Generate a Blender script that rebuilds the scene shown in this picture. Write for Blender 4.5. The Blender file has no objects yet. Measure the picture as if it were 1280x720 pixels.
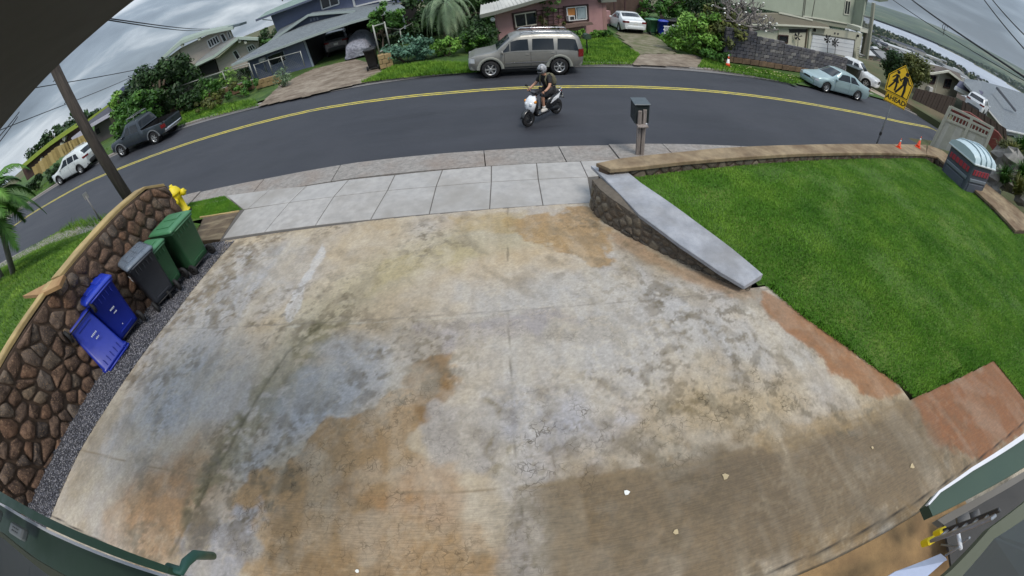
import bpy, bmesh, math, random
import numpy as np
from mathutils import Vector, Matrix
random.seed(7); RNG = np.random.default_rng(7)
SC = bpy.context.scene
COL = SC.collection
PI = math.pi
# ------------------------------------------------------------------ camera (wide security camera, fisheye lens)
CF, CK, CAM_Z = 501.0, -0.0194, 4.6
_p, _r = math.radians(44.4), math.radians(-8.4)
_up = np.array([math.cos(_p)*math.sin(_r), math.cos(_p)*math.cos(_r), math.sin(_p)])
_fw = np.array([0, 0, -1.]) + _up*_up[2]; _fw /= np.linalg.norm(_fw)
_rt = np.cross(_fw, _up)
CM = np.array([_rt, _fw, _up])                       # camera axes -> world axes
cd = bpy.data.cameras.new('camera'); cam = bpy.data.objects.new('camera', cd); COL.objects.link(cam)
cd.type = 'PANO'; cd.panorama_type = 'FISHEYE_LENS_POLYNOMIAL'
cd.sensor_fit = 'HORIZONTAL'; cd.sensor_width = 36; cd.sensor_height = 20.25
_a = 1280/36/CF
cd.fisheye_fov = math.radians(220)
cd.fisheye_polynomial_k0 = 0; cd.fisheye_polynomial_k1 = -_a; cd.fisheye_polynomial_k2 = 0
cd.fisheye_polynomial_k3 = -CK*_a**3; cd.fisheye_polynomial_k4 = 0
cd.clip_start = 0.02; cd.clip_end = 60000
cam.matrix_world = Matrix.Translation((0, 0, CAM_Z)) @ Matrix([list(CM[i]) for i in range(3)]).to_4x4()
SC.camera = cam
SC.view_settings.view_transform = 'Standard'; SC.view_settings.look = 'None'
SC.view_settings.exposure = 0.35; SC.view_settings.gamma = 1
SC.cycles.use_denoising = True
SC.cycles.max_bounces = 6
# ------------------------------------------------------------------ sky: overcast deck over a Nishita sky
W = bpy.data.worlds.new('World'); SC.world = W; W.use_nodes = True
wn, wl = W.node_tree.nodes, W.node_tree.links
bg = wn['Background']
sky = wn.new('ShaderNodeTexSky'); sky.sky_type = 'NISHITA'; sky.sun_disc = False
SUN_EL, SUN_AZ = math.radians(58), math.radians(150)     # azimuth measured clockwise from +Y (street)
sky.sun_elevation = SUN_EL; sky.sun_rotation = SUN_AZ
tc = wn.new('ShaderNodeTexCoord')
mp = wn.new('ShaderNodeMapping'); mp.inputs['Scale'].default_value = (1.6, 1.6, 7.0)
wl.new(tc.outputs['Generated'], mp.inputs['Vector'])
nz = wn.new('ShaderNodeTexNoise'); nz.inputs['Scale'].default_value = 1.9; nz.inputs['Detail'].default_value = 7
nz.inputs['Roughness'].default_value = .52; nz.inputs['Distortion'].default_value = .5
wl.new(mp.outputs[0], nz.inputs['Vector'])
cr = wn.new('ShaderNodeValToRGB'); wl.new(nz.outputs[0], cr.inputs[0])
e = cr.color_ramp.elements
e[0].position = .36; e[0].color = (.165, .20, .245, 1)
e[1].position = .66; e[1].color = (.68, .73, .78, 1)
m_ = e.new(.5); m_.color = (.27, .325, .39, 1)
sk = wn.new('ShaderNodeMix'); sk.data_type = 'RGBA'; sk.blend_type = 'MULTIPLY'; sk.inputs[0].default_value = 1
wl.new(sky.outputs[0], sk.inputs[6]); sk.inputs[7].default_value = (.05, .05, .05, 1)
mx = wn.new('ShaderNodeMix'); mx.data_type = 'RGBA'; mx.inputs[0].default_value = .86
wl.new(sk.outputs[2], mx.inputs[6]); wl.new(cr.outputs[0], mx.inputs[7])
# an overcast sky grows brighter towards the zenith
sx = wn.new('ShaderNodeSeparateXYZ'); wl.new(tc.outputs['Generated'], sx.inputs[0])
zm = wn.new('ShaderNodeMapRange'); zm.inputs[1].default_value = .1; zm.inputs[2].default_value = 1
zm.inputs[3].default_value = 1.0; zm.inputs[4].default_value = 2.6
wl.new(sx.outputs[2], zm.inputs[0]); wl.new(zm.outputs[0], bg.inputs['Strength'])
wl.new(mx.outputs[2], bg.inputs['Color'])
sl = bpy.data.lights.new('sun', 'SUN'); sl.energy = 1.9; sl.angle = math.radians(20); sl.color = (1, .93, .83)
sun = bpy.data.objects.new('sun', sl); COL.objects.link(sun)
sd = Vector((math.sin(SUN_AZ)*math.cos(SUN_EL), math.cos(SUN_AZ)*math.cos(SUN_EL), math.sin(SUN_EL)))
sun.rotation_euler = sd.to_track_quat('Z', 'Y').to_euler()

# ------------------------------------------------------------------ helpers: survey (pixel of the photograph -> place in the world)
def ray(px, py):
    x = (px-640)/CF; y = (py-360)/CF; r = math.hypot(x, y); t = r + CK*r**3
    s = math.sin(t)/max(r, 1e-9)
    return CM @ np.array([x*s, -y*s, -math.cos(t)])
PLN = {'road': (.02, -.063, .014), 'walk': (.17, -.063, .014), 'drive': (1.07, -.063, -.12), 'cap': (1.1, -.05, 0), 'lawn': (.84, -.045, 0)}
def at(px, py, pl='road', dz=0.):
    c, a, b = PLN[pl] if isinstance(pl, str) else (pl, 0, 0)
    v = ray(px, py); t = (c+dz-CAM_Z)/(v[2]-a*v[0]-b*v[1])
    return Vector((v[0]*t, v[1]*t, CAM_Z+v[2]*t))
def onp(px, py, P, n):
    v = Vector(ray(px, py)); o = Vector((0, 0, CAM_Z)); P = Vector(P); n = Vector(n)
    return o + v*((P-o).dot(n)/v.dot(n))
def atD(px, py, D):
    v = ray(px, py); h = math.hypot(v[0], v[1]); return Vector((v[0]*D/h, v[1]*D/h, CAM_Z+v[2]*D/h))
def zr(x, y): return .02 - .063*x + .014*y
def zd(x, y): return 1.07 - .063*x - .12*y

# ------------------------------------------------------------------ helpers: objects
def tag(o, label=None, cat=None, group=None, kind=None):
    if label: o['label'] = label
    if cat: o['category'] = cat
    if group: o['group'] = group
    if kind: o['kind'] = kind
    return o
def empty(name, loc=(0, 0, 0), rz=0, label=None, cat=None, group=None):
    o = bpy.data.objects.new(name, None); COL.objects.link(o); o.location = loc; o.rotation_euler = (0, 0, rz)
    return tag(o, label, cat, group)
class MB:
    def __init__(s): s.v = []; s.f = []; s.m = []; s.smooth = []
    def add(s, vs, fs, mi=0, sm=False):
        n = len(s.v); s.v += [tuple(p) for p in vs]
        for f in fs: s.f.append([i+n for i in f]); s.m.append(mi); s.smooth.append(sm)
        return s
    def box(s, c, d, rz=0, mi=0, M=None, bev=0):
        x, y, z = (k/2 for k in d)
        if bev:
            b = min(bev, x*.9, y*.9, z*.9); vs = []; 
            for sx_ in (-1, 1):
                for sy_ in (-1, 1):
                    for sz_ in (-1, 1):
                        vs += [(sx_*x, sy_*(y-b), sz_*(z-b)), (sx_*(x-b), sy_*y, sz_*(z-b)), (sx_*(x-b), sy_*(y-b), sz_*z)]
            I = lambda a, b_, c_, k: ((a*2+b_)*2+c_)*3+k
            fs = []
            for a in (0, 1): 
                q = [I(a, 0, 0, 0), I(a, 1, 0, 0), I(a, 1, 1, 0), I(a, 0, 1, 0)]; fs.append(q if a else q[::-1])
                q = [I(0, a, 0, 1), I(0, a, 1, 1), I(1, a, 1, 1), I(1, a, 0, 1)]; fs.append(q if a else q[::-1])
                q = [I(0, 0, a, 2), I(1, 0, a, 2), I(1, 1, a, 2), I(0, 1, a, 2)]; fs.append(q if a else q[::-1])
            for p in (0, 1):
                for q_ in (0, 1):
                    f = [I(p, q_, 0, 0), I(p, q_, 1, 0), I(p, q_, 1, 1), I(p, q_, 0, 1)]; fs.append(f if p != q_ else f[::-1])
                    f = [I(p, 0, q_, 0), I(p, 1, q_, 0), I(p, 1, q_, 2), I(p, 0, q_, 2)]; fs.append(f if p == q_ else f[::-1])
                    f = [I(0, p, q_, 1), I(1, p, q_, 1), I(1, p, q_, 2), I(0, p, q_, 2)]; fs.append(f if p != q_ else f[::-1])
            for a in (0, 1):
                for b_ in (0, 1):
                    for c_ in (0, 1):
                        f = [I(a, b_, c_, 0), I(a, b_, c_, 1), I(a, b_, c_, 2)]; fs.append(f if (a+b_+c_) % 2 else f[::-1])
        else:
            vs = [(sx_*x, sy_*y, sz_*z) for sx_ in (-1, 1) for sy_ in (-1, 1) for sz_ in (-1, 1)]
            fs = [(0, 1, 3, 2), (4, 6, 7, 5), (0, 4, 5, 1), (2, 3, 7, 6), (0, 2, 6, 4), (1, 5, 7, 3)]
        R = Matrix.Rotation(rz, 3, 'Z') if M is None else M
        c = Vector(c)
        return s.add([R @ Vector(v)+c for v in vs], fs, mi)
    def tube(s, path, r, n=8, mi=0, cap=True, sm=True):
        path = [Vector(p) for p in path]; rs = r if isinstance(r, (list, tuple)) else [r]*len(path)
        vs = []; up = None
        for i, p in enumerate(path):
            d = (path[min(i+1, len(path)-1)]-path[max(i-1, 0)]).normalized()
            if up is None: up = Vector((0, 0, 1)) if abs(d.z) < .9 else Vector((1, 0, 0))
            a = d.cross(up).normalized(); b = a.cross(d).normalized(); up = b
            for k in range(n):
                t = 2*PI*k/n; vs.append(p + (a*math.cos(t)+b*math.sin(t))*rs[i])
        fs = [(i*n+k, i*n+(k+1) % n, (i+1)*n+(k+1) % n, (i+1)*n+k) for i in range(len(path)-1) for k in range(n)]
        s.add(vs, fs, mi, sm)
        if cap:
            m = len(s.v)-len(vs)
            s.f.append([m+k for k in range(n)][::-1]); s.m.append(mi); s.smooth.append(False)
            m2 = m+(len(path)-1)*n; s.f.append([m2+k for k in range(n)]); s.m.append(mi); s.smooth.append(False)
        return s
    def lathe(s, prof, n=16, mi=0, M=None, sm=True, cap=True):
        M = M or Matrix.Identity(4); vs = []
        for r, z in prof:
            for k in range(n):
                t = 2*PI*k/n; vs.append(M @ Vector((r*math.cos(t), r*math.sin(t), z)))
        L = len(prof)
        fs = [(i*n+k, i*n+(k+1) % n, (i+1)*n+(k+1) % n, (i+1)*n+k) for i in range(L-1) for k in range(n)]
        m = len(s.v); s.add(vs, fs, mi, sm)
        if cap and prof[0][0] > 1e-4: s.f.append([m+k for k in range(n)][::-1]); s.m.append(mi); s.smooth.append(False)
        if cap and prof[-1][0] > 1e-4: s.f.append([m+(L-1)*n+k for k in range(n)]); s.m.append(mi); s.smooth.append(False)
        return s
    def prism(s, pts, vec, mi=0):            # polygon (3D points) pushed along vec
        pts = [Vector(p) for p in pts]; vec = Vector(vec); n = len(pts)
        vs = pts+[p+vec for p in pts]
        fs = [list(range(n))[::-1], list(range(n, 2*n))]+[(i, (i+1) % n, n+(i+1) % n, n+i) for i in range(n)]
        return s.add(vs, fs, mi)
    def quad(s, a, b, c, d, mi=0): return s.add([a, b, c, d], [(0, 1, 2, 3)], mi)
    def ball(s, c, r, n=10, m=6, mi=0, M=None):
        r = r if isinstance(r, (tuple, list)) else (r, r, r); vs = []; c = Vector(c)
        R = M or Matrix.Identity(3)
        for i in range(m+1):
            ph = PI*i/m
            for k in range(n):
                t = 2*PI*k/n
                vs.append(R @ Vector((r[0]*math.sin(ph)*math.cos(t), r[1]*math.sin(ph)*math.sin(t), -r[2]*math.cos(ph)))+c)
        return s.add(vs, [(i*n+k, i*n+(k+1) % n, (i+1)*n+(k+1) % n, (i+1)*n+k) for i in range(m) for k in range(n)], mi, True)
    def build(s, name, mats, parent=None, loc=None, fix=True):
        me = bpy.data.meshes.new(name); me.from_pydata(s.v, [], s.f)
        for m in (mats if isinstance(mats, (list, tuple)) else [mats]): me.materials.append(m)
        me.polygons.foreach_set('material_index', s.m); me.polygons.foreach_set('use_smooth', s.smooth)
        if fix and len(s.f) < 4000:
            bm = bmesh.new(); bm.from_mesh(me); bmesh.ops.recalc_face_normals(bm, faces=bm.faces); bm.to_mesh(me); bm.free()
        me.update()
        o = bpy.data.objects.new(name, me); COL.objects.link(o)
        adopt(o, parent)
        if loc is not None: o.location = loc
        return o
def adopt(o, parent):
    if parent:
        o.parent = parent
        if parent.get('_w'): o.location = -parent.location      # built in world coordinates
def place(name, loc, label=None, cat=None, group=None, kind=None):   # a root whose parts are built in world coordinates
    o = empty(name, loc, 0, label, cat, group); o['_w'] = 1
    return tag(o, kind=kind)
def np_mesh(name, V, F, mat, parent=None, attr=None, smooth=False, mats=None, mi=None):
    V = np.asarray(V, np.float32); F = np.asarray(F, np.int32); k = F.shape[1]
    me = bpy.data.meshes.new(name); me.vertices.add(len(V)); me.vertices.foreach_set('co', V.ravel())
    me.loops.add(F.size); me.loops.foreach_set('vertex_index', F.ravel())
    me.polygons.add(len(F)); me.polygons.foreach_set('loop_start', np.arange(0, F.size, k, dtype=np.int32))
    me.polygons.foreach_set('loop_total', np.full(len(F), k, np.int32))
    if smooth: me.polygons.foreach_set('use_smooth', np.ones(len(F), bool))
    for m in (mats or [mat]): me.materials.append(m)
    if mi is not None: me.polygons.foreach_set('material_index', np.asarray(mi, np.int32))
    me.update(calc_edges=True)
    for nm, A in (attr or {}).items():
        if A.ndim == 1: a = me.attributes.new(nm, 'FLOAT', 'POINT'); a.data.foreach_set('value', A.astype(np.float32))
        else:
            a = me.attributes.new(nm, 'FLOAT_COLOR', 'POINT')
            a.data.foreach_set('color', np.c_[A, np.ones(len(A))].astype(np.float32).ravel())
    o = bpy.data.objects.new(name, me); COL.objects.link(o)
    adopt(o, parent)
    return o
def kids(o): return [c for c in bpy.data.objects if c.parent is o]
def copy_tree(o, parent=None):
    c = o.copy(); COL.objects.link(c)
    if parent: c.parent = parent
    for ch in list(o.children): copy_tree(ch, c)
    return c

# ------------------------------------------------------------------ helpers: materials
def lin(c): return tuple(((x/255)/12.92 if x/255 <= .04045 else ((x/255+.055)/1.055)**2.4) for x in c)
class NT:
    def __init__(s, name):
        s.m = bpy.data.materials.new(name); s.m.use_nodes = True; s.n = s.m.node_tree.nodes; s.l = s.m.node_tree.links
        s.b = s.n['Principled BSDF']; s.tc = s.n.new('ShaderNodeTexCoord')
    def vec(s, scale=(1, 1, 1), rot=(0, 0, 0), src='Object'):
        m = s.n.new('ShaderNodeMapping'); m.inputs['Scale'].default_value = scale; m.inputs['Rotation'].default_value = rot
        s.l.new(s.tc.outputs[src], m.inputs[0]); return m.outputs[0]
    def noise(s, sc, det=4, rough=.55, dist=0, v=None):
        n = s.n.new('ShaderNodeTexNoise'); n.inputs['Scale'].default_value = sc; n.inputs['Detail'].default_value = det
        n.inputs['Roughness'].default_value = rough; n.inputs['Distortion'].default_value = dist
        s.l.new(v or s.tc.outputs['Object'], n.inputs['Vector']); return n.outputs[0]
    def voro(s, sc, feat='F1', v=None):
        n = s.n.new('ShaderNodeTexVoronoi'); n.feature = feat; n.inputs['Scale'].default_value = sc
        s.l.new(v or s.tc.outputs['Object'], n.inputs['Vector']); return n
    def ramp(s, f, stops):
        r = s.n.new('ShaderNodeValToRGB'); e = r.color_ramp.elements
        while len(e) < len(stops): e.new(.5)
        for k, (p, c) in enumerate(stops):
            e[k].position = p; e[k].color = (*(c if isinstance(c, tuple) else (c, c, c)), 1)
        s.l.new(f, r.inputs[0]); return r.outputs[0]
    def mix(s, f, a, b, mode='MIX'):
        m = s.n.new('ShaderNodeMix'); m.data_type = 'RGBA'; m.blend_type = mode
        for k, sock, val in ((0, m.inputs[0], f), (1, m.inputs[6], a), (2, m.inputs[7], b)):
            if isinstance(val, (int, float)): sock.default_value = val if k == 0 else (val, val, val, 1)
            elif isinstance(val, tuple): sock.default_value = (*val[:3], 1)
            else: s.l.new(val, sock)
        return m.outputs[2]
    def math(s, op, a, b=0.):
        m = s.n.new('ShaderNodeMath'); m.operation = op
        for i, val in enumerate((a, b)):
            if isinstance(val, (int, float)): m.inputs[i].default_value = val
            else: s.l.new(val, m.inputs[i])
        return m.outputs[0]
    def attr(s, nm, out='Color'):
        a = s.n.new('ShaderNodeAttribute'); a.attribute_name = nm; return a.outputs[out]
    def rand(s):
        o = s.n.new('ShaderNodeObjectInfo'); return o.outputs['Random']
    def bump(s, h, st=.3, d=.02):
        b = s.n.new('ShaderNodeBump'); b.inputs['Strength'].default_value = st; b.inputs['Distance'].default_value = d
        s.l.new(h, b.inputs['Height']); s.l.new(b.outputs[0], s.b.inputs['Normal']); return s
    def out(s, color, rough=.8, metal=0., spec=None):
        for nm, val in (('Base Color', color), ('Roughness', rough), ('Metallic', metal), ('Specular IOR Level', spec)):
            if val is None: continue
            i = s.b.inputs[nm]
            if isinstance(val, tuple): i.default_value = (*val[:3], 1)
            elif isinstance(val, (int, float)): i.default_value = val
            else: s.l.new(val, i)
        return s.m
_mc = {}
def flat(name, c, rough=.6, metal=0., var=.12, sc=6., bump=0., spec=None, per=0.):
    """plain paint or plastic with slight unevenness; c is the sRGB colour as painted"""
    if name in _mc: return _mc[name]
    t = NT(name); a = lin(c)
    n = t.noise(sc, 5, .6)
    col = t.mix(n, tuple(x*(1-var*1.6) for x in a), tuple(min(1, x*(1+var)) for x in a))
    if per: col = t.mix(t.rand(), col, t.mix(1., col, (1-per,)*3, 'MULTIPLY'))
    if bump: t.bump(t.noise(sc*8, 4), .5, bump)
    r = t.ramp(t.noise(sc*2, 3), [(.3, max(.02, rough-.08)), (.7, min(1, rough+.08))])
    _mc[name] = t.out(col, r, metal, spec); return _mc[name]
def paint(name, c, flake=.35, rough=.32):
    if name in _mc: return _mc[name]
    t = NT(name); a = lin(c)
    n = t.noise(2.2, 4, .6)
    col = t.mix(n, tuple(x*.86 for x in a), tuple(min(1, x*1.05) for x in a))
    t.b.inputs['Coat Weight'].default_value = .5; t.b.inputs['Coat Roughness'].default_value = .12
    r = t.ramp(t.noise(5, 4), [(.3, rough-.06), (.7, rough+.12)])
    _mc[name] = t.out(col, r, flake); return _mc[name]
def gen(name, fn):
    if name not in _mc: _mc[name] = fn(NT(name))
    return _mc[name]
def m_glass(name='glass_dark', c=(24, 30, 36)):
    def f(t):
        t.b.inputs['Specular IOR Level'].default_value = .5
        return t.out(lin(c), .06, 0)
    return gen(name, f)
RUB = flat('rubber', (26, 26, 28), .8); CHR = flat('chrome', (190, 190, 195), .22, .9, .05); BLK = flat('black_plastic', (24, 24, 26), .55)
TRIM = flat('dark_trim', (48, 50, 52), .6); RIM = flat('alloy', (176, 178, 180), .35, .6, .1); GLS = m_glass()
LAMP = flat('lamp_lens', (215, 220, 225), .15, .3); RED = flat('red_lens', (150, 18, 20), .2); DRED = flat('dark_red_lens', (112, 26, 28), .25); PLATE = flat('plate', (205, 205, 200), .5)

# value noise in numpy, for patchy things drawn into the shapes and the stains
def vnoise(x, y, sc, seed=0, oct=4):
    r = np.random.default_rng(seed); tab = r.random((256, 256)); out = np.zeros_like(x, float); amp = 1; tot = 0
    for o in range(oct):
        u = x*sc+37.1*o; v = y*sc+11.7*o; i = np.floor(u).astype(int); j = np.floor(v).astype(int); a = u-i; b = v-j
        a = a*a*(3-2*a); b = b*b*(3-2*b)
        g = lambda p, q: tab[p % 256, q % 256]
        out += amp*((g(i, j)*(1-a)+g(i+1, j)*a)*(1-b)+(g(i, j+1)*(1-a)+g(i+1, j+1)*a)*b); tot += amp; amp *= .5; sc *= 2.03
    return out/tot
def inpoly(X, Y, P):
    c = np.zeros(X.shape, bool); n = len(P)
    for i in range(n):
        x1, y1 = P[i]; x2, y2 = P[(i+1) % n]
        k = ((y1 > Y) != (y2 > Y)); 
        with np.errstate(divide='ignore', invalid='ignore'):
            c ^= k & (X < (x2-x1)*(Y-y1)/(y2-y1+1e-12)+x1)
    return c
def pdist(X, Y, P, closed=True):
    d = np.full(X.shape, 1e9); n = len(P)
    for i in range(n if closed else n-1):
        x1, y1 = P[i]; x2, y2 = P[(i+1) % n]; dx, dy = x2-x1, y2-y1
        t = np.clip(((X-x1)*dx+(Y-y1)*dy)/(dx*dx+dy*dy+1e-12), 0, 1)
        d = np.minimum(d, np.hypot(X-x1-t*dx, Y-y1-t*dy))
    return d
def interp(xs, pts): 
    a = np.array(pts, float); return np.interp(xs, a[:, 0], a[:, 1])
HAZE_D = 2.6e-5
#@@GROUND
# ================================================================== THE GROUND
YK = [(-60, -9), (-45, 1.5), (-36, 7.0), (-30, 9.2), (-25, 10.1), (-19, 10.7), (-9.7, 10.2), (-6.3, 9.95), (-3.7, 9.87), (0, 9.57), (3, 9.44), (9, 9.35), (20, 9.6), (35, 10.6), (60, 13), (95, 18)]      # near kerb line
YF = [(-60, 1), (-45, 14.0), (-36, 18.6), (-30, 19.9), (-23.6, 20.4), (-17, 20.3), (-9, 19.2), (-4, 18.8), (0, 18.6), (8, 18.6), (17, 18.7), (25, 19.6), (33, 20.6), (60, 23), (95, 28)]
YY = [(-60, -4.2), (-45, 8.2), (-36, 14.0), (-30, 15.7), (-23.2, 16.6), (-14, 16.35), (-6.8, 16.05), (-1.3, 15.3), (3.5, 14.98), (9, 14.95), (17, 14.8), (24, 14.95), (33, 15.9), (60, 18.2), (95, 23)]
def terr(x, y):
    """bare land under everything: follows the road's slope, falls away to the right towards the bay"""
    x = np.asarray(x, float); y = np.asarray(y, float)
    z = .02-.063*np.clip(x, -70, 45)+.014*np.clip(y, -20, 60)-.16
    z = z+np.clip(y-20, 0, 60)*.006
    d = np.clip(x-24, 0, 1e9)+.35*np.clip(y-60, 0, 1e9)*(x > -200)
    s = np.clip(x-30+.25*np.clip(y-10, 0, 500), 0, 1e9)
    z = z-np.interp(s, [0, 12, 40, 120, 400, 1000, 1500, 60000], [0, 1.6, 7.0, 15, 36, 68, 88, 97])
    back = np.clip(-x-70, 0, 1e9); z = z+np.clip(back, 0, 300)*.01
    return z
def m_soil(t):
    n = t.noise(.25, 8, .62); n2 = t.noise(14, 5, .6)
    c = t.ramp(n, [(.3, lin((62, 70, 38))), (.5, lin((74, 82, 46))), (.62, lin((98, 84, 60))), (.8, lin((60, 72, 40)))])
    t.bump(n2, .6, .05)
    return t.out(t.mix(n2, c, t.mix(.5, c, (.1, .09, .06))), .95)
SOIL = gen('soil', m_soil)
gx = np.unique(np.r_[-np.geomspace(40, 16000, 40), np.arange(-40, 46, 2.), np.geomspace(46, 16000, 70)])
gy = np.unique(np.r_[-np.geomspace(20, 12000, 25), np.arange(-20, 62, 2.), np.geomspace(62, 16000, 60)])
GX, GY = np.meshgrid(gx, gy); GZ = terr(GX, GY)
def grid_faces(nx, ny):
    i = np.arange(nx-1)[None, :]+np.arange(ny-1)[:, None]*nx
    return np.stack([i, i+1, i+1+nx, i+nx], -1).reshape(-1, 4)
# the harbour floor sinks under the water
WZ = -103.0
# shore line: azimuth/distance test
AZ = np.degrees(np.arctan2(GX, GY)); DD = np.hypot(GX, GY)
shore_at = lambda a: np.interp(a, [40, 52, 60, 66, 71, 80, 110], [3200, 3000, 2500, 2100, 1620, 1400, 1300]); shore = shore_at(AZ)
far_at = lambda a: np.interp(a, [40, 52, 60, 66, 71, 80, 110], [6000, 6400, 5200, 4400, 3900, 4600, 6000]); far_ = far_at(AZ)
inw = (DD > shore) & (DD < far_) & (AZ > 38) & (AZ < 125)
GZ[inw] -= 14
rise = (DD > far_) & (GX > -3000)
GZ = np.where(rise, -101+np.clip(DD-far_, 0, 9000)*.0165*(.75+.5*vnoise(GX, GY, .00035, 3, 3)), GZ)
inner = (GX > -45) & (GX < 45) & (GY > -20) & (GY < 45)
g = np_mesh('ground', np.c_[GX.ravel(), GY.ravel(), GZ.ravel()], grid_faces(len(gx), len(gy)), SOIL, smooth=True); tag(g, kind='structure')

# ------------------------------------------------------------------ road
def m_asphalt(t):
    v = t.vec((.18, 1.5, 1)); n = t.noise(1., 5, .6, v=v); f = t.noise(90, 3, .7); big = t.noise(.35, 4)
    c = t.ramp(n, [(.3, lin((31, 33, 40))), (.7, lin((47, 50, 58)))])
    c = t.mix(t.ramp(big, [(.4, 0.), (.7, .35)]), c, lin((62, 63, 69)))
    c = t.mix(t.ramp(f, [(.56, 0.), (.74, .4)]), c, lin((92, 92, 96)))
    t.bump(f, .35, .012)
    return t.out(c, t.ramp(n, [(.3, .62), (.7, .82)]))
ASPH = gen('asphalt', m_asphalt)
rx = np.unique(np.r_[np.arange(-60, 60.1, .75), np.arange(60, 95.1, 3)]); s_ = np.linspace(0, 1, 9)
y0, y1 = interp(rx, YK), interp(rx, YF)
X = np.repeat(rx[None, :], 9, 0); Y = y0[None, :]*(1-s_[:, None])+y1[None, :]*s_[:, None]
def zroad(x, y):
    z = zr(x, y)
    return z-np.interp(x-30+.25*np.clip(y-10, 0, 500), [0, 12, 40, 120], [0, 1.2, 7.5, 25])
Z = zroad(X, Y)+.02*np.sin(s_*PI)[:, None]
o = np_mesh('road', np.c_[X.ravel(), Y.ravel(), Z.ravel()], grid_faces(len(rx), 9), ASPH, smooth=True); tag(o, kind='structure')
def ribbon(name, xs, line, off0, off1, mat, dz=.004, kind='structure', parent=None, wob=0):
    yc = interp(xs, line); V = []
    for k, off in enumerate((off0, off1)):
        w = wob*(vnoise(xs, xs*0, 3, 5+k, 3)-.5) if wob else 0
        y = yc+off+w; V.append(np.c_[xs, y, zroad(xs, y)+dz+.02])
    V = np.concatenate(V); n = len(xs); F = [(i, i+1, n+i+1, n+i) for i in range(n-1)]
    o = np_mesh(name, V, F, mat, parent); 
    if kind and not parent: tag(o, kind=kind)
    return o
def m_line(t):
    n = t.noise(3.5, 6, .7); w = t.noise(40, 3)
    c = t.mix(t.ramp(n, [(.45, 0.), (.62, 1.)]), lin((196, 180, 70)), lin((158, 150, 100)))
    c = t.mix(t.ramp(w, [(.56, 0.), (.66, .8)]), c, lin((84, 82, 74)))
    return t.out(c, .7)
YEL = gen('yellow_marking', m_line)
WHT = flat('white_marking', (190, 190, 185), .7, 0, .2, 30)
xs = np.arange(-60, 90, .5)
ribbon('yellow_line', xs, YY, -.15, -.04, YEL, .006, wob=.02); ribbon('yellow_line', xs, YY, .06, .17, YEL, .006, wob=.02)
# ------------------------------------------------------------------ kerbs: cast lengths with joints
def m_kerb(t):
    n = t.noise(9, 6, .7); f = t.noise(70, 3, .7); b = t.noise(1.1, 4)
    c = t.ramp(n, [(.3, lin((112, 109, 106))), (.7, lin((156, 151, 146)))])
    c = t.mix(t.ramp(f, [(.5, 0.), (.75, .6)]), c, lin((72, 68, 66)))
    c = t.mix(t.ramp(b, [(.45, 0.), (.7, .35)]), c, lin((120, 96, 78)))
    t.bump(f, .6, .02)
    return t.out(c, .92)
KERB = gen('kerb_stone', m_kerb)
kerb = place('kerb', (0, 9.5, 0), kind='structure')
def kerb_piece(x0, x1, line, sgn, zt0, wid, parent, name='kerb_stone'):
    n = max(2, int((x1-x0)/.4)+1); xs = np.linspace(x0+.012, x1-.012, n); mb = MB(); rows = []
    yc = interp(xs, line)
    for (dy, dz) in ((0, -.12), (0, zt0*.75), (.035, zt0), (wid, zt0+(.04 if wid > .5 else 0)), (wid, -.12)):
        y = yc+sgn*dy; rows.append([(float(a), float(b), float(zroad(a, b)+dz)) for a, b in zip(xs, y)])
    V = [p for r in rows for p in r]; F = [(r*n+i, r*n+i+1, (r+1)*n+i+1, (r+1)*n+i) for r in range(4) for i in range(n-1)]
    F += [[r*n for r in range(5)], [r*n+n-1 for r in range(5)][::-1]]
    mb.add(V, F); return mb.build(name, KERB, parent)
jx = [-36, -30, -25, -19.5, -15, -11.8, -9.2, -6.6, -4.1, -.2, 1.72, 3.05, 4.6, 7.2, 10, 13, 16, 20, 25, 30, 36, 44]
for a, b in zip(jx[:-1], jx[1:]):
    low = -9.3 < (a+b)/2 < 3.4
    kerb_piece(a, b, YK, -1, .13 if not low else .10, 1.0 if -12 < a < 2.9 else (.95 if a < 13 else .5), kerb)
kf = place('far_kerb', (0, 19, 0), kind='structure')
jf = [-45, -38, -31, -24, -17.4, -14.3, -10.5, -5.2, -1, 3, 7.1, 11.2, 15, 19, 23, 27, 31, 36, 42, 50]
for a, b in zip(jf[:-1], jf[1:]):
    kerb_piece(a, b, YF, 1, .10 if (-14.4 < a < -6 or 7 < a < 11 or 26 < a < 35) else .14, .16, kf)
for nm, ln, o0, o1 in (('gutter', YF, -.42, 0),):
    ribbon('gutter', np.arange(-45, 50, .6), ln, o0, o1, flat('gutter_concrete', (112, 110, 110), .9, 0, .3, 12), .002)

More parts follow.
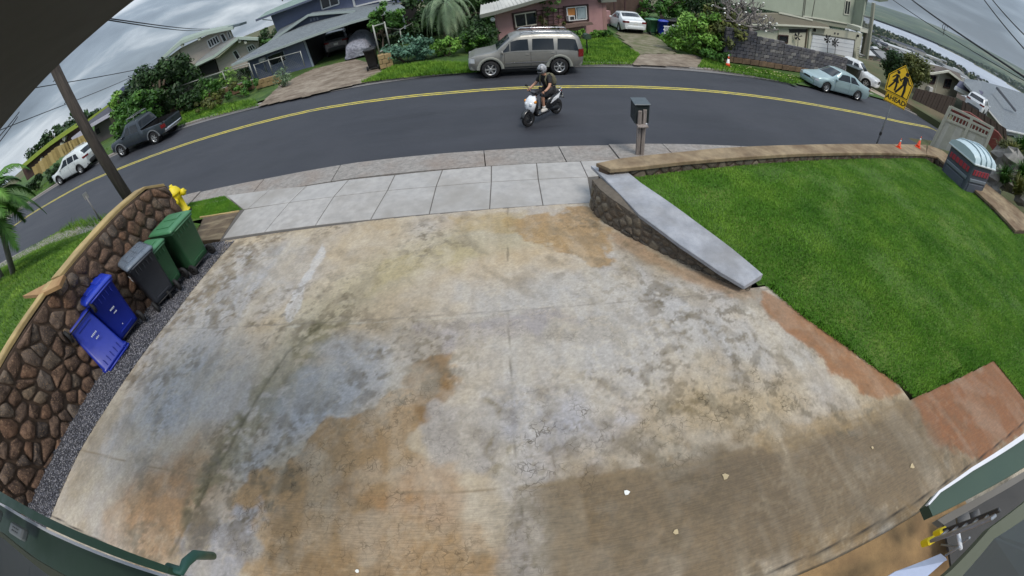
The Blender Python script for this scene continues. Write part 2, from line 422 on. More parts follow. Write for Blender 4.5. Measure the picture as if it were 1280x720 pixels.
# ------------------------------------------------------------------ driveway with its stains
def m_drive(t):
    col = t.attr('Col'); crk = t.attr('crackle', 'Fac')
    n = t.noise(24, 6, .7); f = t.noise(110, 3, .75)
    v = t.vec((1, 1, 1)); wv = t.n.new('ShaderNodeMix'); wv.data_type = 'VECTOR'
    dn = t.n.new('ShaderNodeTexNoise'); dn.inputs['Scale'].default_value = 9; dn.inputs['Detail'].default_value = 3
    t.l.new(t.tc.outputs['Object'], dn.inputs['Vector'])
    add = t.n.new('ShaderNodeVectorMath'); add.operation = 'MULTIPLY_ADD'
    t.l.new(dn.outputs['Color'], add.inputs[0]); add.inputs[1].default_value = (.16, .16, .16); t.l.new(v, add.inputs[2])
    vo = t.voro(11, 'DISTANCE_TO_EDGE', add.outputs[0]).outputs[0]
    c = t.mix(t.ramp(n, [(.25, 0.), (.75, 1.)]), t.mix(1., col, (.74,)*3, 'MULTIPLY'), t.mix(1., col, (1.18,)*3, 'MULTIPLY'))
    c = t.mix(t.ramp(f, [(.58, 0.), (.8, .65)]), c, t.mix(1., col, (.45,)*3, 'MULTIPLY'))
    m = t.math('MULTIPLY', t.ramp(vo, [(.0, 1.), (.07, 0.)]), t.math('MULTIPLY', crk, t.ramp(t.noise(5, 4), [(.45, 0.), (.62, 1.)])))
    c = t.mix(m, c, t.mix(1., col, (.28, .26, .22), 'MULTIPLY'))
    # broom finish: fine lines along x
    br = t.noise(75, 3, .6, v=t.vec((.05, 1, 1), (0, 0, math.radians(3)))); bm_ = t.math('MULTIPLY', t.attr('broom', 'Fac'), t.ramp(br, [(.40, .30), (.56, 0.)]))
    c = t.mix(bm_, c, t.mix(1., col, (.5,)*3, 'MULTIPLY'))
    h = t.math('SUBTRACT', t.math('ADD', f, t.math('MULTIPLY', n, .5)), m); t.bump(h, .28, .012)
    return t.out(c, t.ramp(n, [(.3, .7), (.7, .92)]))
DRV = gen('driveway_concrete', m_drive)
DX0, DX1 = -6.35, 5.0
def px_poly(P, pl='drive'): return [tuple(at(a, b, pl)[:2]) for a, b in P]
dx = np.arange(-6.7, 8.001, .025); dy = np.arange(-1.6, 7.14, .025)
X, Y = np.meshgrid(dx, dy)
left = interp(Y.ravel(), [(-2, -6.6), (1.3, -6.6), (3.2, -6.42), (6.2, -6.26), (7.2, -6.5)]).reshape(Y.shape)
base = np.zeros(X.shape+(3,)); 
def C(*c): return np.array(lin(c))
b1 = vnoise(X, Y, .8, 11, 5); b2 = vnoise(X, Y, 2.6, 12, 5); b3 = vnoise(X, Y, 1.3, 14, 5)
base[:] = C(165, 150, 127)
def lerp(m, col): 
    global base
    base = base*(1-m[..., None])+col*m[..., None]
lerp(np.clip((b1-.42)*3., 0, 1)*.6, C(150, 150, 154)); lerp(np.clip((b3-.46)*3.4, 0, 1)*.5, C(160, 140, 108)); lerp(np.clip((vnoise(X, Y, .5, 15, 5)-.5)*4, 0, 1)*.35, C(128, 118, 100))
bx = [-6.62, -5.29, -3.95, -2.66, -1.42, -.21, .85, 1.85]; by = [7.06, 7.0, 6.93, 6.84, 6.77, 6.72, 6.68, 6.64]
crk = np.zeros(X.shape); brm = np.zeros(X.shape)
def stain(P, col, soft=.12, amt=1., rag=.25, seed=0, speck=0., crackle=0.):
    """a stain with a ragged edge; P in photo pixels on the driveway"""
    global crk
    Q = px_poly(P); d = pdist(X, Y, Q); d = np.where(inpoly(X, Y, Q), d, -d)
    d = d+(vnoise(X, Y, 1.1, 30+seed, 6)-.5)*rag*2.2+(vnoise(X, Y, 4, 90+seed, 6)-.5)*rag*1.7+.06*(vnoise(X, Y, 14, 95, 4)-.5); soft = soft*(1.5 if soft > .3 else .8)+.015
    m = np.clip(d/soft+.5, 0, 1); m = m*m*(3-2*m)
    if speck: m = m*np.clip((vnoise(X, Y, 9, 60+seed, 4)-speck)*7, 0, 1)
    crk = np.maximum(crk, m*crackle) if crackle else crk
    lerp(m*amt, np.array(lin(col)))
stain([(560, 350), (760, 330), (950, 390), (1010, 450), (900, 500), (700, 500), (640, 590), (600, 500)], (152, 152, 153), .9, .7, .5, 1)
stain([(380, 300), (300, 420), (230, 560), (130, 560), (200, 400), (300, 310)], (144, 146, 150), .7, .7, .4, 2)
stain([(500, 300), (640, 268), (700, 290), (560, 330), (430, 400), (330, 480), (380, 380)], (148, 140, 116), .5, .7, .35, 3)
stain([(470, 320), (560, 300), (600, 320), (500, 345), (460, 370)], (152, 140, 104), .3, .6, .3, 4)
stain([(640, 275), (745, 262), (768, 300), (750, 330), (700, 318), (660, 300)], (142, 114, 74), .12, .85, .3, 5, crackle=.3)
stain([(560, 270), (640, 266), (640, 290), (560, 296)], (152, 132, 92), .3, .7, .25, 6)
stain([(300, 292), (360, 292), (300, 350), (205, 430), (165, 500), (150, 480), (215, 388), (270, 320)], (104, 90, 72), .35, .75, .3, 7, .47)
stain([(90, 575), (150, 500), (120, 600), (70, 650)], (136, 124, 104), .3, .6, .3, 8)
stain([(240, 560), (290, 600), (225, 700), (170, 690), (130, 640), (180, 590)], (146, 112, 76), .5, .85, .3, 9)
stain([(375, 400), (430, 405), (385, 470), (320, 560), (262, 620), (225, 690), (214, 690), (240, 620), (300, 520), (345, 450)], (112, 104, 76), .25, .75, .2, 10, .36)
stain([(375, 405), (400, 405), (345, 470), (290, 560), (235, 640), (225, 665), (240, 620), (320, 490)], (74, 68, 42), .15, .75, .12, 11, .45)
stain([(420, 420), (500, 410), (480, 480), (400, 540), (310, 600), (290, 590), (350, 500)], (146, 148, 152), .35, .7, .3, 12)
stain([(300, 620), (395, 545), (470, 505), (560, 455), (572, 480), (520, 540), (535, 600), (600, 640), (640, 665), (650, 730), (470, 760), (300, 760)], (142, 114, 78), .14, .9, .35, 13, crackle=.7)
stain([(500, 450), (566, 440), (566, 495), (530, 520), (505, 480)], (116, 88, 52), .08, .85, .2, 14)
stain([(330, 650), (420, 640), (440, 720), (320, 730)], (112, 92, 64), .4, .5, .3, 15)
stain([(430, 610), (560, 590), (560, 640), (440, 640)], (144, 106, 66), .3, .6, .3, 16)
stain([(235, 640), (300, 625), (318, 680), (290, 760), (210, 740)], (142, 140, 142), .15, .95, .3, 17, crackle=.6)
stain([(235, 640), (262, 640), (262, 690), (225, 700)], (88, 78, 62), .2, .8, .2, 18)
stain([(540, 510), (600, 505), (622, 560), (600, 600), (545, 585), (525, 545)], (148, 141, 134), .15, .9, .25, 19, crackle=.4)
stain([(640, 500), (740, 500), (820, 520), (700, 592), (640, 606)], (146, 146, 154), .4, .8, .4, 20, crackle=1.)
stain([(610, 500), (636, 500), (640, 600), (622, 610), (612, 560)], (96, 84, 54), .12, .8, .2, 21, .45, crackle=.8)
stain([(800, 470), (900, 455), (1000, 480), (1020, 520), (900, 550), (800, 560), (700, 585), (760, 540)], (146, 128, 98), .45, .8, .4, 22, crackle=1.)
stain([(820, 495), (880, 478), (940, 480), (960, 500), (870, 520), (820, 515)], (98, 84, 56), .2, .7, .35, 23, .5, crackle=1.)
stain([(640, 600), (740, 585), (860, 560), (960, 530), (960, 545), (840, 580), (700, 600)], (110, 92, 66), .2, .75, .2, 24, .42, crackle=1.)
stain([(955, 365), (1000, 395), (1090, 458), (1139, 492), (1100, 505), (1040, 470), (1000, 425), (965, 390)], (138, 96, 62), .12, .9, .2, 25, crackle=.2)
stain([(770, 290), (850, 330), (940, 366), (930, 378), (840, 345), (760, 300)], (140, 112, 84), .2, .7, .2, 26)
stain([(640, 608), (749, 592), (837, 576), (946, 556), (1139, 497), (1240, 448), (1300, 520), (1158, 632), (942, 722), (940, 800), (640, 800)], (116, 98, 74), .04, .93, .02, 27)
stain([(680, 610), (740, 605), (740, 700), (660, 720)], (112, 92, 62), .4, .6, .4, 28)
stain([(900, 560), (1060, 530), (1150, 560), (1100, 630), (950, 680)], (98, 85, 68), .7, .6, .4, 29)
stain([(1139, 494), (1240, 446), (1300, 520), (1240, 575), (1160, 545)], (128, 82, 50), .25, .9, .25, 30)
stain([(940, 545), (1139, 490), (1130, 515), (960, 562)], (140, 118, 84), .12, .6, .15, 31)
stain([(636, 600), (668, 604), (690, 720), (640, 730)], (140, 134, 128), .2, .75, .15, 32, crackle=.5)
stain([(352, 395), (385, 330), (403, 305), (408, 320), (378, 370), (362, 400)], (176, 176, 178), .05, .6, .12, 33)
stain([(1150, 640), (1180, 650), (1130, 730), (930, 760), (950, 724)], (120, 96, 62), .2, .8, .3, 34)
stain([(600, 400), (700, 395), (760, 420), (620, 430)], (140, 132, 120), .3, .5, .3, 35, crackle=.5)
stain([(520, 410), (700, 380), (720, 400), (560, 440)], (134, 128, 130), .2, .6, .3, 36, crackle=.4)
for (a, b, c_, d_, r_, col) in ((480, 330, 640, 300, .05, (150, 148, 96)), (560, 395, 640, 385, .04, (150, 140, 100))):
    pass
# fine scattered dark specks and mottling
XR, YR = X*.8+Y*.6, -X*.6+Y*.8
msk = np.clip((vnoise(X, Y, .7, 77, 4)-.40)*4, 0, 1)
for sc_, sd_, th_, am_ in ((5, 171, .60, .55), (9, 172, .62, .6), (19, 173, .66, .55)):
    lerp(np.clip((vnoise(XR, YR, sc_, sd_, 6)-th_)*16, 0, 1)*am_*msk, C(88, 78, 60))
lerp(np.clip((vnoise(X*3.2, Y*.55, 2.2, 178, 5)-.5)*5, 0, 1)*.22, C(120, 106, 84)); lerp(np.clip((vnoise(X*2.6, Y*.5, 1.7, 179, 5)-.52)*5, 0, 1)*.25, C(178, 168, 150))
lerp(np.clip(1-np.abs(vnoise(X, Y, 3.4, 181, 6)-.5)*26, 0, 1)*.22*np.clip((vnoise(X, Y, .9, 182, 3)-.4)*5, 0, 1), C(186, 172, 146))
base *= 1.07
lerp(np.clip((vnoise(XR*1.3, YR*.6, 3, 175, 6)-.57)*7, 0, 1)*.32, C(104, 94, 78)); lerp(np.clip((vnoise(XR, YR, 2.2, 176, 6)-.56)*8, 0, 1)*.3, C(176, 166, 150))
lerp(np.clip((vnoise(X, Y, 5, 72, 6)-.56)*6, 0, 1)*.13, C(176, 170, 158)); g_ = RNG.normal(size=X.shape)*.045+(vnoise(X, Y, 16, 73, 2)-.5)*.22; base *= (1+g_)[..., None]
stain([(1139, 494), (1240, 446), (1300, 520), (1240, 575), (1160, 545)], (126, 84, 54), .2, .6, .15, 30)
stain([(955, 365), (1000, 395), (1090, 458), (1139, 492), (1100, 505), (1040, 470), (1000, 425), (965, 390)], (132, 92, 60), .12, .5, .2, 25)
stain([(660, 612), (749, 594), (837, 578), (946, 558), (1139, 499), (1190, 560), (1150, 625), (942, 718), (690, 760)], (104, 89, 68), .3, .45, .25, 27)
# low half is broom finished
jl = interp(X.ravel(), [(-7, 1.35), (-.26, 1.14), (2.2, 1.03), (4.87, .88), (9, .75)]).reshape(X.shape)
brm = np.clip((jl-Y)*8, 0, 1)*(X > -2.6)*.9+.25*(X > -3.5)
# slab joints: narrow grooves
Z = zd(X, Y)
def groove(line_d, w=.02, dep=.012, col=(58, 52, 42), amt=.8):
    global Z
    m = np.clip(1-line_d/w, 0, 1); Z = Z-m*dep; lerp(m*amt, np.array(lin(col)))
groove(np.abs(Y-jl)+(X < -.2)*((vnoise(X, Y, 1, 5, 2) > .5)*.2), .022, .006, (120, 104, 80), .7)
groove(np.abs(X-interp(Y.ravel(), [(-2, .1), (1.1, -.22), (3.6, -.1), (6.7, .15)]).reshape(X.shape))+.06*vnoise(X, Y, 3, 18, 5)-.025, .018, .005, (78, 70, 54), .6)
groove(np.abs(Y-(3.62-.05*X)), .018, .004, (104, 98, 92), .5)
gl = -.2-.048*(X-2)
groove(np.abs(Y-gl), .016, .02, (30, 27, 24), 1.)
cl_ = px_poly([(415, 396), (360, 440), (320, 500), (275, 580), (235, 652), (212, 695)]); groove(pdist(X, Y, cl_, False)+.05*(vnoise(X, Y, 5, 8, 5)-.5), .03, .006, (66, 60, 40), .5)
cl_ = px_poly([(330, 410), (420, 405), (520, 400), (640, 392)]); groove(pdist(X, Y, cl_, False)+.08*vnoise(X, Y, 4, 9, 5)-.03, .02, .003, (176, 172, 160), .5)
byl = interp(X.ravel(), list(zip(bx, by))).reshape(X.shape)
Z = np.where(Y > 6.2, np.maximum(Z, .17-.063*X+.014*Y-.02), Z)
keep = (X > left) & (Y < byl-.01) & ((X < 4.95) | (Y < .9-.048*(X-4.9)))
edge = px_poly([(738, 256), (760, 280), (800, 302), (850, 325), (900, 348), (935, 362), (955, 357), (1000, 395), (1090, 460), (1139, 494)])
ex, ey = zip(*edge)
rl = np.interp(Y, [q for q in ey[::-1]], [q for q in ex[::-1]])
keep &= (X < rl+.06) | (Y < .92)
vid = np.arange(X.size).reshape(X.shape); kq = keep[:-1, :-1] & keep[1:, :-1] & keep[:-1, 1:] & keep[1:, 1:]
F = np.stack([vid[:-1, :-1], vid[:-1, 1:], vid[1:, 1:], vid[1:, :-1]], -1)[kq]
us = np.unique(F); rm = -np.ones(X.size, int); rm[us] = np.arange(len(us))
V = np.c_[X.ravel(), Y.ravel(), Z.ravel()][us]
o = np_mesh('driveway', V, rm[F], DRV, attr={'Col': base.reshape(-1, 3)[us], 'crackle': crk.ravel()[us], 'broom': brm.ravel()[us]}, smooth=True)
tag(o, kind='structure')
# little bits of litter lying on the slab
for k, (a, b) in enumerate(((447, 714), (783, 616), (906, 596), (1090, 560), (845, 665), (1140, 583))):
    p = at(a, b, 'drive'); mb = MB(); n = 6; r = .018+.008*(k % 3)
    mb.prism([p+Vector((r*math.cos(2*PI*i/n)*(1+.4*math.sin(i*3+k)), r*math.sin(2*PI*i/n), .006)) for i in range(n)], (0, 0, .006))
    if k < 2:
        tag(mb.build('paper_scrap', flat('paper', (225, 225, 220), .8)), ('small white paper scrap on the driveway at the bottom edge of the picture', 'pale scrap lying on the dark slab near the long joint')[k], 'litter')
    else:
        tag(mb.build('dry_leaf', flat('dry_leaf', (178, 160, 125), .8)), ('dry pale leaf on the brown slab below the long joint', 'dry leaf near the lawn corner on the brown slab', 'dry leaf lying low on the brown slab', 'dry leaf closest to the rusty corner slab')[k-2], 'leaf')

# ------------------------------------------------------------------ pavement of square concrete flags
def m_flag(t):
    n = t.noise(5, 6, .6); f = t.noise(120, 3, .7); b = t.noise(.9, 3)
    r = t.rand()
    c = t.ramp(n, [(.3, lin((142, 140, 138))), (.7, lin((166, 163, 160)))])
    c = t.mix(t.math('MULTIPLY', r, .35), c, lin((150, 150, 150)))
    c = t.mix(t.ramp(f, [(.55, 0.), (.8, .35)]), c, lin((120, 120, 120)))
    c = t.mix(t.ramp(b, [(.48, 0.), (.68, .6)]), c, lin((128, 124, 118)))
    t.bump(f, .25, .006)
    return t.out(c, .88)
FLAG = gen('flag_concrete', m_flag)
pav = place('pavement', (-2.5, 7.7, .3), kind='structure')
fx = [-7.62, -4.79, -3.6, -2.38, -1.22, -.06, 1.0, 2.05]; mxx = [-6.45, -5.03, -3.8, -2.46, -1.33, -.11, .92, 2.03]; bx = [-6.55, -5.29, -3.95, -2.66, -1.42, -.21, .85, 1.85]
fy = [9.30, 8.85, 8.78, 8.66, 8.60, 8.55, 8.50, 8.46]; my = [8.24, 8.14, 8.04, 7.95, 7.85, 7.79, 7.73, 7.69]; by = [7.06, 7.0, 6.93, 6.84, 6.77, 6.72, 6.68, 6.64]
def flag(pts, parent=pav, mat=FLAG, name='paving_slab', gap=.009, dz=0., th=.12):
    c = sum((Vector(p) for p in pts), Vector((0, 0)))/len(pts)
    q = []
    for p in pts:
        d = Vector(p)-c; q.append(Vector(p)-d.normalized()*gap*1.4)
    mb = MB(); n = len(q); z = lambda p, h: (p.x, p.y, zroad(p.x, p.y)+.15+h+dz)
    inn = [p-(p-c).normalized()*.008 for p in q]
    V = [z(p, -th) for p in q]+[z(p, -.006) for p in q]+[z(p, 0) for p in inn]
    F = [list(range(2*n, 3*n))]+[(k*n+i, k*n+(i+1) % n, (k+1)*n+(i+1) % n, (k+1)*n+i) for k in (0, 1) for i in range(n)]
    mb.add(V, F); return mb.build(name, mat, parent)
for i in range(7):
    if i == 0: flag([(-7.62, 9.30), (-6.5, 8.26), (-6.35, 8.25), (-6.0, 9.05)]); flag([(-6.0, 9.05), (-6.35, 8.25), (mxx[1], my[1]), (fx[1], fy[1])])
    else: flag([(fx[i], fy[i]), (mxx[i], my[i]), (mxx[i+1], my[i+1]), (fx[i+1], fy[i+1])])
    flag([(mxx[i], my[i]), (bx[i], by[i]), (bx[i+1], by[i+1]), (mxx[i+1], my[i+1])])
flag([(2.05, 8.46), (2.03, 7.69), (2.25, 7.7), (3.6, 8.35), (3.6, 8.44)])
# bed of mortar seen in the joints, and the narrow strip along the kerb
def sheet(name, pts, mat, pl='walk', dz=0., kind='structure', sub=0):
    mb = MB(); c, a, b = PLN[pl]
    mb.add([(x, y, c+a*x+b*y+dz) for x, y in pts], [list(range(len(pts)))])
    o = mb.build(name, mat); o['kind'] = kind; return o
sheet('pavement_bed', [(-7.45, 9.24), (-6.6, 6.98), (1.9, 6.6), (3.6, 8.3), (3.6, 8.42), (2.05, 8.43), (-1.2, 8.56), (-4.79, 8.76), (-6.0, 9.0)], flat('joint_dark', (86, 82, 78), .95), 'walk', -.014)
# ================================================================== STONE WALLS
def m_rock(t):
    r = t.rand(); n = t.noise(7, 6, .65); f = t.noise(38, 4, .7)
    c = t.ramp(r, [(0., lin((84, 66, 56))), (.25, lin((108, 84, 68))), (.45, lin((78, 68, 62))), (.65, lin((120, 90, 70))), (.85, lin((100, 90, 82))), (1., lin((122, 104, 84)))])
    c = t.mix(t.ramp(n, [(.38, 0.), (.62, .95)]), c, t.mix(1., c, (.34, .32, .32), 'MULTIPLY'))
    c = t.mix(t.ramp(f, [(.54, 0.), (.7, .7)]), c, lin((164, 134, 104)))
    t.bump(t.math('ADD', n, t.math('MULTIPLY', f, .4)), .8, .03)
    return t.out(c, .93)
def m_rock_grey(t):
    r = t.rand(); n = t.noise(7, 6, .65); f = t.noise(38, 4, .7)
    c = t.ramp(r, [(0., lin((78, 72, 66))), (.35, lin((104, 96, 86))), (.7, lin((92, 80, 68))), (1., lin((120, 112, 98)))])
    c = t.mix(t.ramp(n, [(.35, 0.), (.7, .8)]), c, t.mix(1., c, (.45, .42, .4), 'MULTIPLY'))
    c = t.mix(t.ramp(f, [(.55, 0.), (.7, .6)]), c, lin((150, 142, 118)))
    t.bump(t.math('ADD', n, t.math('MULTIPLY', f, .4)), .8, .03)
    return t.out(c, .93)
ROCK = gen('red_lava_stone', m_rock); ROCKG = gen('grey_lava_stone', m_rock_grey)
MORT = flat('dark_mortar', (84, 68, 56), .97, 0, .4, 14, .03); MORTG = flat('grey_mortar', (98, 90, 80), .97, 0, .4, 14, .03)
def m_cap(c1, c2, c3, amt=.6):
    def f(t):
        n = t.noise(3.2, 7, .65); f_ = t.noise(60, 4, .7); b = t.noise(1.2, 5, .6)
        c = t.ramp(n, [(.32, lin(c1)), (.68, lin(c2))])
        c = t.mix(t.ramp(b, [(.42, 0.), (.66, amt)]), c, lin(c3))
        c = t.mix(t.ramp(f_, [(.56, 0.), (.75, .5)]), c, t.mix(1., c, (.45,)*3, 'MULTIPLY'))
        t.bump(t.math('ADD', n, f_), .4, .012); return t.out(c, .9)
    return f
CAPB = gen('stained_cap', m_cap((112, 98, 78), (152, 134, 106), (88, 66, 46), .85)); CAPW = gen('pale_cap', m_cap((128, 131, 138), (160, 162, 168), (112, 110, 108), .6))
CAPY = gen('ochre_cap', m_cap((150, 128, 84), (178, 156, 108), (110, 96, 70)))
def voronoi_cells(w, h, n, seed, an=1.0):
    r = random.Random(seed); pts = []; best = None
    cell = math.sqrt(w*h/n)
    nx, ny = max(1, round(w/cell/an)), max(1, round(h/cell*an))
    for j in range(ny):
        for i in range(nx):
            pts.append(((i+.5+(.25 if j % 2 else -.25)+r.uniform(-.46, .46))*w/nx, (j+.5+r.uniform(-.46, .46))*h/ny))
    cells = []
    for k, p in enumerate(pts):
        poly = [(0, 0), (w, 0), (w, h), (0, h)]
        near = sorted((q for q in pts if q is not p), key=lambda q: (q[0]-p[0])**2+(q[1]-p[1])**2)[:14]
        for q in near:
            mx_, my_ = (p[0]+q[0])/2, (p[1]+q[1])/2; nx_, ny_ = q[0]-p[0], q[1]-p[1]; out = []
            for i in range(len(poly)):
                a, b = poly[i], poly[(i+1) % len(poly)]
                da = (a[0]-mx_)*nx_+(a[1]-my_)*ny_; db = (b[0]-mx_)*nx_+(b[1]-my_)*ny_
                if da <= 0: out.append(a)
                if da*db < 0: t = da/(da-db); out.append((a[0]+(b[0]-a[0])*t, a[1]+(b[1]-a[1])*t))
            poly = out
            if len(poly) < 3: break
        if len(poly) >= 3: cells.append(poly)
    return cells
def stone_face(parent, fn, w, h, n, seed, mat, depth=.07, gap=.022, an=1.15, keep=None, name='stone'):
    """fn(u, v, d) gives the world point on the face: u along, v up, d out of it"""
    r = random.Random(seed)
    for poly in voronoi_cells(w, h, n, seed, an):
        cx = sum(p[0] for p in poly)/len(poly); cy = sum(p[1] for p in poly)/len(poly)
        if keep and not keep(cx, cy): continue
        sz = math.sqrt(sum((p[0]-cx)**2+(p[1]-cy)**2 for p in poly)/len(poly))
        if sz < gap*1.6: continue
        k = max(.55, 1-gap*r.uniform(.8, 1.9)/sz); q = []
        m = len(poly)                           # corner cutting for rounded stones
        for i in range(m):
            a, b = poly[i], poly[(i+1) % m]
            for t_ in (.16, .84): q.append((cx+(a[0]+(b[0]-a[0])*t_-cx)*k, cy+(a[1]+(b[1]-a[1])*t_-cy)*k))
        q = q[:14]; L = len(q); dd = depth*.6*r.uniform(.55, 1.25)*min(1.3, sz/.12)
        j = [r.uniform(.94, 1.04) for _ in q]; V = []
        tx, ty = r.uniform(-.12, .12)*sz, r.uniform(-.12, .12)*sz
        for (s_, d_) in ((1, -.04), (.97, dd*.5), (.72, dd*.95)):
            V += [fn(cx+(a-cx)*s_*jj+tx*(1-s_), cy+(b-cy)*s_*jj+ty*(1-s_), d_*(1+.25*math.sin(i*2.1+cx*9))) for i, ((a, b), jj) in enumerate(zip(q, j))]
        V.append(fn(cx+tx, cy+ty, dd*1.08))
        F = [(a*L+i, a*L+(i+1) % L, (a+1)*L+(i+1) % L, (a+1)*L+i) for a in (0, 1) for i in range(L)]+[(2*L+i, 2*L+(i+1) % L, 3*L) for i in range(L)]
        mb = MB(); mb.add(V, F, 0, True); mb.build(name, mat, parent)
# ---- left retaining wall behind the bins
wx = -7.42
lw = place('stone_wall', (-7.5, 3.2, 1.2), 'tall red-brown lava stone wall with a thin cap behind the wheelie bins', 'wall')
zt = lambda y: 2.86-.018*max(0, y-2)-.06*max(0, y-5.6)-.42*max(0, y-6.6)
def lface(u, v, d):
    y = 7.15-u; z0 = zd(wx, y)-.12; z1 = zt(y)-.06
    return (wx+.10-.10*v/1.8+d, y, z0+v/1.8*(z1-z0))
mb = MB(); ys = [7.18, 6.7, 6.2, 5.6, 4.6, 3.6, 2, 0, -1.6]
for a, b in zip(ys[:-1], ys[1:]):
    V = []
    for y in (a, b):
        z0, z1 = zd(wx, y)-.3, zt(y)-.05; V += [(wx+.08, y, z0), (wx, y, z1), (wx-.34, y, z1), (wx-.44, y, z0)]
    mb.add(V, [(0, 1, 5, 4), (1, 2, 6, 5), (2, 3, 7, 6)]+([(0, 1, 2, 3)] if a > 7.1 else []))
mb.build('core', MORT, lw)
stone_face(lw, lface, 8.6, 1.8, 190, 3, ROCK, .07, .02, 1.1)
stone_face(lw, lambda u, v, d: (wx+.06-u, 7.18+d, zd(wx, 7.2)-.15+v*(zt(7.18)-zd(wx, 7.2)+.05)/1.6), .5, 1.6, 12, 4, ROCK, .06, .02)
def cap_run(parent, pts, w0, w1, th, mat, name='cap', wob=.012, z=None):
    """cap laid along pts (x, y, z top); w0 to its left side, w1 to its right"""
    P = [Vector(p) for p in pts]; Q = []
    for a, b in zip(P[:-1], P[1:]):
        n = max(1, int((b-a).length/.22)); Q += [a.lerp(b, i/n) for i in range(n)]
    Q.append(P[-1]); V = []; N = len(Q); r = random.Random(len(Q))
    for i, p in enumerate(Q):
        d = (Q[min(i+1, N-1)]-Q[max(i-1, 0)]); d.z = 0; d.normalize(); n_ = Vector((-d.y, d.x, 0))
        a, b = w0+r.uniform(-wob, wob), w1+r.uniform(-wob, wob); h = r.uniform(-wob, wob)*.6
        up = Vector((0, 0, 1))
        V += [p+n_*a-up*th, p+n_*a-up*.015, p+n_*(a-.015)+up*h, p-n_*(b-.015)+up*h, p-n_*b-up*.015, p-n_*b-up*th]
    F = [(i*6+k, i*6+(k+1) % 6, (i+1)*6+(k+1) % 6, (i+1)*6+k) for i in range(N-1) for k in range(6)]
    F += [list(range(6)), [(N-1)*6+k for k in range(6)][::-1]]
    return MB().add(V, F).build(name, mat, parent)
cap_run(lw, [(-7.6, y, zt(y)+.03) for y in (7.2, 6.9, 6.6, 6.0, 5.6, 4.4, 3.66)], .14, .24, .07, CAPY)
cap_run(lw, [(-7.5, y, 2.9) for y in (3.5, 2.0, 0, -1.6)], .05, .2, .07, CAPY)
mb = MB(); a_, b_, c_, d_ = at(28, 370, 2.9), at(80, 343, 2.9), at(74, 356, 2.9), at(50, 368, 2.9)
mb.prism([a_, b_, c_, d_], (0, 0, -.07)); mb.build('corner_cap', gen('rusty_cap', m_cap((142, 112, 74), (166, 134, 92), (128, 84, 48))), lw)
# ---- right wall along the driveway, with the pale cap
rw = place('stone_wall', (2.4, 5, .5), 'low grey stone wall with a pale blue-grey cap tapering beside the driveway', 'wall')
bpx = [(739, 258), (748, 270), (760, 280), (800, 302), (850, 326), (900, 349), (937, 363)]
bp = [at(a, b, 'drive') for a, b in bpx]
hh = [.66, .64, .62, .5, .38, .26, .14]
top = [p+Vector((0, 0, h)) for p, h in zip(bp, hh)]
cum = [0]
for a, b in zip(bp[:-1], bp[1:]): cum.append(cum[-1]+(b-a).length)
def rface(u, v, d):
    u = max(0, min(cum[-1]-1e-4, u)); i = max(k for k in range(len(cum)) if cum[k] <= u); t_ = (u-cum[i])/(cum[i+1]-cum[i])
    p = bp[i].lerp(bp[i+1], t_); h = (hh[i]*(1-t_)+hh[i+1]*t_)-.03; dr = (bp[i+1]-bp[i]); dr.z = 0; dr.normalize(); n_ = Vector((dr.y, -dr.x, 0))
    if n_.x > 0: n_ = -n_
    return tuple(p+n_*(d-.03+.05*(1-v/.6))+Vector((0, 0, v/.6*h-.02)))
stone_face(rw, rface, cum[-1], .6, 80, 9, ROCKG, .05, .017, 1.2)
mb = MB(); V = []; inn = []
for k, (p, q) in enumerate(zip(bp, top)):
    dr = (bp[min(k+1, 6)]-bp[max(k-1, 0)]); dr.z = 0; dr.normalize(); n_ = Vector((dr.y, -dr.x, 0)); n_ = -n_ if n_.x > 0 else n_
    V += [p-Vector((0, 0, .25))+n_*.03, q-Vector((0, 0, .05))-n_*.01, q-Vector((0, 0, .05))-n_*.4, p-Vector((0, 0, .25))-n_*.42]
mb.add(V, [(i*4+k, i*4+(k+1) % 4, i*4+4+(k+1) % 4, i*4+4+k) for i in range(6) for k in range(4)]+[(0, 1, 2, 3), (24, 25, 26, 27)])
mb.build('core', MORTG, rw)
capo = [(740, 207), (760, 226), (800, 267), (850, 304), (900, 338), (932, 357)]
capi = [(779, 211), (800, 228), (838, 254), (872, 279), (915, 311), (953, 343)]
zc = [.66+zd(1.8, 6.6), .62+zd(1.9, 5.9), .5+zd(2.2, 4.9), .38+zd(2.7, 4.3), .26+zd(3.1, 3.7), .17+zd(3.4, 3.4)]
V = []; 
for k in range(6):
    o_, i_ = at(*capo[k], zc[k]), at(*capi[k], zc[k]); w = (o_-i_).normalized()*.02
    V += [o_+w-Vector((0, 0, .07)), o_+w-Vector((0, 0, .01)), o_, i_, i_-w-Vector((0, 0, .01)), i_-w-Vector((0, 0, .12))]
MB().add(V, [(i*6+k, i*6+(k+1) % 6, i*6+6+(k+1) % 6, i*6+6+k) for i in range(5) for k in range(6)]+[list(range(6)), [30+k for k in range(6)][::-1]]).build('cap', CAPW, rw)
CAPI = [at(*capi[k], zc[k]) for k in range(6)]
# the little round hole at the wall's corner
hp = at(754, 209, zc[0]); MB().lathe([(.06, 0), (.09, .004), (.0, .003)], 12, 0, Matrix.Translation(hp)).build('drain_hole', BLK, rw)
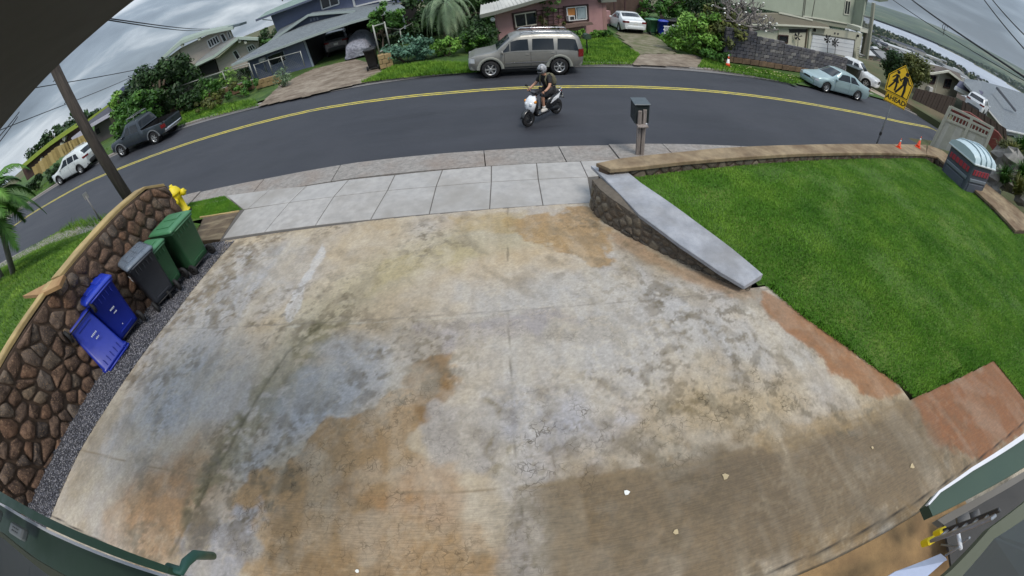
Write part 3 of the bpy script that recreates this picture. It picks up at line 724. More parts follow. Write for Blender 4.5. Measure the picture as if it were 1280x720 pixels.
# ---- wall along the street in front of the lawn, then turning down the right side
fw_ = place('stone_wall', (9, 7.8, .6), 'long low wall with a brown stained cap between the lawn and the street', 'wall')
fo = [at(a, b, 'cap') for a, b in ((746, 204), (775, 198), (800, 195), (850, 190), (900, 185), (1000, 181), (1100, 180), (1158, 181))]
fi = [at(a, b, 'cap') for a, b in ((762, 211), (785, 209), (806, 207), (850, 202), (900, 198), (1000, 192), (1100, 191), (1158, 193))]
def cap_between(parent, A, B, th, mat, name='cap'):
    V = []
    for o_, i_ in zip(A, B):
        w = (o_-i_).normalized()*.015
        V += [o_+w-Vector((0, 0, th)), o_+w-Vector((0, 0, .01)), o_, i_, i_-w-Vector((0, 0, .01)), i_-w-Vector((0, 0, th))]
    n = len(A)
    return MB().add(V, [(i*6+k, i*6+(k+1) % 6, i*6+6+(k+1) % 6, i*6+6+k) for i in range(n-1) for k in range(6)]+[list(range(6)), [(n-1)*6+k for k in range(6)][::-1]]).build(name, mat, parent)
for i in range(0, 7): cap_between(fw_, fo[i:i+2], fi[i:i+2], .08, CAPB, 'cap_block')
def core_between(parent, A, B, mat, ins=.05, down=1.1):
    V = []
    for o_, i_ in zip(A, B):
        w = (o_-i_).normalized()*ins; dz = Vector((0, 0, .06)); D = Vector((0, 0, down)); V += [o_-w-D, o_-w-dz, i_+w-dz, i_+w-D]
    n = len(A); MB().add(V, [(i*4+k, i*4+(k+1) % 4, i*4+4+(k+1) % 4, i*4+4+k) for i in range(n-1) for k in range(3)]+[(0, 1, 2, 3), tuple((n-1)*4+k for k in range(4))]).build('core', mat, parent)
core_between(fw_, fo, fi, MORT)
def run_face(A, flip=1, ins=.05, hgt=.32, topdrop=.07):
    cu = [0]
    for a, b in zip(A[:-1], A[1:]): cu.append(cu[-1]+(b-a).length)
    def f(u, v, d):
        u = max(0, min(cu[-1]-1e-4, u)); i = max(k for k in range(len(cu)) if cu[k] <= u); t_ = (u-cu[i])/(cu[i+1]-cu[i])
        p = A[i].lerp(A[i+1], t_); dr = A[i+1]-A[i]; dr.z = 0; dr.normalize(); n_ = Vector((dr.y, -dr.x, 0))*flip
        return tuple(p+n_*(d-ins)-Vector((0, 0, topdrop+(1-v/hgt)*hgt)))
    return f, cu[-1]
f_, L_ = run_face(fi); stone_face(fw_, f_, L_, .32, 75, 21, ROCKG, .04, .016, 1.3)
sw = place('stone_wall', (17, 6, .3), 'side wall with brown cap sloping away at the right edge of the lawn', 'wall')
so = [at(a, b, .27) for a, b in ((1160, 181), (1178, 188), (1204, 208), (1240, 235), (1262, 252), (1300, 285))]
si = [at(a, b, .27) for a, b in ((1158, 193), (1172, 196), (1190, 212), (1222, 240), (1244, 260), (1270, 288))]
for i in range(5): cap_between(sw, so[i:i+2], si[i:i+2], .08, CAPB, 'cap_block')
core_between(sw, so, si, MORT); f_, L_ = run_face(si); stone_face(sw, f_, L_, .32, 30, 22, ROCKG, .04, .016, 1.3)

# ================================================================== GRASS, GRAVEL, VERGES
def m_grass(c1, c2, c3):
    def f(t):
        n = t.noise(1.3, 6, .65); g = t.noise(38, 3, .7)
        c = t.ramp(n, [(.3, lin(c1)), (.52, lin(c2)), (.72, lin(c3))]); 
        c = t.mix(t.ramp(g, [(.4, 0.), (.7, .7)]), c, t.mix(1., c, (.4,)*3, 'MULTIPLY'))
        t.bump(g, .9, .04); return t.out(c, .9)
    return f
GRS = gen('turf', m_grass((62, 94, 28), (80, 112, 32), (108, 128, 48)))
def m_blade(c1, c2, c3):
    def f(t):
        n = t.noise(1.1, 5, .6); g = t.noise(23, 3, .6)
        c = t.ramp(n, [(.3, lin(c1)), (.5, lin(c2)), (.7, lin(c3))])
        c = t.mix(t.ramp(g, [(.35, 0.), (.75, .75)]), c, t.mix(1., c, (1.5, 1.45, 1.2), 'MULTIPLY'))
        return t.out(c, .6, spec=.25)
    return f
BLD = gen('grass_blade', m_blade((66, 112, 32), (84, 128, 38), (112, 148, 54)))
BLDR = gen('rough_blade', m_blade((62, 96, 34), (84, 120, 40), (120, 150, 58)))
def blades(name, xs, ys, zf, h0, h1, wd, mat, lean=.5, lab=None):
    n = len(xs); a = RNG.uniform(0, 2*PI, n); h = RNG.uniform(h0, h1, n); l = RNG.uniform(0, lean, n)*h; z = zf(xs, ys)-.004
    b = a+RNG.uniform(-1, 1, n); w = wd*RNG.uniform(.6, 1.3, n)
    V = np.empty((n, 3, 3)); V[:, 0] = np.c_[xs-np.sin(a)*w, ys+np.cos(a)*w, z]; V[:, 1] = np.c_[xs+np.sin(a)*w, ys-np.cos(a)*w, z]
    V[:, 2] = np.c_[xs+np.cos(b)*l, ys+np.sin(b)*l, z+h]
    o = np_mesh(name, V.reshape(-1, 3), np.arange(n*3).reshape(-1, 3), mat); return tag(o, lab, 'grass', kind='stuff')
def scatter_poly(P, n):
    P = np.array(P); lo, hi = P.min(0), P.max(0); x = RNG.uniform(lo[0], hi[0], n); y = RNG.uniform(lo[1], hi[1], n)
    k = inpoly(x, y, [tuple(p) for p in P]); return x[k], y[k]
led = px_poly([(939, 360), (955, 357), (1000, 395), (1090, 460), (1139, 494)]); slab = [(4.95, .88), (7.9, .74)]
slabR = [(7.9, .74), (7.9, -1.5)]
lpoly = [tuple(p[:2]) for p in [CAPI[0]+Vector((.0, .05, 0))]+CAPI[1:]]+led[1:]+slab+slabR+[(15.8, -1.5), (17.8, 3), (16.9, 6.2)]+[tuple(p[:2]) for p in reversed(fi)]
def zlawn(x, y):
    x = np.asarray(x, float); y = np.asarray(y, float)
    z = .84-.045*x; d = pdist(x, y, led+slab+slabR, False); t = np.clip(d/1.6, 0, 1); t = t*t*(3-2*t)
    return (zd(x, y)+.015)*(1-t)+z*t+.03*(vnoise(x, y, .7, 4, 3)-.5)*t
lx, ly = np.meshgrid(np.arange(2, 19, .16), np.arange(-1.6, 8.6, .16)); k = inpoly(lx, ly, lpoly) 
kd = k | (pdist(lx, ly, lpoly) < .12)
fq = grid_faces(lx.shape[1], lx.shape[0]); kq = kd.ravel()[fq].all(1)
# keep the turf sheet off the driveway
nd = ~(inpoly(lx, ly, [(0, 6.9)]+px_poly([(738, 256), (760, 280), (800, 302), (850, 325), (900, 348), (935, 362), (955, 357), (1000, 395), (1090, 460), (1139, 494)])+[(7.9, .74), (7.9, -3), (0, -3)]))
kq &= nd.ravel()[fq].all(1)
o = np_mesh('lawn_turf', np.c_[lx.ravel(), ly.ravel(), zlawn(lx, ly).ravel()], fq[kq], GRS, smooth=True); tag(o, kind='structure')
x, y = scatter_poly(lpoly, 1500000); pr = np.clip(9/np.hypot(x, y)**1.1, .2, 1)*.75; k = RNG.random(len(x)) < pr; x, y = x[k], y[k]
vn = vnoise(x, y, 1.2, 8, 4); k = RNG.random(len(x)) < np.clip(.55+(vn-.42)*2.2, .25, 1); x, y = x[k], y[k]
blades('lawn_grass', x, y, zlawn, .022, .05, .0065, BLD, .9, 'thick bright green mown lawn inside the low walls')
# gravel strip beside the driveway
def m_gravel(t):
    v = t.voro(60); c = t.ramp(v.outputs['Color'], [(0., lin((52, 52, 58))), (.5, lin((88, 88, 96))), (1., lin((132, 132, 138)))])
    t.bump(v.outputs['Distance'], 1., -.02); return t.out(t.mix(t.ramp(v.outputs['Distance'], [(.3, 0.), (.6, .8)]), c, (.02, .02, .02)), .9)
GRV = gen('gravel_bed', m_gravel)
gp = [(-7.45, 7.0), (-7.45, -1.6), (-6.5, -1.6), (-6.52, .2), (-6.55, 1.3), (-6.45, 2.2), (-6.36, 3.2), (-6.22, 4.4), (-6.16, 6.2), (-6.1, 6.98), (-6.5, 7.02)]
sheet('gravel_base', gp, GRV, 'drive', .0)
def pebbles(name, P, n, zf, s0, s1, mats, lab):
    x, y = scatter_poly(P, n); m = len(x); z = zf(x, y); s = RNG.uniform(s0, s1, m)
    oc = np.array([(1, 0, 0), (-1, 0, 0), (0, 1, 0), (0, -1, 0), (0, 0, 1), (0, 0, -1)], float)
    fc = np.array([(0, 2, 4), (2, 1, 4), (1, 3, 4), (3, 0, 4), (2, 0, 5), (1, 2, 5), (3, 1, 5), (0, 3, 5)])
    a = RNG.uniform(0, 2*PI, m); V = oc[None]*s[:, None, None]*RNG.uniform(.6, 1.3, (m, 6, 1))
    V[:, :, 2] *= .7; ca, sa = np.cos(a)[:, None], np.sin(a)[:, None]
    X_ = V[:, :, 0]*ca-V[:, :, 1]*sa; Y_ = V[:, :, 0]*sa+V[:, :, 1]*ca; V[:, :, 0] = X_+x[:, None]; V[:, :, 1] = Y_+y[:, None]; V[:, :, 2] += (z+s*.3)[:, None]
    F = (fc[None]+np.arange(m)[:, None, None]*6).reshape(-1, 3)
    o = np_mesh(name, V.reshape(-1, 3), F, None, mats=mats, mi=np.repeat(RNG.integers(0, len(mats), m), 8)); return tag(o, lab, 'gravel', kind='stuff')
GM = [flat('gravel_a', (74, 74, 82), .9), flat('gravel_b', (104, 104, 112), .9), flat('gravel_c', (48, 48, 54), .9), flat('gravel_d', (140, 138, 142), .9)]
pebbles('gravel', gp, 26000, zd, .009, .019, GM, 'dark blue-grey gravel strip between the bins and the driveway')
# left side verge: strip with the hydrant, brown slab, slope behind the wall
hs = [(-9.7, 9.42), (-8.6, 9.42), (-7.72, 9.3), (-6.62, 8.24), (-7.55, 8.35), (-8.5, 8.45), (-9.6, 8.7)]
sheet('verge_turf', [(-10.4, 9.55), (-7.66, 9.32), (-6.5, 8.22), (-8.5, 8.3), (-10.4, 8.6)], GRS, 'walk', -.02)
x, y = scatter_poly([(-10.4, 9.55), (-7.72, 9.32), (-6.55, 8.28), (-8.5, 8.4), (-10.4, 8.6)], 60000); blades('verge_grass', x, y, lambda a, b: zr(a, b)+.13, .025, .06, .006, BLD, .8, 'small patch of bright grass around the yellow hydrant')
def m_oldslab(t):
    n = t.noise(2.5, 6, .65); f = t.noise(60, 4, .7); v = t.noise(1, 4, v=t.vec((1.2, 7, 1), (0, 0, .4)))
    c = t.ramp(n, [(.3, lin((64, 54, 44))), (.7, lin((102, 88, 70)))]); c = t.mix(t.ramp(v, [(.5, 0.), (.66, .6)]), c, lin((140, 128, 104)))
    t.bump(f, .4, .01); return t.out(t.mix(t.ramp(f, [(.55, 0.), (.75, .5)]), c, (.03, .025, .02)), .93)
OSL = gen('old_slab', m_oldslab)
os_ = place('old_slab', (-7.3, 7.6, .7), kind='structure'); flag([(-6.62, 8.2), (-6.62, 7.04), (-7.65, 7.22), (-7.95, 8.32)], os_, OSL, 'slab')
cap_run(os_, [(-8.1, 8.37, zr(-8.1, 8.37)+.17), (-7.3, 8.3, zr(-7.3, 8.3)+.165), (-6.62, 8.22, zr(-6.62, 8.22)+.16)], .03, .03, .1, CAPY, 'edging')
# land to the left of the wall: grassed bank between wall and street
def zbank(x, y):
    x = np.asarray(x, float); y = np.asarray(y, float)
    k = interp(x, YK); t = np.clip((k-y-.4)/4.5, 0, 1); return zroad(x, y)+.12+t*t*(3-2*t)*np.clip(1.1-.0*x, 0, 2)*np.clip((-7.6-x)/1.2, 0, 1)
bxs = np.arange(-42, -7.7, .3); bx_, t_ = np.meshgrid(bxs, np.linspace(0, 1, 26)); ky = interp(bx_, YK)-.62
by_ = ky*(1-t_)+(-3)*t_; fq = grid_faces(len(bxs), 26)
ok = ~((bx_ > -9.9) & (by_ > 8.3))
np_ = np_mesh('grass_bank', np.c_[bx_.ravel(), by_.ravel(), zbank(bx_, by_).ravel()], fq[ok.ravel()[fq].all(1)], GRS, smooth=True); tag(np_, kind='structure')
bank = [(-7.9, -1), (-7.9, 7.1), (-10, 8.6), (-10, 9.5), (-18.5, 10.9), (-26, 9.6), (-34, 6.5), (-30, -1)]
x, y = scatter_poly(bank, 160000); blades('bank_grass', x, y, zbank, .04, .11, .012, BLDR, .8, 'rough green grass bank between the tall stone wall and the street')
x, y = scatter_poly([(-10, 9.55), (-18.4, 11.1), (-18.6, 10.5), (-10, 9.0)], 3600); blades('verge_weeds', x, y, zbank, .12, .34, .016, BLDR, .9, 'tall weeds along the kerb beyond the stone wall')
pebbles('gravel', [(-8.0, -1), (-8.0, 3.9), (-9.3, 3.4), (-11.5, 1.5), (-12, -1)], 9000, lambda a, b: zbank(a, b)+.01, .02, .04, GM, 'grey gravel bed behind the tall stone wall at the left edge')
# ================================================================== THINGS NEAR THE DRIVEWAY
def loft(mb, rings, mi=0, sm=True, cap=True):
    n = len(rings[0]); V = [p for r in rings for p in r]
    F = [(i*n+k, i*n+(k+1) % n, (i+1)*n+(k+1) % n, (i+1)*n+k) for i in range(len(rings)-1) for k in range(n)]
    mb.add(V, F, mi, sm); m = len(mb.v)-len(V)
    if cap:
        for rr in (0, len(rings)-1): mb.f.append([m+rr*n+k for k in range(n)]); mb.m.append(mi); mb.smooth.append(False)
    return mb
def rrect(w, d, z, r=.04, cx=0, cy=0, n=3):
    P = []
    for (sx_, sy_, a0) in ((1, 1, 0), (-1, 1, 90), (-1, -1, 180), (1, -1, 270)):
        for k in range(n+1):
            a = math.radians(a0+90*k/n); P.append((cx+sx_*(w/2-r)+r*math.cos(a), cy+sy_*(d/2-r)+r*math.sin(a), z))
    return P
def wheel(parent, x, y, z, r, w, rim=RIM, name='wheel', spokes=6, axis='Y', n=20):
    A = Matrix.Translation((x, y, z)) @ (Matrix.Rotation(PI/2, 4, 'X') if axis == 'Y' else Matrix.Rotation(PI/2, 4, 'Y'))
    t = MB().lathe([(r*.62, -w/2), (r*.9, -w/2), (r*.985, -w*.36), (r, -w*.2), (r, w*.2), (r*.985, w*.36), (r*.9, w/2), (r*.62, w/2)], n, 0, A, cap=False).build(name, RUB, parent)
    m = MB().lathe([(r*.64, -w*.46), (r*.6, -w*.42), (r*.5, -w*.1), (r*.5, w*.1), (r*.6, w*.42), (r*.64, w*.46)], n, 0, A, cap=False)
    m.lathe([(.0, -w*.40), (r*.16, -w*.38), (r*.17, w*.38), (0, w*.40)], 10, 0, A)
    for k in range(spokes):
        a = 2*PI*k/spokes
        for s_ in (-1, 1):
            c = Vector((r*.37*math.cos(a), r*.37*math.sin(a), s_*w*.33)); R = (A.to_3x3() @ Matrix.Rotation(a, 3, 'Z'))
            m.box(A @ c, (r*.5, r*.15, w*.12), M=R)
    m.build('rim', rim, t)
    b = MB().lathe([(0, -w*.2), (r*.6, -w*.2), (r*.6, w*.2), (0, w*.2)], 14, 0, A); b.build('brake', TRIM, t)
    return t
# ---- wheelie bins
def make_bin(name, label, cat, body, lid, loc, rz, marks=None, h=1.02, w=.62, d=.74, group='wheelie bins along the stone wall'):
    if 'blue wheelie bin' in label and 'yard' not in label: h, w, d = h*1.08, w*1.1, d*1.06
    t = empty(name, loc, rz, label, cat, group)
    mb = MB(); rings = [rrect(d*.70, w*.80, .10, .05), rrect(d*.72, w*.82, .2, .05), rrect(d*.96, w*.97, h-.06, .06), rrect(d*1.03, w*1.05, h-.05, .05), rrect(d*1.03, w*1.05, h, .05)]
    loft(mb, rings); mb.build('body', body, t)
    mb = MB(); loft(mb, [rrect(d*1.07, w*1.09, h+.002, .05), rrect(d*1.09, w*1.11, h+.03, .05), rrect(d*.98, w*1.0, h+.065, .08), rrect(d*.8, w*.84, h+.075, .08)])
    l = mb.build('lid', lid, t)
    for s_ in (-1, 1): MB().box((.02, s_*w*.2, h+.083), (d*.6, w*.26, .022), bev=.008).build('lid_panel', lid, l)
    for s_ in (-1, 1): wheel(t, d*.40, s_*w*.5, .135, .135, .06, BLK, spokes=5, n=16)
    MB().tube([(d*.40, -w*.5, .135), (d*.40, w*.5, .135)], .014).build('axle', BLK, t)
    MB().tube([(d*.5, -w*.4, h-.03), (d*.62, -w*.38, h+.0), (d*.62, w*.38, h+.0), (d*.5, w*.4, h-.03)], .018).build('handle', body, t)
    for k in range(5): MB().box((d*.42+.03, (k-2)*w*.15, h-.13), (.05, .012, .13)).build('rib', body, t)
    MB().box((d*.36, 0, .24), (.05, w*.5, .02)).build('ridge', body, t); MB().box((d*.35, 0, .42), (.03, w*.3, .015)).build('ridge', body, t)
    if marks: marks(t, d, w, h)
    return t
GRNB = flat('green_bin', (50, 92, 62), .5, 0, .15, 4); GRNL = flat('green_bin_lid', (66, 118, 82), .42, 0, .2, 5); GRYB = flat('charcoal_bin', (50, 53, 60), .5, 0, .15, 4)
GRYL = flat('grey_bin_lid', (98, 108, 120), .3, 0, .2, 5); BLUB = flat('blue_bin', (24, 44, 148), .42, 0, .15, 4); BLUL = flat('blue_bin_lid', (30, 56, 170), .34, 0, .2, 5)
PRNT = flat('white_print', (190, 195, 205), .7)
def text_on(parent, s, size, loc, rot, mat, name='lettering', ext=.002, align='CENTER', sx=1.0, bold=0):
    cu = bpy.data.curves.new(name, 'FONT'); cu.body = s; cu.size = size; cu.align_x = align; cu.align_y = 'CENTER'; cu.extrude = ext; cu.offset = bold
    ob = bpy.data.objects.new(name, cu); COL.objects.link(ob)
    dg = bpy.context.evaluated_depsgraph_get(); me = bpy.data.meshes.new_from_object(ob.evaluated_get(dg)); bpy.data.objects.remove(ob)
    me.materials.clear(); me.materials.append(mat)
    o = bpy.data.objects.new(name, me); COL.objects.link(o); o.parent = parent; o.location = loc; o.rotation_euler = rot; o.scale = (sx, 1, 1); return o
def side_print(side, up, rows):
    def f(t, d, w, h):
        mb = MB(); r = random.Random(4)
        for k, (yy, zz, ll, hh_) in enumerate(rows):
            for j in range(int(ll/.03)):
                if side == 'back': mb.box((d*.43+.045*(zz/h)+.012, yy+j*.03, zz), (.006, .02, hh_*r.uniform(.5, 1)))
                else: mb.box((yy+j*.045, -w*.46-.035*(zz/h)+.012, zz), (.03, .006, hh_*r.uniform(.5, 1)))
        tag(mb.build('faded_print', PRNT, t), kind='stuff')
    return f
def bin_at(p1, p2):
    a, b = at(*p1, 'drive', .0), at(*p2, 'drive', .0); m = (a+b)/2; dr = (b-a); ang = math.atan2(dr.y, dr.x)-PI/2
    f = Vector((math.cos(ang), math.sin(ang), 0)); c = m-f*.30; return (c.x, c.y, zd(c.x, c.y)+.005), ang
p, a = bin_at((246, 341), (266, 320)); p1g = p
make_bin('wheelie_bin', 'green wheelie bin nearest the street and hydrant, wheels towards the driveway', 'wheelie bin', GRNB, GRNL, p, a-.05, side_print('side', 0, [(-.2, .86, .1, .02)]), 1.12, .70, .84)
make_bin('wheelie_bin', 'green wheelie bin mostly hidden behind the charcoal one, lid showing', 'wheelie bin', GRNB, GRNL, (-6.98, p[1]-.80, zd(-7, p[1]-.8)), a-.1, None, 1.0, .62, .74)
p, a = bin_at((197, 389), (228, 363))
make_bin('wheelie_bin', 'charcoal wheelie bin with a pale grey lid between the green and blue ones', 'wheelie bin', GRYB, GRYL, p, a, side_print('side', 0, [(-.3, .8, .16, .05), (-.26, .72, .12, .04)]), 1.10, .64, .80)
p, a = bin_at((156, 431), (181, 405))
make_bin('wheelie_bin', 'blue wheelie bin standing upright beside the charcoal one', 'wheelie bin', BLUB, BLUL, p, a, side_print('back', 0, [(-.06, .72, .12, .05), (-.04, .63, .09, .03), (-.05, .36, .05, .02)]), 1.05, .62, .76)
c = at(133, 445, 'drive'); t = make_bin('wheelie_bin', 'blue wheelie bin turned upside down and leaning, wheels in the air', 'wheelie bin', BLUB, BLUB, (0, 0, 0), 0, side_print('back', 0, [(-.08, .46, .15, .05), (-.06, .55, .1, .03)]), 1.0, .62, .74)
c = c+Vector((.12, .05, 0)); t.matrix_world = Matrix.Translation((c.x-.10, c.y, zd(c.x, c.y)+1.06)) @ Matrix.Rotation(a, 4, 'Z') @ Matrix.Rotation(math.radians(-7), 4, 'Y') @ Matrix.Rotation(PI, 4, 'X')
# ---- hydrant
YELP = flat('hydrant_yellow', (222, 200, 30), .5, 0, .2, 6)
p = at(233, 267, 'walk', -.02); h = empty('fire_hydrant', p, math.radians(20), 'yellow fire hydrant on the small grass strip by the kerb', 'fire hydrant'); h.scale = (1.28, 1.28, 1.28)
MB().lathe([(.16, 0), (.17, .03), (.12, .04), (.115, .06)], 16).build('flange', BLK, h)
MB().lathe([(.15, .06), (.155, .09), (.115, .10), (.11, .42), (.13, .45), (.135, .52), (.12, .56)], 20).build('barrel', YELP, h)
bn = MB().lathe([(.165, .55), (.17, .58), (.15, .62), (.11, .69), (.05, .73), (.04, .73), (.04, .78), (0, .78)], 20).build('bonnet', YELP, h)
for k in range(8): bn_ = MB().lathe([(.014, 0), (.014, .02), (0, .022)], 6, 0, Matrix.Translation((.15*math.cos(k*PI/4), .15*math.sin(k*PI/4), .585))).build('bolt', YELP, bn)
for k, (ang, rr, ln, zz) in enumerate(((0, .075, .24, .50), (PI, .065, .22, .46), (-PI/2, .085, .25, .42))):
    M = Matrix.Translation((0, 0, zz)) @ Matrix.Rotation(ang, 4, 'Z') @ Matrix.Rotation(PI/2, 4, 'Y')
    MB().lathe([(rr*.8, .08), (rr*.8, ln*.7), (rr*1.1, ln*.72), (rr*1.1, ln), (rr*.5, ln+.02), (.02, ln+.02), (.02, ln+.05), (0, ln+.05)], 14, 0, M).build('outlet', YELP, h)
# ---- mailbox on a weathered double post
WOOD = gen('grey_wood', lambda t: t.out(t.ramp(t.noise(1, 6, .7, v=t.vec((30, 30, 2))), [(.3, lin((92, 84, 80))), (.7, lin((158, 148, 142)))]), .9))
MBX = flat('mailbox_green_black', (34, 42, 44), .45, 0, .2, 5)
p = Vector((3.66, 8.72, zroad(3.66, 8.72)+.12)); h = empty('mailbox', p, math.radians(-8), 'dark box mailbox on a split grey timber post by the kerb', 'mailbox')
for s_ in (-1, 1): MB().box((s_*.06, -.02+s_*.01, .62), (.095, .10, 1.24+.03*s_), bev=.01).build('post', WOOD, h)
MB().box((0, .1, .86), (.26, .62, .04), bev=.006).build('shelf', WOOD, h)
br = MB(); br.prism([(-.02, .12, .50), (-.02, .4, .84), (-.02, .33, .84), (-.02, .06, .56)], (.05, 0, 0)); br.build('brace', WOOD, h)
bx = MB(); bx.box((0, .22, 1.12), (.36, .50, .48), bev=.02); b = bx.build('box', MBX, h)
MB().box((0, .22, 1.375), (.40, .56, .03), bev=.008).build('lid', flat('mailbox_lid', (64, 74, 80), .4), b)
MB().box((0, .475, 1.1), (.30, .015, .36), bev=.01).build('door', MBX, b)
MB().box((.11, -.02, .86), (.05, .1, .09), bev=.01).build('bracket', flat('pale_bracket', (176, 180, 184), .6), h)
# ---- utility pole behind the wall
POLE = gen('creosote_pole', lambda t: t.bump(t.noise(1, 5, v=t.vec((20, 20, 1.5))), .7, .02).out(t.ramp(t.noise(1, 6, .7, v=t.vec((16, 16, 1))), [(.3, lin((44, 40, 38))), (.7, lin((86, 78, 72)))]), .92))
PB = atD(165, 250, 12.2); PB.z = float(zbank(PB.x, PB.y))-.1
tp = atD(69, 86, 12.45); dirp = (tp-PB).normalized()
h = place('utility_pole', PB, 'dark wooden utility pole behind the tall stone wall, leaning slightly', 'utility pole')
PT = PB+dirp*9.6
MB().tube([PB, PB.lerp(PT, .4), PT], [.165, .15, .13], 14).build('pole', POLE, h)
MB().box(PT-dirp*.5, (2.4, .1, .12), rz=math.radians(80)).build('crossarm', POLE, h)
for k in range(7):
    q = PB.lerp(PT, .3+k*.07); MB().tube([q+Vector((-.24, -.05, 0)), q+Vector((-.16, -.04, 0))], .012, 6).build('step_bolt', TRIM, h)
# ---- short marker post with a tilted plate
p = at(124, 266, 'walk', .1); p = Vector((p.x+.6, p.y-.55, float(zbank(p.x+.6, p.y-.55)))); tpp = atD(107, 245, math.hypot(p.x, p.y))
h = place('marker_post', p, 'short weathered metal marker post on the verge beyond the tall stone wall', 'post')
MB().tube([p, tpp], .035, 6).build('post', flat('zinc_post', (118, 116, 116), .6, .3), h)
MB().box(tpp+Vector((0, 0, .0)), (.2, .03, .26), rz=.8).build('plate', flat('zinc_plate', (140, 140, 142), .5, .4), h)
# ---- school crossing sign
SY = flat('sign_yellow', (250, 196, 36), .5, 0, .08); SB = flat('sign_black', (18, 18, 20), .5); GALV = flat('galvanised', (126, 128, 132), .5, .5)
p0 = at(1096, 181, 'walk', -.05); p0 = Vector((13.1, 9.05, float(zroad(13.1, 9.05)+.12)))
D0 = math.hypot(p0.x, p0.y)
pb = atD(1094, 184, D0); pt = atD(1127, 92, D0+.15); ax = (pt-pb).normalized()
h = place('school_sign', pb, 'yellow pentagon school crossing sign over a small AHEAD plate on a leaning steel post', 'road sign')
MB().tube([pb-ax*.9, pt], .032, 8).build('post', GALV, h)
view = Vector((-p0.x, -p0.y, 0)).normalized(); hx_ = Vector((-view.y, view.x, 0)); hx_ = (hx_-ax*hx_.dot(ax)).normalized(); nrm = hx_.cross(ax).normalized()
if nrm.dot(view) < 0: nrm = -nrm
q_ = Matrix.Rotation(math.radians(0), 3, ax); hx_ = q_ @ hx_; nrm = q_ @ nrm
def S(u, v, d=0.): return sgn_c+hx_*u+ax*v+nrm*d
sgn_c = atD(1125.5, 102.5, D0+.02)+nrm*.05
R_ = .78
pent = [(-.5*R_*1.1, -.62*R_), (.5*R_*1.1, -.62*R_), (.58*R_, .12*R_), (0, .78*R_), (-.58*R_, .12*R_)]
k_ = .88; pent = [(u*k_/.9, v*k_/.9) for u, v in pent]
def shp(poly, d, th, mat, name, par): return MB().prism([S(u, v, d) for u, v in poly], nrm*th).build(name, mat, par)
pl = shp([(u*1.04, v*1.04) for u, v in pent], -.004, .004, SY, 'pentagon_plate', h); 
shp([(u*.985, v*.985) for u, v in pent], .002, .002, SB, 'border', pl); shp([(u*.92, v*.92) for u, v in pent], .005, .002, SY, 'face', pl)
def figure(cx, cy, s, skirt):
    P = []
    def poly(pts, m): m.prism([S(cx+u*s, cy+v*s, .008) for u, v in pts], nrm*.002)
    m = MB(); n = 12
    poly([(.075*math.cos(2*PI*i/n)+.01, .40+.075*math.sin(2*PI*i/n)) for i in range(n)], m)
    if skirt: poly([(-.06, .30), (.08, .30), (.07, .12), (.16, -.06), (-.16, -.06), (-.05, .12)], m)
    else: poly([(-.08, .31), (.09, .31), (.1, .0), (-.08, .0)], m)
    poly([(.05, .30), (.10, .27), (.19, .12), (.26, .10), (.25, .06), (.15, .08)], m)
    poly([(-.06, .30), (-.03, .25), (-.13, .12), (-.19, .06), (-.21, .1), (-.16, .16)], m)
    poly([(-.06, 0), (.02, 0), (-.08, -.22), (-.2, -.42), (-.27, -.40), (-.16, -.2)], m)
    poly([(0, 0), (.09, 0), (.12, -.2), (.1, -.42), (.17, -.44), (.02, -.44), (.03, -.22)], m)
    return m
figure(-.155, -.02, .78, True).build('child_figure', SB, pl); figure(.15, -.03, .92, False).build('adult_figure', SB, pl)
sc_main = sgn_c
sgn_c = atD(1119.5, 125, D0+.02)+nrm*.05
aw, ah = .40, .18; rc = [(-aw, -ah), (aw, -ah), (aw, ah), (-aw, ah)]
p2 = shp(rc, -.004, .004, SY, 'lower_plate', h); shp([(u*.96, v*.93) for u, v in rc], .002, .002, SB, 'border', p2); shp([(u*.92, v*.82) for u, v in rc], .005, .002, SY, 'face', p2)
Mt = Matrix((hx_, ax, nrm)).transposed().to_4x4()
tx = text_on(p2, 'AHEAD', .225, (0, 0, 0), (0, 0, 0), SB, 'lettering', .001, sx=1.0, bold=.006)
tx.matrix_local = Matrix.Translation(S(0, 0, .010)-Vector((0, 0, 0))) @ Mt
sgn_c = sc_main
MB().box(pb+ax*.55, (.07, .07, .12)).build('cable_tie', BLK, h)
# ---- traffic cones
CONO = flat('cone_orange', (226, 74, 30), .55); CONW = flat('cone_white', (228, 228, 226), .5)
def cone(loc, s, label, dull=False):
    h = empty('traffic_cone', loc, random.random(), label, 'traffic cone', 'orange traffic cones')
    MB().box((0, 0, .015), (.36*s, .36*s, .03), bev=.008).build('base', CONO, h)
    MB().lathe([(.14*s, .03), (.105*s, .22*s)], 18).build('lower_body', CONO, h); MB().lathe([(.105*s, .22*s), (.098*s, .23*s), (.055*s, .46*s)], 18).build('lower_band', CONW if not dull else CONO, h)
    MB().lathe([(.055*s, .46*s), (.035*s, .60*s)], 18).build('upper_body', CONO if not dull else CONW, h); MB().lathe([(.035*s, .60*s), (.022*s, .71*s), (0, .71*s)], 18).build('tip', CONW if not dull else CONO, h)
p = at(909.5, 83, 'road', .12); cone((p.x, p.y, p.z-.02), 1.0, 'orange and white traffic cone on the far verge before the grey stone wall')
for k, (a, b, l) in enumerate(((1123, 184.5, 'left of the two traffic cones standing on the brown cap of the low wall'), (1147, 184, 'right of the two traffic cones on the low wall, nearer the white gate'))):
    q = at(a, b, 'cap'); cone((q.x, q.y, q.z), .5+.14*k, l, True)

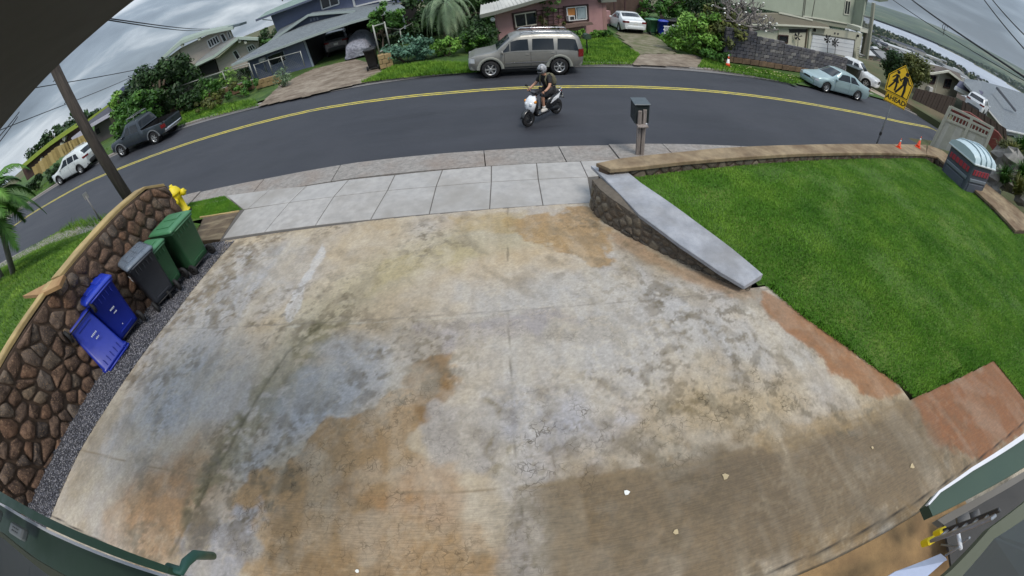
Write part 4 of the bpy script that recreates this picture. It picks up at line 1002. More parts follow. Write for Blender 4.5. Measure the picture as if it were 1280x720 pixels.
# ================================================================== RIDER AND SCOOTER
def skin_mesh(name, nodes, edges, mat, parent, lvl=2, root=0):
    me = bpy.data.meshes.new(name); me.from_pydata([n[0] for n in nodes], edges, []); me.materials.append(mat)
    ob = bpy.data.objects.new(name, me); COL.objects.link(ob)
    sk_ = ob.modifiers.new('s', 'SKIN'); sk_.use_smooth_shade = True
    for i, n in enumerate(nodes):
        r = n[1] if isinstance(n[1], tuple) else (n[1], n[1]); me.skin_vertices[0].data[i].radius = r; me.skin_vertices[0].data[i].use_root = (i == root)
    ss = ob.modifiers.new('d', 'SUBSURF'); ss.levels = lvl; ss.render_levels = lvl
    dg = bpy.context.evaluated_depsgraph_get(); dg.update(); m2 = bpy.data.meshes.new_from_object(ob.evaluated_get(dg))
    bpy.data.objects.remove(ob); o = bpy.data.objects.new(name, m2); COL.objects.link(o); o.parent = parent
    if not m2.materials: m2.materials.append(mat)
    return o
SF, SR_ = at(662, 157, 'road', .02), at(696, 143, 'road', .02)
hd = (SF-SR_); yaw = math.atan2(hd.y, hd.x); mid = (SF+SR_)/2
WB = 1.30; mid = SR_+hd.normalized()*WB/2
scoot = empty('motor_scooter', (mid.x, mid.y, float(zr(mid.x, mid.y))+.03), yaw, 'black and white motor scooter being ridden along the street', 'scooter')
SWH = paint('scooter_white', (226, 228, 232), .0, .3); SBK = paint('scooter_black', (22, 23, 26), .1, .3); DGR = flat('fork_grey', (70, 72, 76), .4, .6)
x0, x1, rw_ = -WB/2, WB/2, .245
wheel(scoot, x1, 0, rw_, rw_, .11, DGR, spokes=5); wheel(scoot, x0, 0, rw_, rw_, .12, DGR, spokes=5)
for s_ in (-1, 1): MB().tube([(x1, s_*.075, rw_), (x1-.10, s_*.07, .56), (x1-.17, s_*.05, .8)], .022, 8).build('fork', DGR, scoot)
mb = MB(); rg = []
for k in range(9):
    a = math.radians(20+k*17); R1 = rw_+.035
    rg.append([(x1+R1*math.cos(a)*1.0-.0, y_, rw_+R1*math.sin(a)+z_) for y_, z_ in ((-.075, -.05), (-.06, .0), (0, .018), (.06, 0), (.075, -.05), (0, -.012))])
loft(mb, rg); mb.build('front_mudguard', SBK, scoot)
# nose: white apron with two-part headlight, dark leg shield behind
rg = [[(x, y*w, z) for y, x, z in pts] for w, pts in ((1, [(-.04, .56, .40), (-.03, .60, .44), (.03, .60, .44), (.04, .56, .40), (.03, .52, .40), (-.03, .52, .40)]),)]
mb = MB(); secs = [(.36, .50, .06, .05), (.46, .53, .13, .09), (.58, .53, .19, .11), (.70, .50, .21, .12), (.80, .45, .17, .10), (.88, .40, .11, .06)]
rg = []
for z, x, hw, th in secs:
    rg.append([(x+th*math.cos(a), hw*math.sin(a), z) for a in [math.radians(t_) for t_ in (-90, -60, -30, 0, 30, 60, 90, 125, 180, 235)]])
loft(mb, rg); mb.build('front_apron', SWH, scoot)
for s_ in (-1, 1):
    MB().ball((.585, s_*.085, .66), (.05, .055, .075), 12, 8).build('headlight', LAMP, scoot)
    MB().ball((.50, s_*.19, .74), (.05, .03, .05), 10, 6).build('indicator', flat('amber_lens', (225, 150, 60), .25), scoot)
mb = MB(); rg = []
for z, x, hw in ((.30, .40, .16), (.42, .44, .19), (.60, .42, .22), (.76, .38, .20), (.86, .36, .14)):
    rg.append([(x+.03*math.cos(a), hw*math.sin(a), z) for a in [math.radians(t_) for t_ in range(0, 360, 45)]])
loft(mb, rg); mb.build('leg_shield', SBK, scoot)
mb = MB(); loft(mb, [rrect(.56, .30, .25, .06, .12), rrect(.60, .36, .29, .06, .12), rrect(.58, .34, .33, .06, .12)]); mb.build('floorboard', SBK, scoot)
mb = MB(); rg = []
for x, hw, z0, z1 in ((-.02, .10, .30, .50), (-.12, .17, .30, .68), (-.30, .19, .34, .72), (-.52, .18, .46, .74), (-.72, .13, .60, .76), (-.84, .06, .70, .77)):
    rg.append([(x, -hw, z1-.05), (x, -hw, z0+.05), (x, -hw*.6, z0), (x, hw*.6, z0), (x, hw, z0+.05), (x, hw, z1-.05), (x, hw*.7, z1), (x, -hw*.7, z1)])
loft(mb, rg); mb.build('rear_body', SBK, scoot)
for s_ in (-1, 1):
    mb = MB(); mb.prism([(-.16, s_*.192, .52), (-.30, s_*.20, .66), (-.66, s_*.155, .72), (-.80, s_*.09, .74), (-.55, s_*.185, .60)], (0, s_*.012, 0)); mb.build('side_panel', SWH, scoot)
mb = MB(); loft(mb, [rrect(.62, .22, .70, .08, -.36), rrect(.70, .29, .75, .1, -.36), rrect(.68, .27, .80, .1, -.37), rrect(.5, .16, .82, .07, -.38)]); mb.build('seat', flat('seat_vinyl', (30, 30, 32), .7), scoot)
MB().tube([(-.60, -.14, .78), (-.80, -.13, .82), (-.86, 0, .83), (-.80, .13, .82), (-.60, .14, .78)], .014, 8).build('grab_rail', CHR, scoot)
MB().box((-.86, 0, .72), (.04, .14, .06), bev=.015).build('tail_light', RED, scoot); MB().box((-.90, 0, .56), (.01, .16, .12)).build('number_plate', PLATE, scoot)
MB().prism([(-.84, -.07, .70), (-.84, .07, .70), (-.94, .08, .46), (-.94, -.08, .46)], (-.012, 0, 0)).build('rear_mudguard', SBK, scoot)
MB().tube([(-.12, -.14, .26), (-.4, -.17, .24), (-.78, -.18, .34)], [.03, .05, .055], 10).build('exhaust', flat('exhaust_metal', (120, 120, 124), .35, .8), scoot)
MB().tube([(.30, -.02, .26), (.0, 0, .28), (-.3, .04, .30), (x0, .06, rw_)], [.04, .05, .07, .06], 10).build('engine', DGR, scoot)
MB().tube([(.36, 0, .86), (.33, 0, .93)], .05, 10).build('steering_head', SBK, scoot)
hbm = MB(); hbm.tube([(.22, -.33, .97), (.28, -.2, .96), (.33, 0, .93), (.28, .2, .96), (.22, .33, .97)], .014, 8); hb = hbm.build('handlebar', DGR, scoot)
for s_ in (-1, 1):
    MB().tube([(.235, s_*.24, .965), (.21, s_*.34, .972)], .021, 10).build('grip', RUB, hb); MB().tube([(.31, s_*.16, .965), (.33, s_*.24, 1.12)], .007, 6).build('mirror_stem', BLK, hb)
    MB().ball((.33, s_*.26, 1.15), (.02, .06, .04), 10, 6).build('mirror', BLK, hb)
MB().box((.34, 0, .97), (.10, .16, .06), bev=.02).build('instrument_cowl', SBK, scoot)
# rider
SKN = flat('skin', (172, 128, 104), .55, 0, .1, 8); TSH = flat('black_shirt', (30, 30, 32), .85, 0, .25, 12, .01); SHT = flat('dark_shorts', (38, 38, 42), .85, 0, .25, 12, .01); VST = flat('khaki_pack', (96, 92, 72), .8)
HLM = gen('helmet_shell', lambda t: t.out(t.ramp(t.noise(14, 5, .7), [(.35, lin((96, 98, 102))), (.5, lin((136, 138, 142))), (.62, lin((176, 176, 180)))]), .25))
rid = empty('person', scoot.location, yaw, 'helmeted person in black shirt and dark shorts riding the scooter', 'person')
nd = [((-.36, 0, .88), (.15, .13)), ((-.33, 0, 1.02), (.15, .115)), ((-.27, 0, 1.18), (.165, .12)), ((-.22, 0, 1.31), (.15, .10)), ((-.18, 0, 1.40), (.06, .06)), ((-.14, 0, 1.50), (.07, .075)), ((-.12, 0, 1.58), (.075, .08))]
ed = [(0, 1), (1, 2), (2, 3), (3, 4), (4, 5), (5, 6)]
for s_ in (-1, 1):
    b = len(nd); nd += [((-.21, s_*.17, 1.33), .065), ((-.12, s_*.25, 1.15), .048), ((-.02, s_*.29, 1.08), .043), ((.12, s_*.30, 1.02), .036), ((.20, s_*.29, 1.0), .028)]
    ed += [(3, b), (b, b+1), (b+1, b+2), (b+2, b+3), (b+3, b+4)]
    b = len(nd); nd += [((-.30, s_*.10, .88), .09), ((-.08, s_*.14, .88), .082), ((.12, s_*.16, .86), .064), ((.13, s_*.15, .68), .056), ((.10, s_*.14, .50), .042), ((.09, s_*.14, .42), .036), ((.20, s_*.15, .37), (.035, .028))]
    ed += [(0, b)]+[(b+k, b+k+1) for k in range(6)]
skin_mesh('body', nd, ed, SKN, rid)
for s_ in (-1, 1):                                       # hands: palm, four curled fingers and a thumb round each grip
    hn = [((.205, s_*.285, .998), (.024, .018)), ((.235, s_*.285, .995), (.030, .016))]; he = [(0, 1)]
    for k in range(4):
        y = s_*(.255+k*.021); b = len(hn); l = (.9, 1., .96, .8)[k]
        hn += [((.247, y, .992), .0095), ((.262, y, .970), .009), ((.250, y, .950), .008), ((.228, y, .944+.004*(1-l)), .007)]; he += [(1, b), (b, b+1), (b+1, b+2), (b+2, b+3)]
    b = len(hn); hn += [((.212, s_*.252, .985), .010), ((.222, s_*.232, .962), .009), ((.238, s_*.228, .948), .008)]; he += [(0, b), (b, b+1), (b+1, b+2)]
    skin_mesh('hand', hn, he, SKN, rid, 1)
td = [((-.37, 0, .90), (.165, .145)), ((-.33, 0, 1.03), (.17, .135)), ((-.27, 0, 1.18), (.185, .14)), ((-.22, 0, 1.31), (.165, .115)), ((-.185, 0, 1.385), (.085, .075))]
te = [(0, 1), (1, 2), (2, 3), (3, 4)]
for s_ in (-1, 1): b = len(td); td += [((-.21, s_*.17, 1.325), .085), ((-.15, s_*.225, 1.22), .072), ((-.115, s_*.252, 1.15), .070)]; te += [(3, b), (b, b+1), (b+1, b+2)]
skin_mesh('shirt', td, te, TSH, rid)
td = [((-.38, 0, .88), (.175, .14))]; te = []
for s_ in (-1, 1): b = len(td); td += [((-.28, s_*.10, .885), .11), ((-.08, s_*.14, .885), .10), ((.10, s_*.16, .865), .088), ((.15, s_*.16, .78), .082)]; te += [(0, b), (b, b+1), (b+1, b+2), (b+2, b+3)]
skin_mesh('shorts', td, te, SHT, rid)
for s_ in (-1, 1):
    mb = MB(); loft(mb, [[(.10+dx*l_, s_*.145+w_*sy, z) for dx, sy in ((-1, -.8), (-1, .8), (.3, 1), (1, .7), (1.15, 0), (1, -.7), (.3, -1))] for z, l_, w_ in ((.335, .12, .05), (.36, .125, .052), (.40, .10, .045), (.43, .055, .04))]); 
    sh = mb.build('shoe', flat('pale_shoe', (200, 196, 190), .7), rid)
    MB().tube([(.09, s_*.14, .42), (.095, s_*.14, .50)], [.045, .05], 12).build('sock', flat('sock', (210, 208, 204), .9), rid)
    # pack straps over the shoulders
    MB().tube([(-.37, s_*.09, 1.30), (-.29, s_*.10, 1.43), (-.16, s_*.11, 1.40), (-.09, s_*.10, 1.27), (-.12, s_*.13, 1.08)], .026, 8).build('pack_strap', VST, rid)
hm = MB().ball((-.11, 0, 1.585), (.155, .13, .15), 20, 14); hl = hm.build('helmet', HLM, rid)
MB().ball((.0, 0, 1.575), (.062, .105, .055), 16, 10).build('visor', GLS, hl); MB().ball((.0, 0, 1.50), (.065, .085, .045), 14, 8).build('chin_bar', flat('helmet_dark', (60, 62, 66), .35), hl)
bp_ = empty('backpack', scoot.location, yaw, 'khaki backpack worn on the scooter rider\'s back', 'backpack')
mb = MB(); loft(mb, [rrect(.14, .26, 1.00, .05, -.50), rrect(.18, .30, 1.08, .06, -.49), rrect(.18, .30, 1.28, .06, -.45), rrect(.10, .22, 1.38, .05, -.41)]); mb.build('bag', VST, bp_)
mb = MB(); loft(mb, [rrect(.05, .2, 1.04, .02, -.60), rrect(.06, .2, 1.18, .02, -.585)]); mb.build('pocket', VST, bp_)

# ================================================================== OUR OWN HOUSE: soffit, headers, pipe, ladder
SOF = flat('dark_soffit', (74, 76, 78), .9, 0, .12, 3); GRNT = flat('green_trim', (42, 62, 50), .6, 0, .15, 3); WTR = flat('white_trim', (205, 205, 210), .6); PIP = flat('teal_pipe', (64, 110, 98), .5)
HSE = place('house', (0, -.5, 3.2), 'our own house front seen from above: green trim, white edge and grey wall', 'house')
h_ = .30
e0, e1, e2, e3 = (ray(*p) for p in ((172, -3), (112, 46), (62, 92), (-3, 166)))
Q = [Vector((v[0]/v[2]*h_, v[1]/v[2]*h_, CAM_Z+h_)) for v in (e0, e1, e2, e3)]
d_ = (Q[3]-Q[0]).normalized(); A0 = Q[0]-d_*.6; A1 = Q[3]+d_*2
pp = [A1, Q[3], Q[2], Q[1], Q[0], A0, Vector((-.2, -.9, CAM_Z+h_)), Vector((-5, -.9, CAM_Z+h_))]
MB().prism(pp, (0, 0, .12)).build('soffit', SOF, HSE)
bd = MB()
for z_, r0 in ((0, .03),): bd.tube([Vector((-3.2, .15, CAM_Z+h_-.004)), Vector((-1.9, .52, CAM_Z+h_-.004)), Vector((-1.15, .62, CAM_Z+h_-.004))], [.06, .055, .02], 8)
bd.build('soffit_moulding', flat('soffit_grey', (92, 90, 88), .85), HSE)
def hp_(px, py, h): v = ray(px, py); return Vector((-v[0]/v[2]*h, -v[1]/v[2]*h, CAM_Z-h))
def strip(top, bot, h0, h1, mat, name, th=.03, par=HSE):
    T = [hp_(*p, h0) for p in top]; B = [hp_(*p, h1) for p in bot]; n = len(T); D = Vector((0, 0, -th))
    V = T+B+[p+D for p in T]+[p+D for p in B]
    F = [(i, i+1, n+i+1, n+i) for i in range(n-1)]+[(2*n+i, 3*n+i, 3*n+i+1, 2*n+i+1) for i in range(n-1)]+[(i, 2*n+i, 2*n+i+1, i+1) for i in range(n-1)]+[(n+i, n+i+1, 3*n+i+1, 3*n+i) for i in range(n-1)]+[(0, n, 3*n, 2*n), (n-1, 3*n-1, 4*n-1, 2*n-1)]
    return MB().add(V, F).build(name, mat, par)
strip([(-40, 592), (0, 614), (56, 645), (131, 678), (197, 703), (212, 709)], [(-40, 606), (0, 627), (56, 657), (131, 690), (197, 713), (209, 716)], 1.15, 1.15, flat('green_pipe', (54, 84, 66), .5), 'gutter_pipe', .07)
strip([(-40, 606), (0, 627), (60, 662), (130, 692), (200, 716), (300, 752)], [(-40, 610), (0, 631), (60, 666), (130, 696), (200, 720), (300, 757)], 1.3, 1.3, WTR, 'white_edge', .03)
strip([(-40, 610), (0, 631), (60, 666), (130, 696), (200, 720), (300, 757)], [(-40, 642), (0, 664), (40, 696), (85, 722), (150, 760), (230, 800)], 1.32, 1.32, GRNT, 'header_board', .1)
strip([(-40, 642), (0, 664), (40, 696), (85, 722), (150, 760)], [(-40, 648), (0, 671), (38, 704), (70, 728), (120, 765)], 1.0, 1.0, flat('olive_trim', (78, 82, 66), .7), 'wall_trim', .03)
strip([(-40, 648), (0, 671), (38, 704), (70, 728), (120, 765)], [(-60, 760), (0, 780), (20, 800), (40, 810), (60, 830)], .72, .30, flat('grey_siding', (118, 122, 124), .75, 0, .1, 2), 'wall_panel', .02)
el = [hp_(212, 709, 1.15)+Vector((-.05, 0, -.035)), hp_(212, 709, 1.15)+Vector((.03, .0, -.035)), hp_(220, 702, 1.16)+Vector((0, .01, -.05)), hp_(224, 693, 1.17)+Vector((0, .02, -.08)), hp_(224, 688, 1.25)+Vector((0, .03, -.2))]
MB().tube(el, [.018, .019, .02, .02, .018], 12).build('pipe_elbow', PIP, HSE)
for k, (q, s) in enumerate((((28, 667), (.23, .075)), ((0, 646), (.14, .085)))):
    c = hp_(q[0], q[1], 1.25); a_ = hp_(q[0]+12, q[1]+7, 1.25)-c; ang = math.atan2(a_.y, a_.x)
    o = MB().box(c+Vector((0, 0, .03)), (s[0], s[1], .05), rz=ang, bev=.012).build('lamp_fixture', flat('fixture_grey', (112, 116, 118), .5), HSE)
    mb = MB()
    for i in range(4):
        for j in range(2): mb.box(c+Vector(((i-1.5)*.03*math.cos(ang), (i-1.5)*.03*math.sin(ang)+j*.02-.01, .056)), (.012, .008, .004), rz=ang)
    tag(mb.build('louvre', TRIM, o), kind='stuff')
strip([(1160, 630), (1174, 613), (1215, 584), (1285, 538)], [(1162, 631), (1176, 615.5), (1217, 588), (1287, 544)], 1.40, 1.40, WTR, 'white_edge', .02)
strip([(1160, 631), (1174, 615), (1215, 588), (1285, 543)], [(1166, 645), (1190, 634), (1230, 613), (1290, 578)], 1.42, 1.42, flat('green_board', (44, 66, 52), .5, 0, .15, 2), 'header_board', .06)
strip([(1172, 650), (1190, 639), (1230, 618), (1290, 583)], [(1180, 656), (1196, 647), (1236, 624), (1293, 590)], 1.75, 1.75, flat('dusty_rail', (98, 94, 88), .8), 'door_rail', .05)
strip([(1120, 765), (1190, 712), (1238, 660), (1290, 620)], [(1150, 770), (1204, 725), (1250, 670), (1300, 636)], .9, .9, flat('olive_trim', (78, 82, 66), .7), 'wall_trim', .03)
strip([(1150, 770), (1204, 725), (1250, 670), (1300, 636)], [(1240, 800), (1290, 760), (1310, 740), (1340, 700)], .72, .3, flat('grey_siding', (118, 122, 124), .75, 0, .1, 2), 'wall_panel', .02)
# dark garage inside on the right
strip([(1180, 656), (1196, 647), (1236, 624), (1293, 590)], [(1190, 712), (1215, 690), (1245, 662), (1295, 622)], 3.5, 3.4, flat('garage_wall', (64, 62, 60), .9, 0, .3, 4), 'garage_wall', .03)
gf = place('garage_apron', (3, -1.2, 1), kind='structure')
a, b_, c_, d_ = hp_(930, 722, 3.5), hp_(1164, 632, 3.5), hp_(1210, 670, 3.5), hp_(1100, 790, 3.6)
APR = gen('rusty_apron', m_cap((112, 88, 58), (148, 118, 78), (84, 62, 42)))
V = []
pts = [(x, -.33-.048*(x-2)) for x in np.arange(.5, 4.8, .3)]; V = [(x, y, zd(x, y)+.035) for x, y in pts]+[(x, y-2.4, zd(x, y-2.4)+.035) for x, y in pts]; n = len(pts)
V += [(x, y, zd(x, y)-.1) for x, y in pts]
MB().add(V, [(i, i+1, n+i+1, n+i) for i in range(n-1)]+[(2*n+i, 2*n+i+1, i+1, i) for i in range(n-1)]).build('slab', APR, gf)
lad = place('stepladder', hp_(1157, 677, 3.4), 'aluminium stepladder with yellow feet lying at the garage edge, bottom right', 'ladder')
ALU = flat('aluminium', (150, 152, 156), .35, .7); YLF = flat('yellow_foot', (224, 196, 20), .5)
f1, f2 = hp_(1160, 677, 3.35), hp_(1175, 665, 3.35); t1, t2 = hp_(1243, 646, 2.5), hp_(1250, 637, 2.5)
r1 = MB().box((f1+t1)/2, ((t1-f1).length, .09, .035), M=(t1-f1).to_track_quat('X', 'Z').to_matrix(), bev=.008).build('rail', ALU, lad)
r2 = MB().box((f2+t2)/2, ((t2-f2).length, .05, .03), M=(t2-f2).to_track_quat('X', 'Z').to_matrix(), bev=.008).build('rail', flat('dark_rail', (52, 52, 54), .5), lad)
for k in range(1, 6):
    p, q = f1.lerp(t1, k/6), f2.lerp(t2, k/6); MB().tube([p, q], .014, 6).build('rung', ALU, lad)
for p in (f1, f2): MB().box(p, (.13, .12, .07), M=(t1-f1).to_track_quat('X', 'Z').to_matrix(), bev=.015).build('foot', YLF, lad)
MB().tube([hp_(1176, 681, 3.3), hp_(1196, 683, 3.2), hp_(1212, 672, 2.9)], .012, 6).build('brace', ALU, lad); MB().tube([hp_(1197, 664, 3.0), hp_(1201, 686, 3.1)], .022, 8).build('brace', flat('white_enamel', (205, 208, 214), .4), lad)
can = place('gas_canister', hp_(1205, 650, 3.3), 'dusty grey canister lying on the ledge above the ladder', 'canister')
a, b_ = hp_(1196, 654, 3.2), hp_(1212, 647, 3.1); MB().tube([a, a.lerp(b_, .1), b_.lerp(a, .1), b_], [.07, .085, .085, .06], 14).build('bottle', flat('dusty_grey', (96, 94, 92), .7), can)
MB().tube([b_, hp_(1224, 642, 3.0)], [.045, .05], 12).build('valve_collar', flat('dusty_grey2', (84, 82, 82), .6), can)
tb = place('folded_table', hp_(1140, 705, 3.3), 'pale blue-white folded panel leaning below the ladder', 'panel')
strip([(1085, 735), (1120, 714), (1176, 692), (1182, 697)], [(1120, 745), (1150, 728), (1180, 702), (1184, 700)], 3.2, 3.1, flat('pale_panel', (176, 184, 206), .4), 'panel', .03, tb)
MB().tube([hp_(1182, 694, 3.05), hp_(1200, 683, 2.8)], .012, 6).build('hinge', ALU, tb)
# ================================================================== VEHICLES
def smooth_interp(xs, pts, w=.10):
    a = np.array(pts, float); f = lambda t: np.interp(t, a[:, 0], a[:, 1])
    return (f(xs-w)+2*f(xs-w/2)+3*f(xs)+2*f(xs+w/2)+f(xs+w))/9
class Car:
    def __init__(s, name, label, body, L, Wd, belt, roof, wb, fo, wr, sill=.24, kcab=.78, tw=.22, group=None, round_=.16, arch=1.17, cat='car', bed=None, tuck=.93):
        s.L, s.W, s.wr, s.tw, s.bed = L, Wd, wr, tw, bed; s.body = body
        s.t = empty(name, (0, 0, 0), 0, label, cat, group); s.xf = L/2-fo; s.xr = s.xf-wb
        s.belt = belt; s.roof = roof; s.kcab = kcab; s.sill = sill; s.Hm = max(p[1] for p in roof); s.round = round_; s.Ra = wr*arch; s.tuck = tuck
        xs = np.unique(np.round(np.r_[np.linspace(-L/2, L/2, 49), s.xf+np.linspace(-s.Ra, s.Ra, 13), s.xr+np.linspace(-s.Ra, s.Ra, 13), -L/2+.03, L/2-.03, -L/2+.07, L/2-.07], 4)); s.xs = xs
        rows = [s.section(x) for x in xs]; n = len(rows[0]); V = [p for r in rows for p in r]; F = []
        for i in range(len(xs)-1):
            xm = (xs[i]+xs[i+1])/2
            for k in range(n-1):
                if bed and bed[0] < xm < bed[1] and 4 <= k <= 9: continue
                F.append((i*n+k, i*n+k+1, (i+1)*n+k+1, (i+1)*n+k))
        F += [list(range(n)), [(len(xs)-1)*n+k for k in range(n)][::-1]]
        o = MB().add(V, F, 0, True).build('body', body, s.t)
        md = o.modifiers.new('e', 'EDGE_SPLIT'); md.split_angle = math.radians(38)
        s.o = o
        # dark underside and wheel wells
        MB().box((0, 0, s.sill+.12), (L*.86, Wd*.78, .22)).build('underbody', BLK, s.t)
        for x in (s.xf, s.xr):
            for sd_ in (-1, 1): MB().lathe([(s.Ra*.98, -.001), (s.Ra*.98, tw+.06), (0, tw+.06)], 18, 0, Matrix.Translation((x, sd_*(Wd/2-.025)+(0 if sd_ > 0 else 0), wr)) @ Matrix.Rotation(PI/2*(1 if sd_ > 0 else -1), 4, 'X'),  sm=False, cap=False).build('wheel_well', BLK, s.t)
            for sd_ in (-1, 1): wheel(s.t, x, sd_*(Wd/2-tw/2-.015), wr, wr, tw, RIM, spokes=6)
    def zb(s, x): return float(smooth_interp(np.array([x]), s.belt, .06)[0])
    def zt(s, x): return max(float(smooth_interp(np.array([x]), s.roof, .05)[0]), s.zb(x)+.012)
    def hw(s, x):
        u = abs(x)/(s.L/2); e_ = max(0, (u-(1-s.round*2/s.L*1.6))/(s.round*2/s.L*1.6))
        return s.W/2*(1-.16*min(1, e_)**2.2)-.015*(u**4)
    def bot(s, x):
        u = (s.L/2-abs(x)); b = s.sill+max(0, .12-u*.3)
        for xc in (s.xf, s.xr):
            d = abs(x-xc)
            if d < s.Ra: b = max(b, s.wr+math.sqrt(s.Ra**2-d*d)*.97)
        return b
    def P(s, x, q):
        """q 0 sill, 1 bulge, 2 belt, 3 roof edge, 4 centre; y for the left side"""
        b, z2, z4, h = s.bot(x), s.zb(x), s.zt(x), s.hw(x); wgt = min(1, max(0, (z4-z2)/(s.Hm-z2+1e-6)))
        b = min(b, z2-.03); pts = [(h*s.tuck if b < .5 else h*.985, b), (h, b+(z2-b)*.34), (h*.998, b+(z2-b)*.62), (h*.965, z2), (h*(.93-(.93-s.kcab)*wgt), z2+(z4-z2)*.84), (h*(.80-(.10)*wgt), z2+(z4-z2)*.965), (h*.4, z4-.004), (0, z4)]
        return pts
    def section(s, x):
        p = s.P(x, 0); return [(x, y, z) for y, z in p]+[(x, -y, z) for y, z in p[-2::-1]]
    def side(s, x, v, sd_, off=0.):
        """v 0..1 sill to belt, 1..2 belt to roof edge"""
        p = s.P(x, 0)
        if v <= 1: a = np.array([p[0], p[1], p[2], p[3]]); t = v*3; i = min(2, int(t)); q = a[i]*(1-(t-i))+a[i+1]*(t-i)
        else: q = np.array(p[3])*(2-v)+np.array(p[4])*(v-1)
        return (x, sd_*(q[0]+off), q[1]+off*.3)
    def sidepatch(s, name, x0, x1, v0, v1, mat, off=.008, sd_=None, par=None, x0t=None, x1t=None, nx=8, nv=3):
        out = []
        for sd in ((-1, 1) if sd_ is None else (sd_,)):
            V = []; xa, xb = (x0t if x0t is not None else x0), (x1t if x1t is not None else x1)
            for j in range(nv+1):
                t = j/nv; v = v0+(v1-v0)*t
                for i in range(nx+1):
                    l, r = x0+(xa-x0)*t, x1+(xb-x1)*t; V.append(s.side(l+(r-l)*i/nx, v, sd, off))
            F = [(j*(nx+1)+i, j*(nx+1)+i+1, (j+1)*(nx+1)+i+1, (j+1)*(nx+1)+i) for j in range(nv) for i in range(nx)]
            out.append(MB().add(V, F, 0, True).build(name, mat, par or s.t))
        return out
    def toppatch(s, name, x0, x1, mat, off=.008, f=.93, nx=8):
        V = []
        for i in range(nx+1):
            x = x0+(x1-x0)*i/nx; p = s.P(x, 0); c = [p[4], p[5], p[6], p[7]]
            row = [(y*f, z) for y, z in c]+[(-y*f, z) for y, z in c[-2::-1]]; V += [(x+off*.5*(1 if x > 0 else -1), y, z+off) for y, z in row]
        F = [(i*7+k, i*7+k+1, (i+1)*7+k+1, (i+1)*7+k) for i in range(nx) for k in range(6)]
        return MB().add(V, F, 0, True).build(name, mat, s.t)
    def doors(s, xs, handle=True, lo=.06):
        for x0, x1 in zip(xs[:-1], xs[1:]):
            s.sidepatch('door_gap', x0-.006, x1+.006, lo-.015, .985, BLK, .0035)
            for k, o in enumerate(s.sidepatch('door', x0+.008, x1-.008, lo, .975, s.body, .007)):
                sd = (-1, 1)[k]
                if handle: p = s.side(x0+.14, .86, sd, .03); MB().box(p, (.15, .025, .028), bev=.008).build('handle', s.body, o)
    def arches(s, mat, w=.06):
        for xc in (s.xf, s.xr):
            for sd in (-1, 1):
                V = []; n = 12
                for k in range(n+1):
                    a = PI*k/n*.98+.03; 
                    for rr, off in ((s.Ra*.985, .0), (s.Ra*1.0, .028), (s.Ra+w, .024), (s.Ra+w+.02, -.01)):
                        x = xc+rr*math.cos(a); z = s.wr+rr*math.sin(a)*.97; V.append((x, sd*(s.hw(max(-s.L/2, min(s.L/2, x)))*.985+off), max(z, .3)))
                MB().add(V, [(i*4+k, i*4+k+1, (i+1)*4+k+1, (i+1)*4+k) for i in range(n) for k in range(3)], 0, True).build('wheel_arch', mat, s.t)
    def place(s, A, B, side_front=True):
        """A, B: world points under the front and rear axles"""
        A, B = Vector(A), Vector(B); f = (A-B).normalized(); up = Vector((.063, -.014, 1)).normalized(); l = up.cross(f).normalized(); up = f.cross(l)
        c = (A+B)/2-f*(s.xf+s.xr)/2; M = Matrix((f, l, up)).transposed().to_4x4(); M.translation = c; s.t.matrix_world = M; return s
    def mirrors(s, x, mat):
        for sd in (-1, 1):
            p = s.side(x, 1.06, sd, .09); o = MB().box(p, (.09, .17, .14), bev=.03).build('wing_mirror', mat, s.t)
    def plate(s, end, z, rear=True): MB().box((end*(s.L/2+.015), 0, z), (.015, .30, .15)).build('number_plate', PLATE, s.t)
    def lights(s, fz, rz, fh=.13, fw=.30, rh=.2, rw=.14, col=None):
        rh *= .8
        for sd in (-1, 1):
            for end, z, h, w, m, nm in ((1, fz, fh, fw, LAMP, 'headlight'), (-1, rz, rh, rw, col or DRED, 'tail_light')):
                x = end*(s.L/2-.05); y = s.hw(x)-w*.42
                mb = MB(); xo = end*(s.L/2+.006); pts = [(xo-end*.02, y+w*.42), (xo+end*.002, y+w*.2), (xo+end*.008, y-w*.5)]
                yy = [(end*(s.L/2-.24), s.hw(end*(s.L/2-.24))+.008), (end*(s.L/2-.09), s.hw(end*(s.L/2-.09))+.01), (end*(s.L/2+.0), y+w*.30), (end*(s.L/2+.016), y-w*.5)]
                V = []
                for zz in (z-h/2, z+h/2): V += [(a, sd*b, zz) for a, b in yy]
                MB().add(V, [(0, 1, 5, 4), (1, 2, 6, 5), (2, 3, 7, 6)], 0, True).build(nm, m, s.t)
    def bumper(s, end, z, h, mat, pr=.05):
        V = []; n = 10
        for k in range(n+1):
            a = -PI/2+PI*k/n; y = s.hw(end*(s.L/2-.1))*math.sin(a)*1.01; x = end*(s.L/2-.32+(.32+pr)*max(0, math.cos(a))**.35)
            V += [(x-end*.02, y, z-h/2), (x, y, z-h*.3), (x, y, z+h*.3), (x-end*.03, y*.98, z+h/2)]
        MB().add(V, [(i*4+k, i*4+k+1, (i+1)*4+k+1, (i+1)*4+k) for i in range(n) for k in range(3)], 0, True).build('bumper', mat, s.t)
    def grille(s, z, w, h, mat=None): MB().box((s.L/2+.004, 0, z), (.02, w, h), bev=.005).build('grille', mat or BLK, s.t)

P_ = lambda x, y, dz=.0: (x, y, float(zroad(x, y))+dz)
rt_ = lambda px, py, dz=0: tuple(at(px, py, 'road', dz))
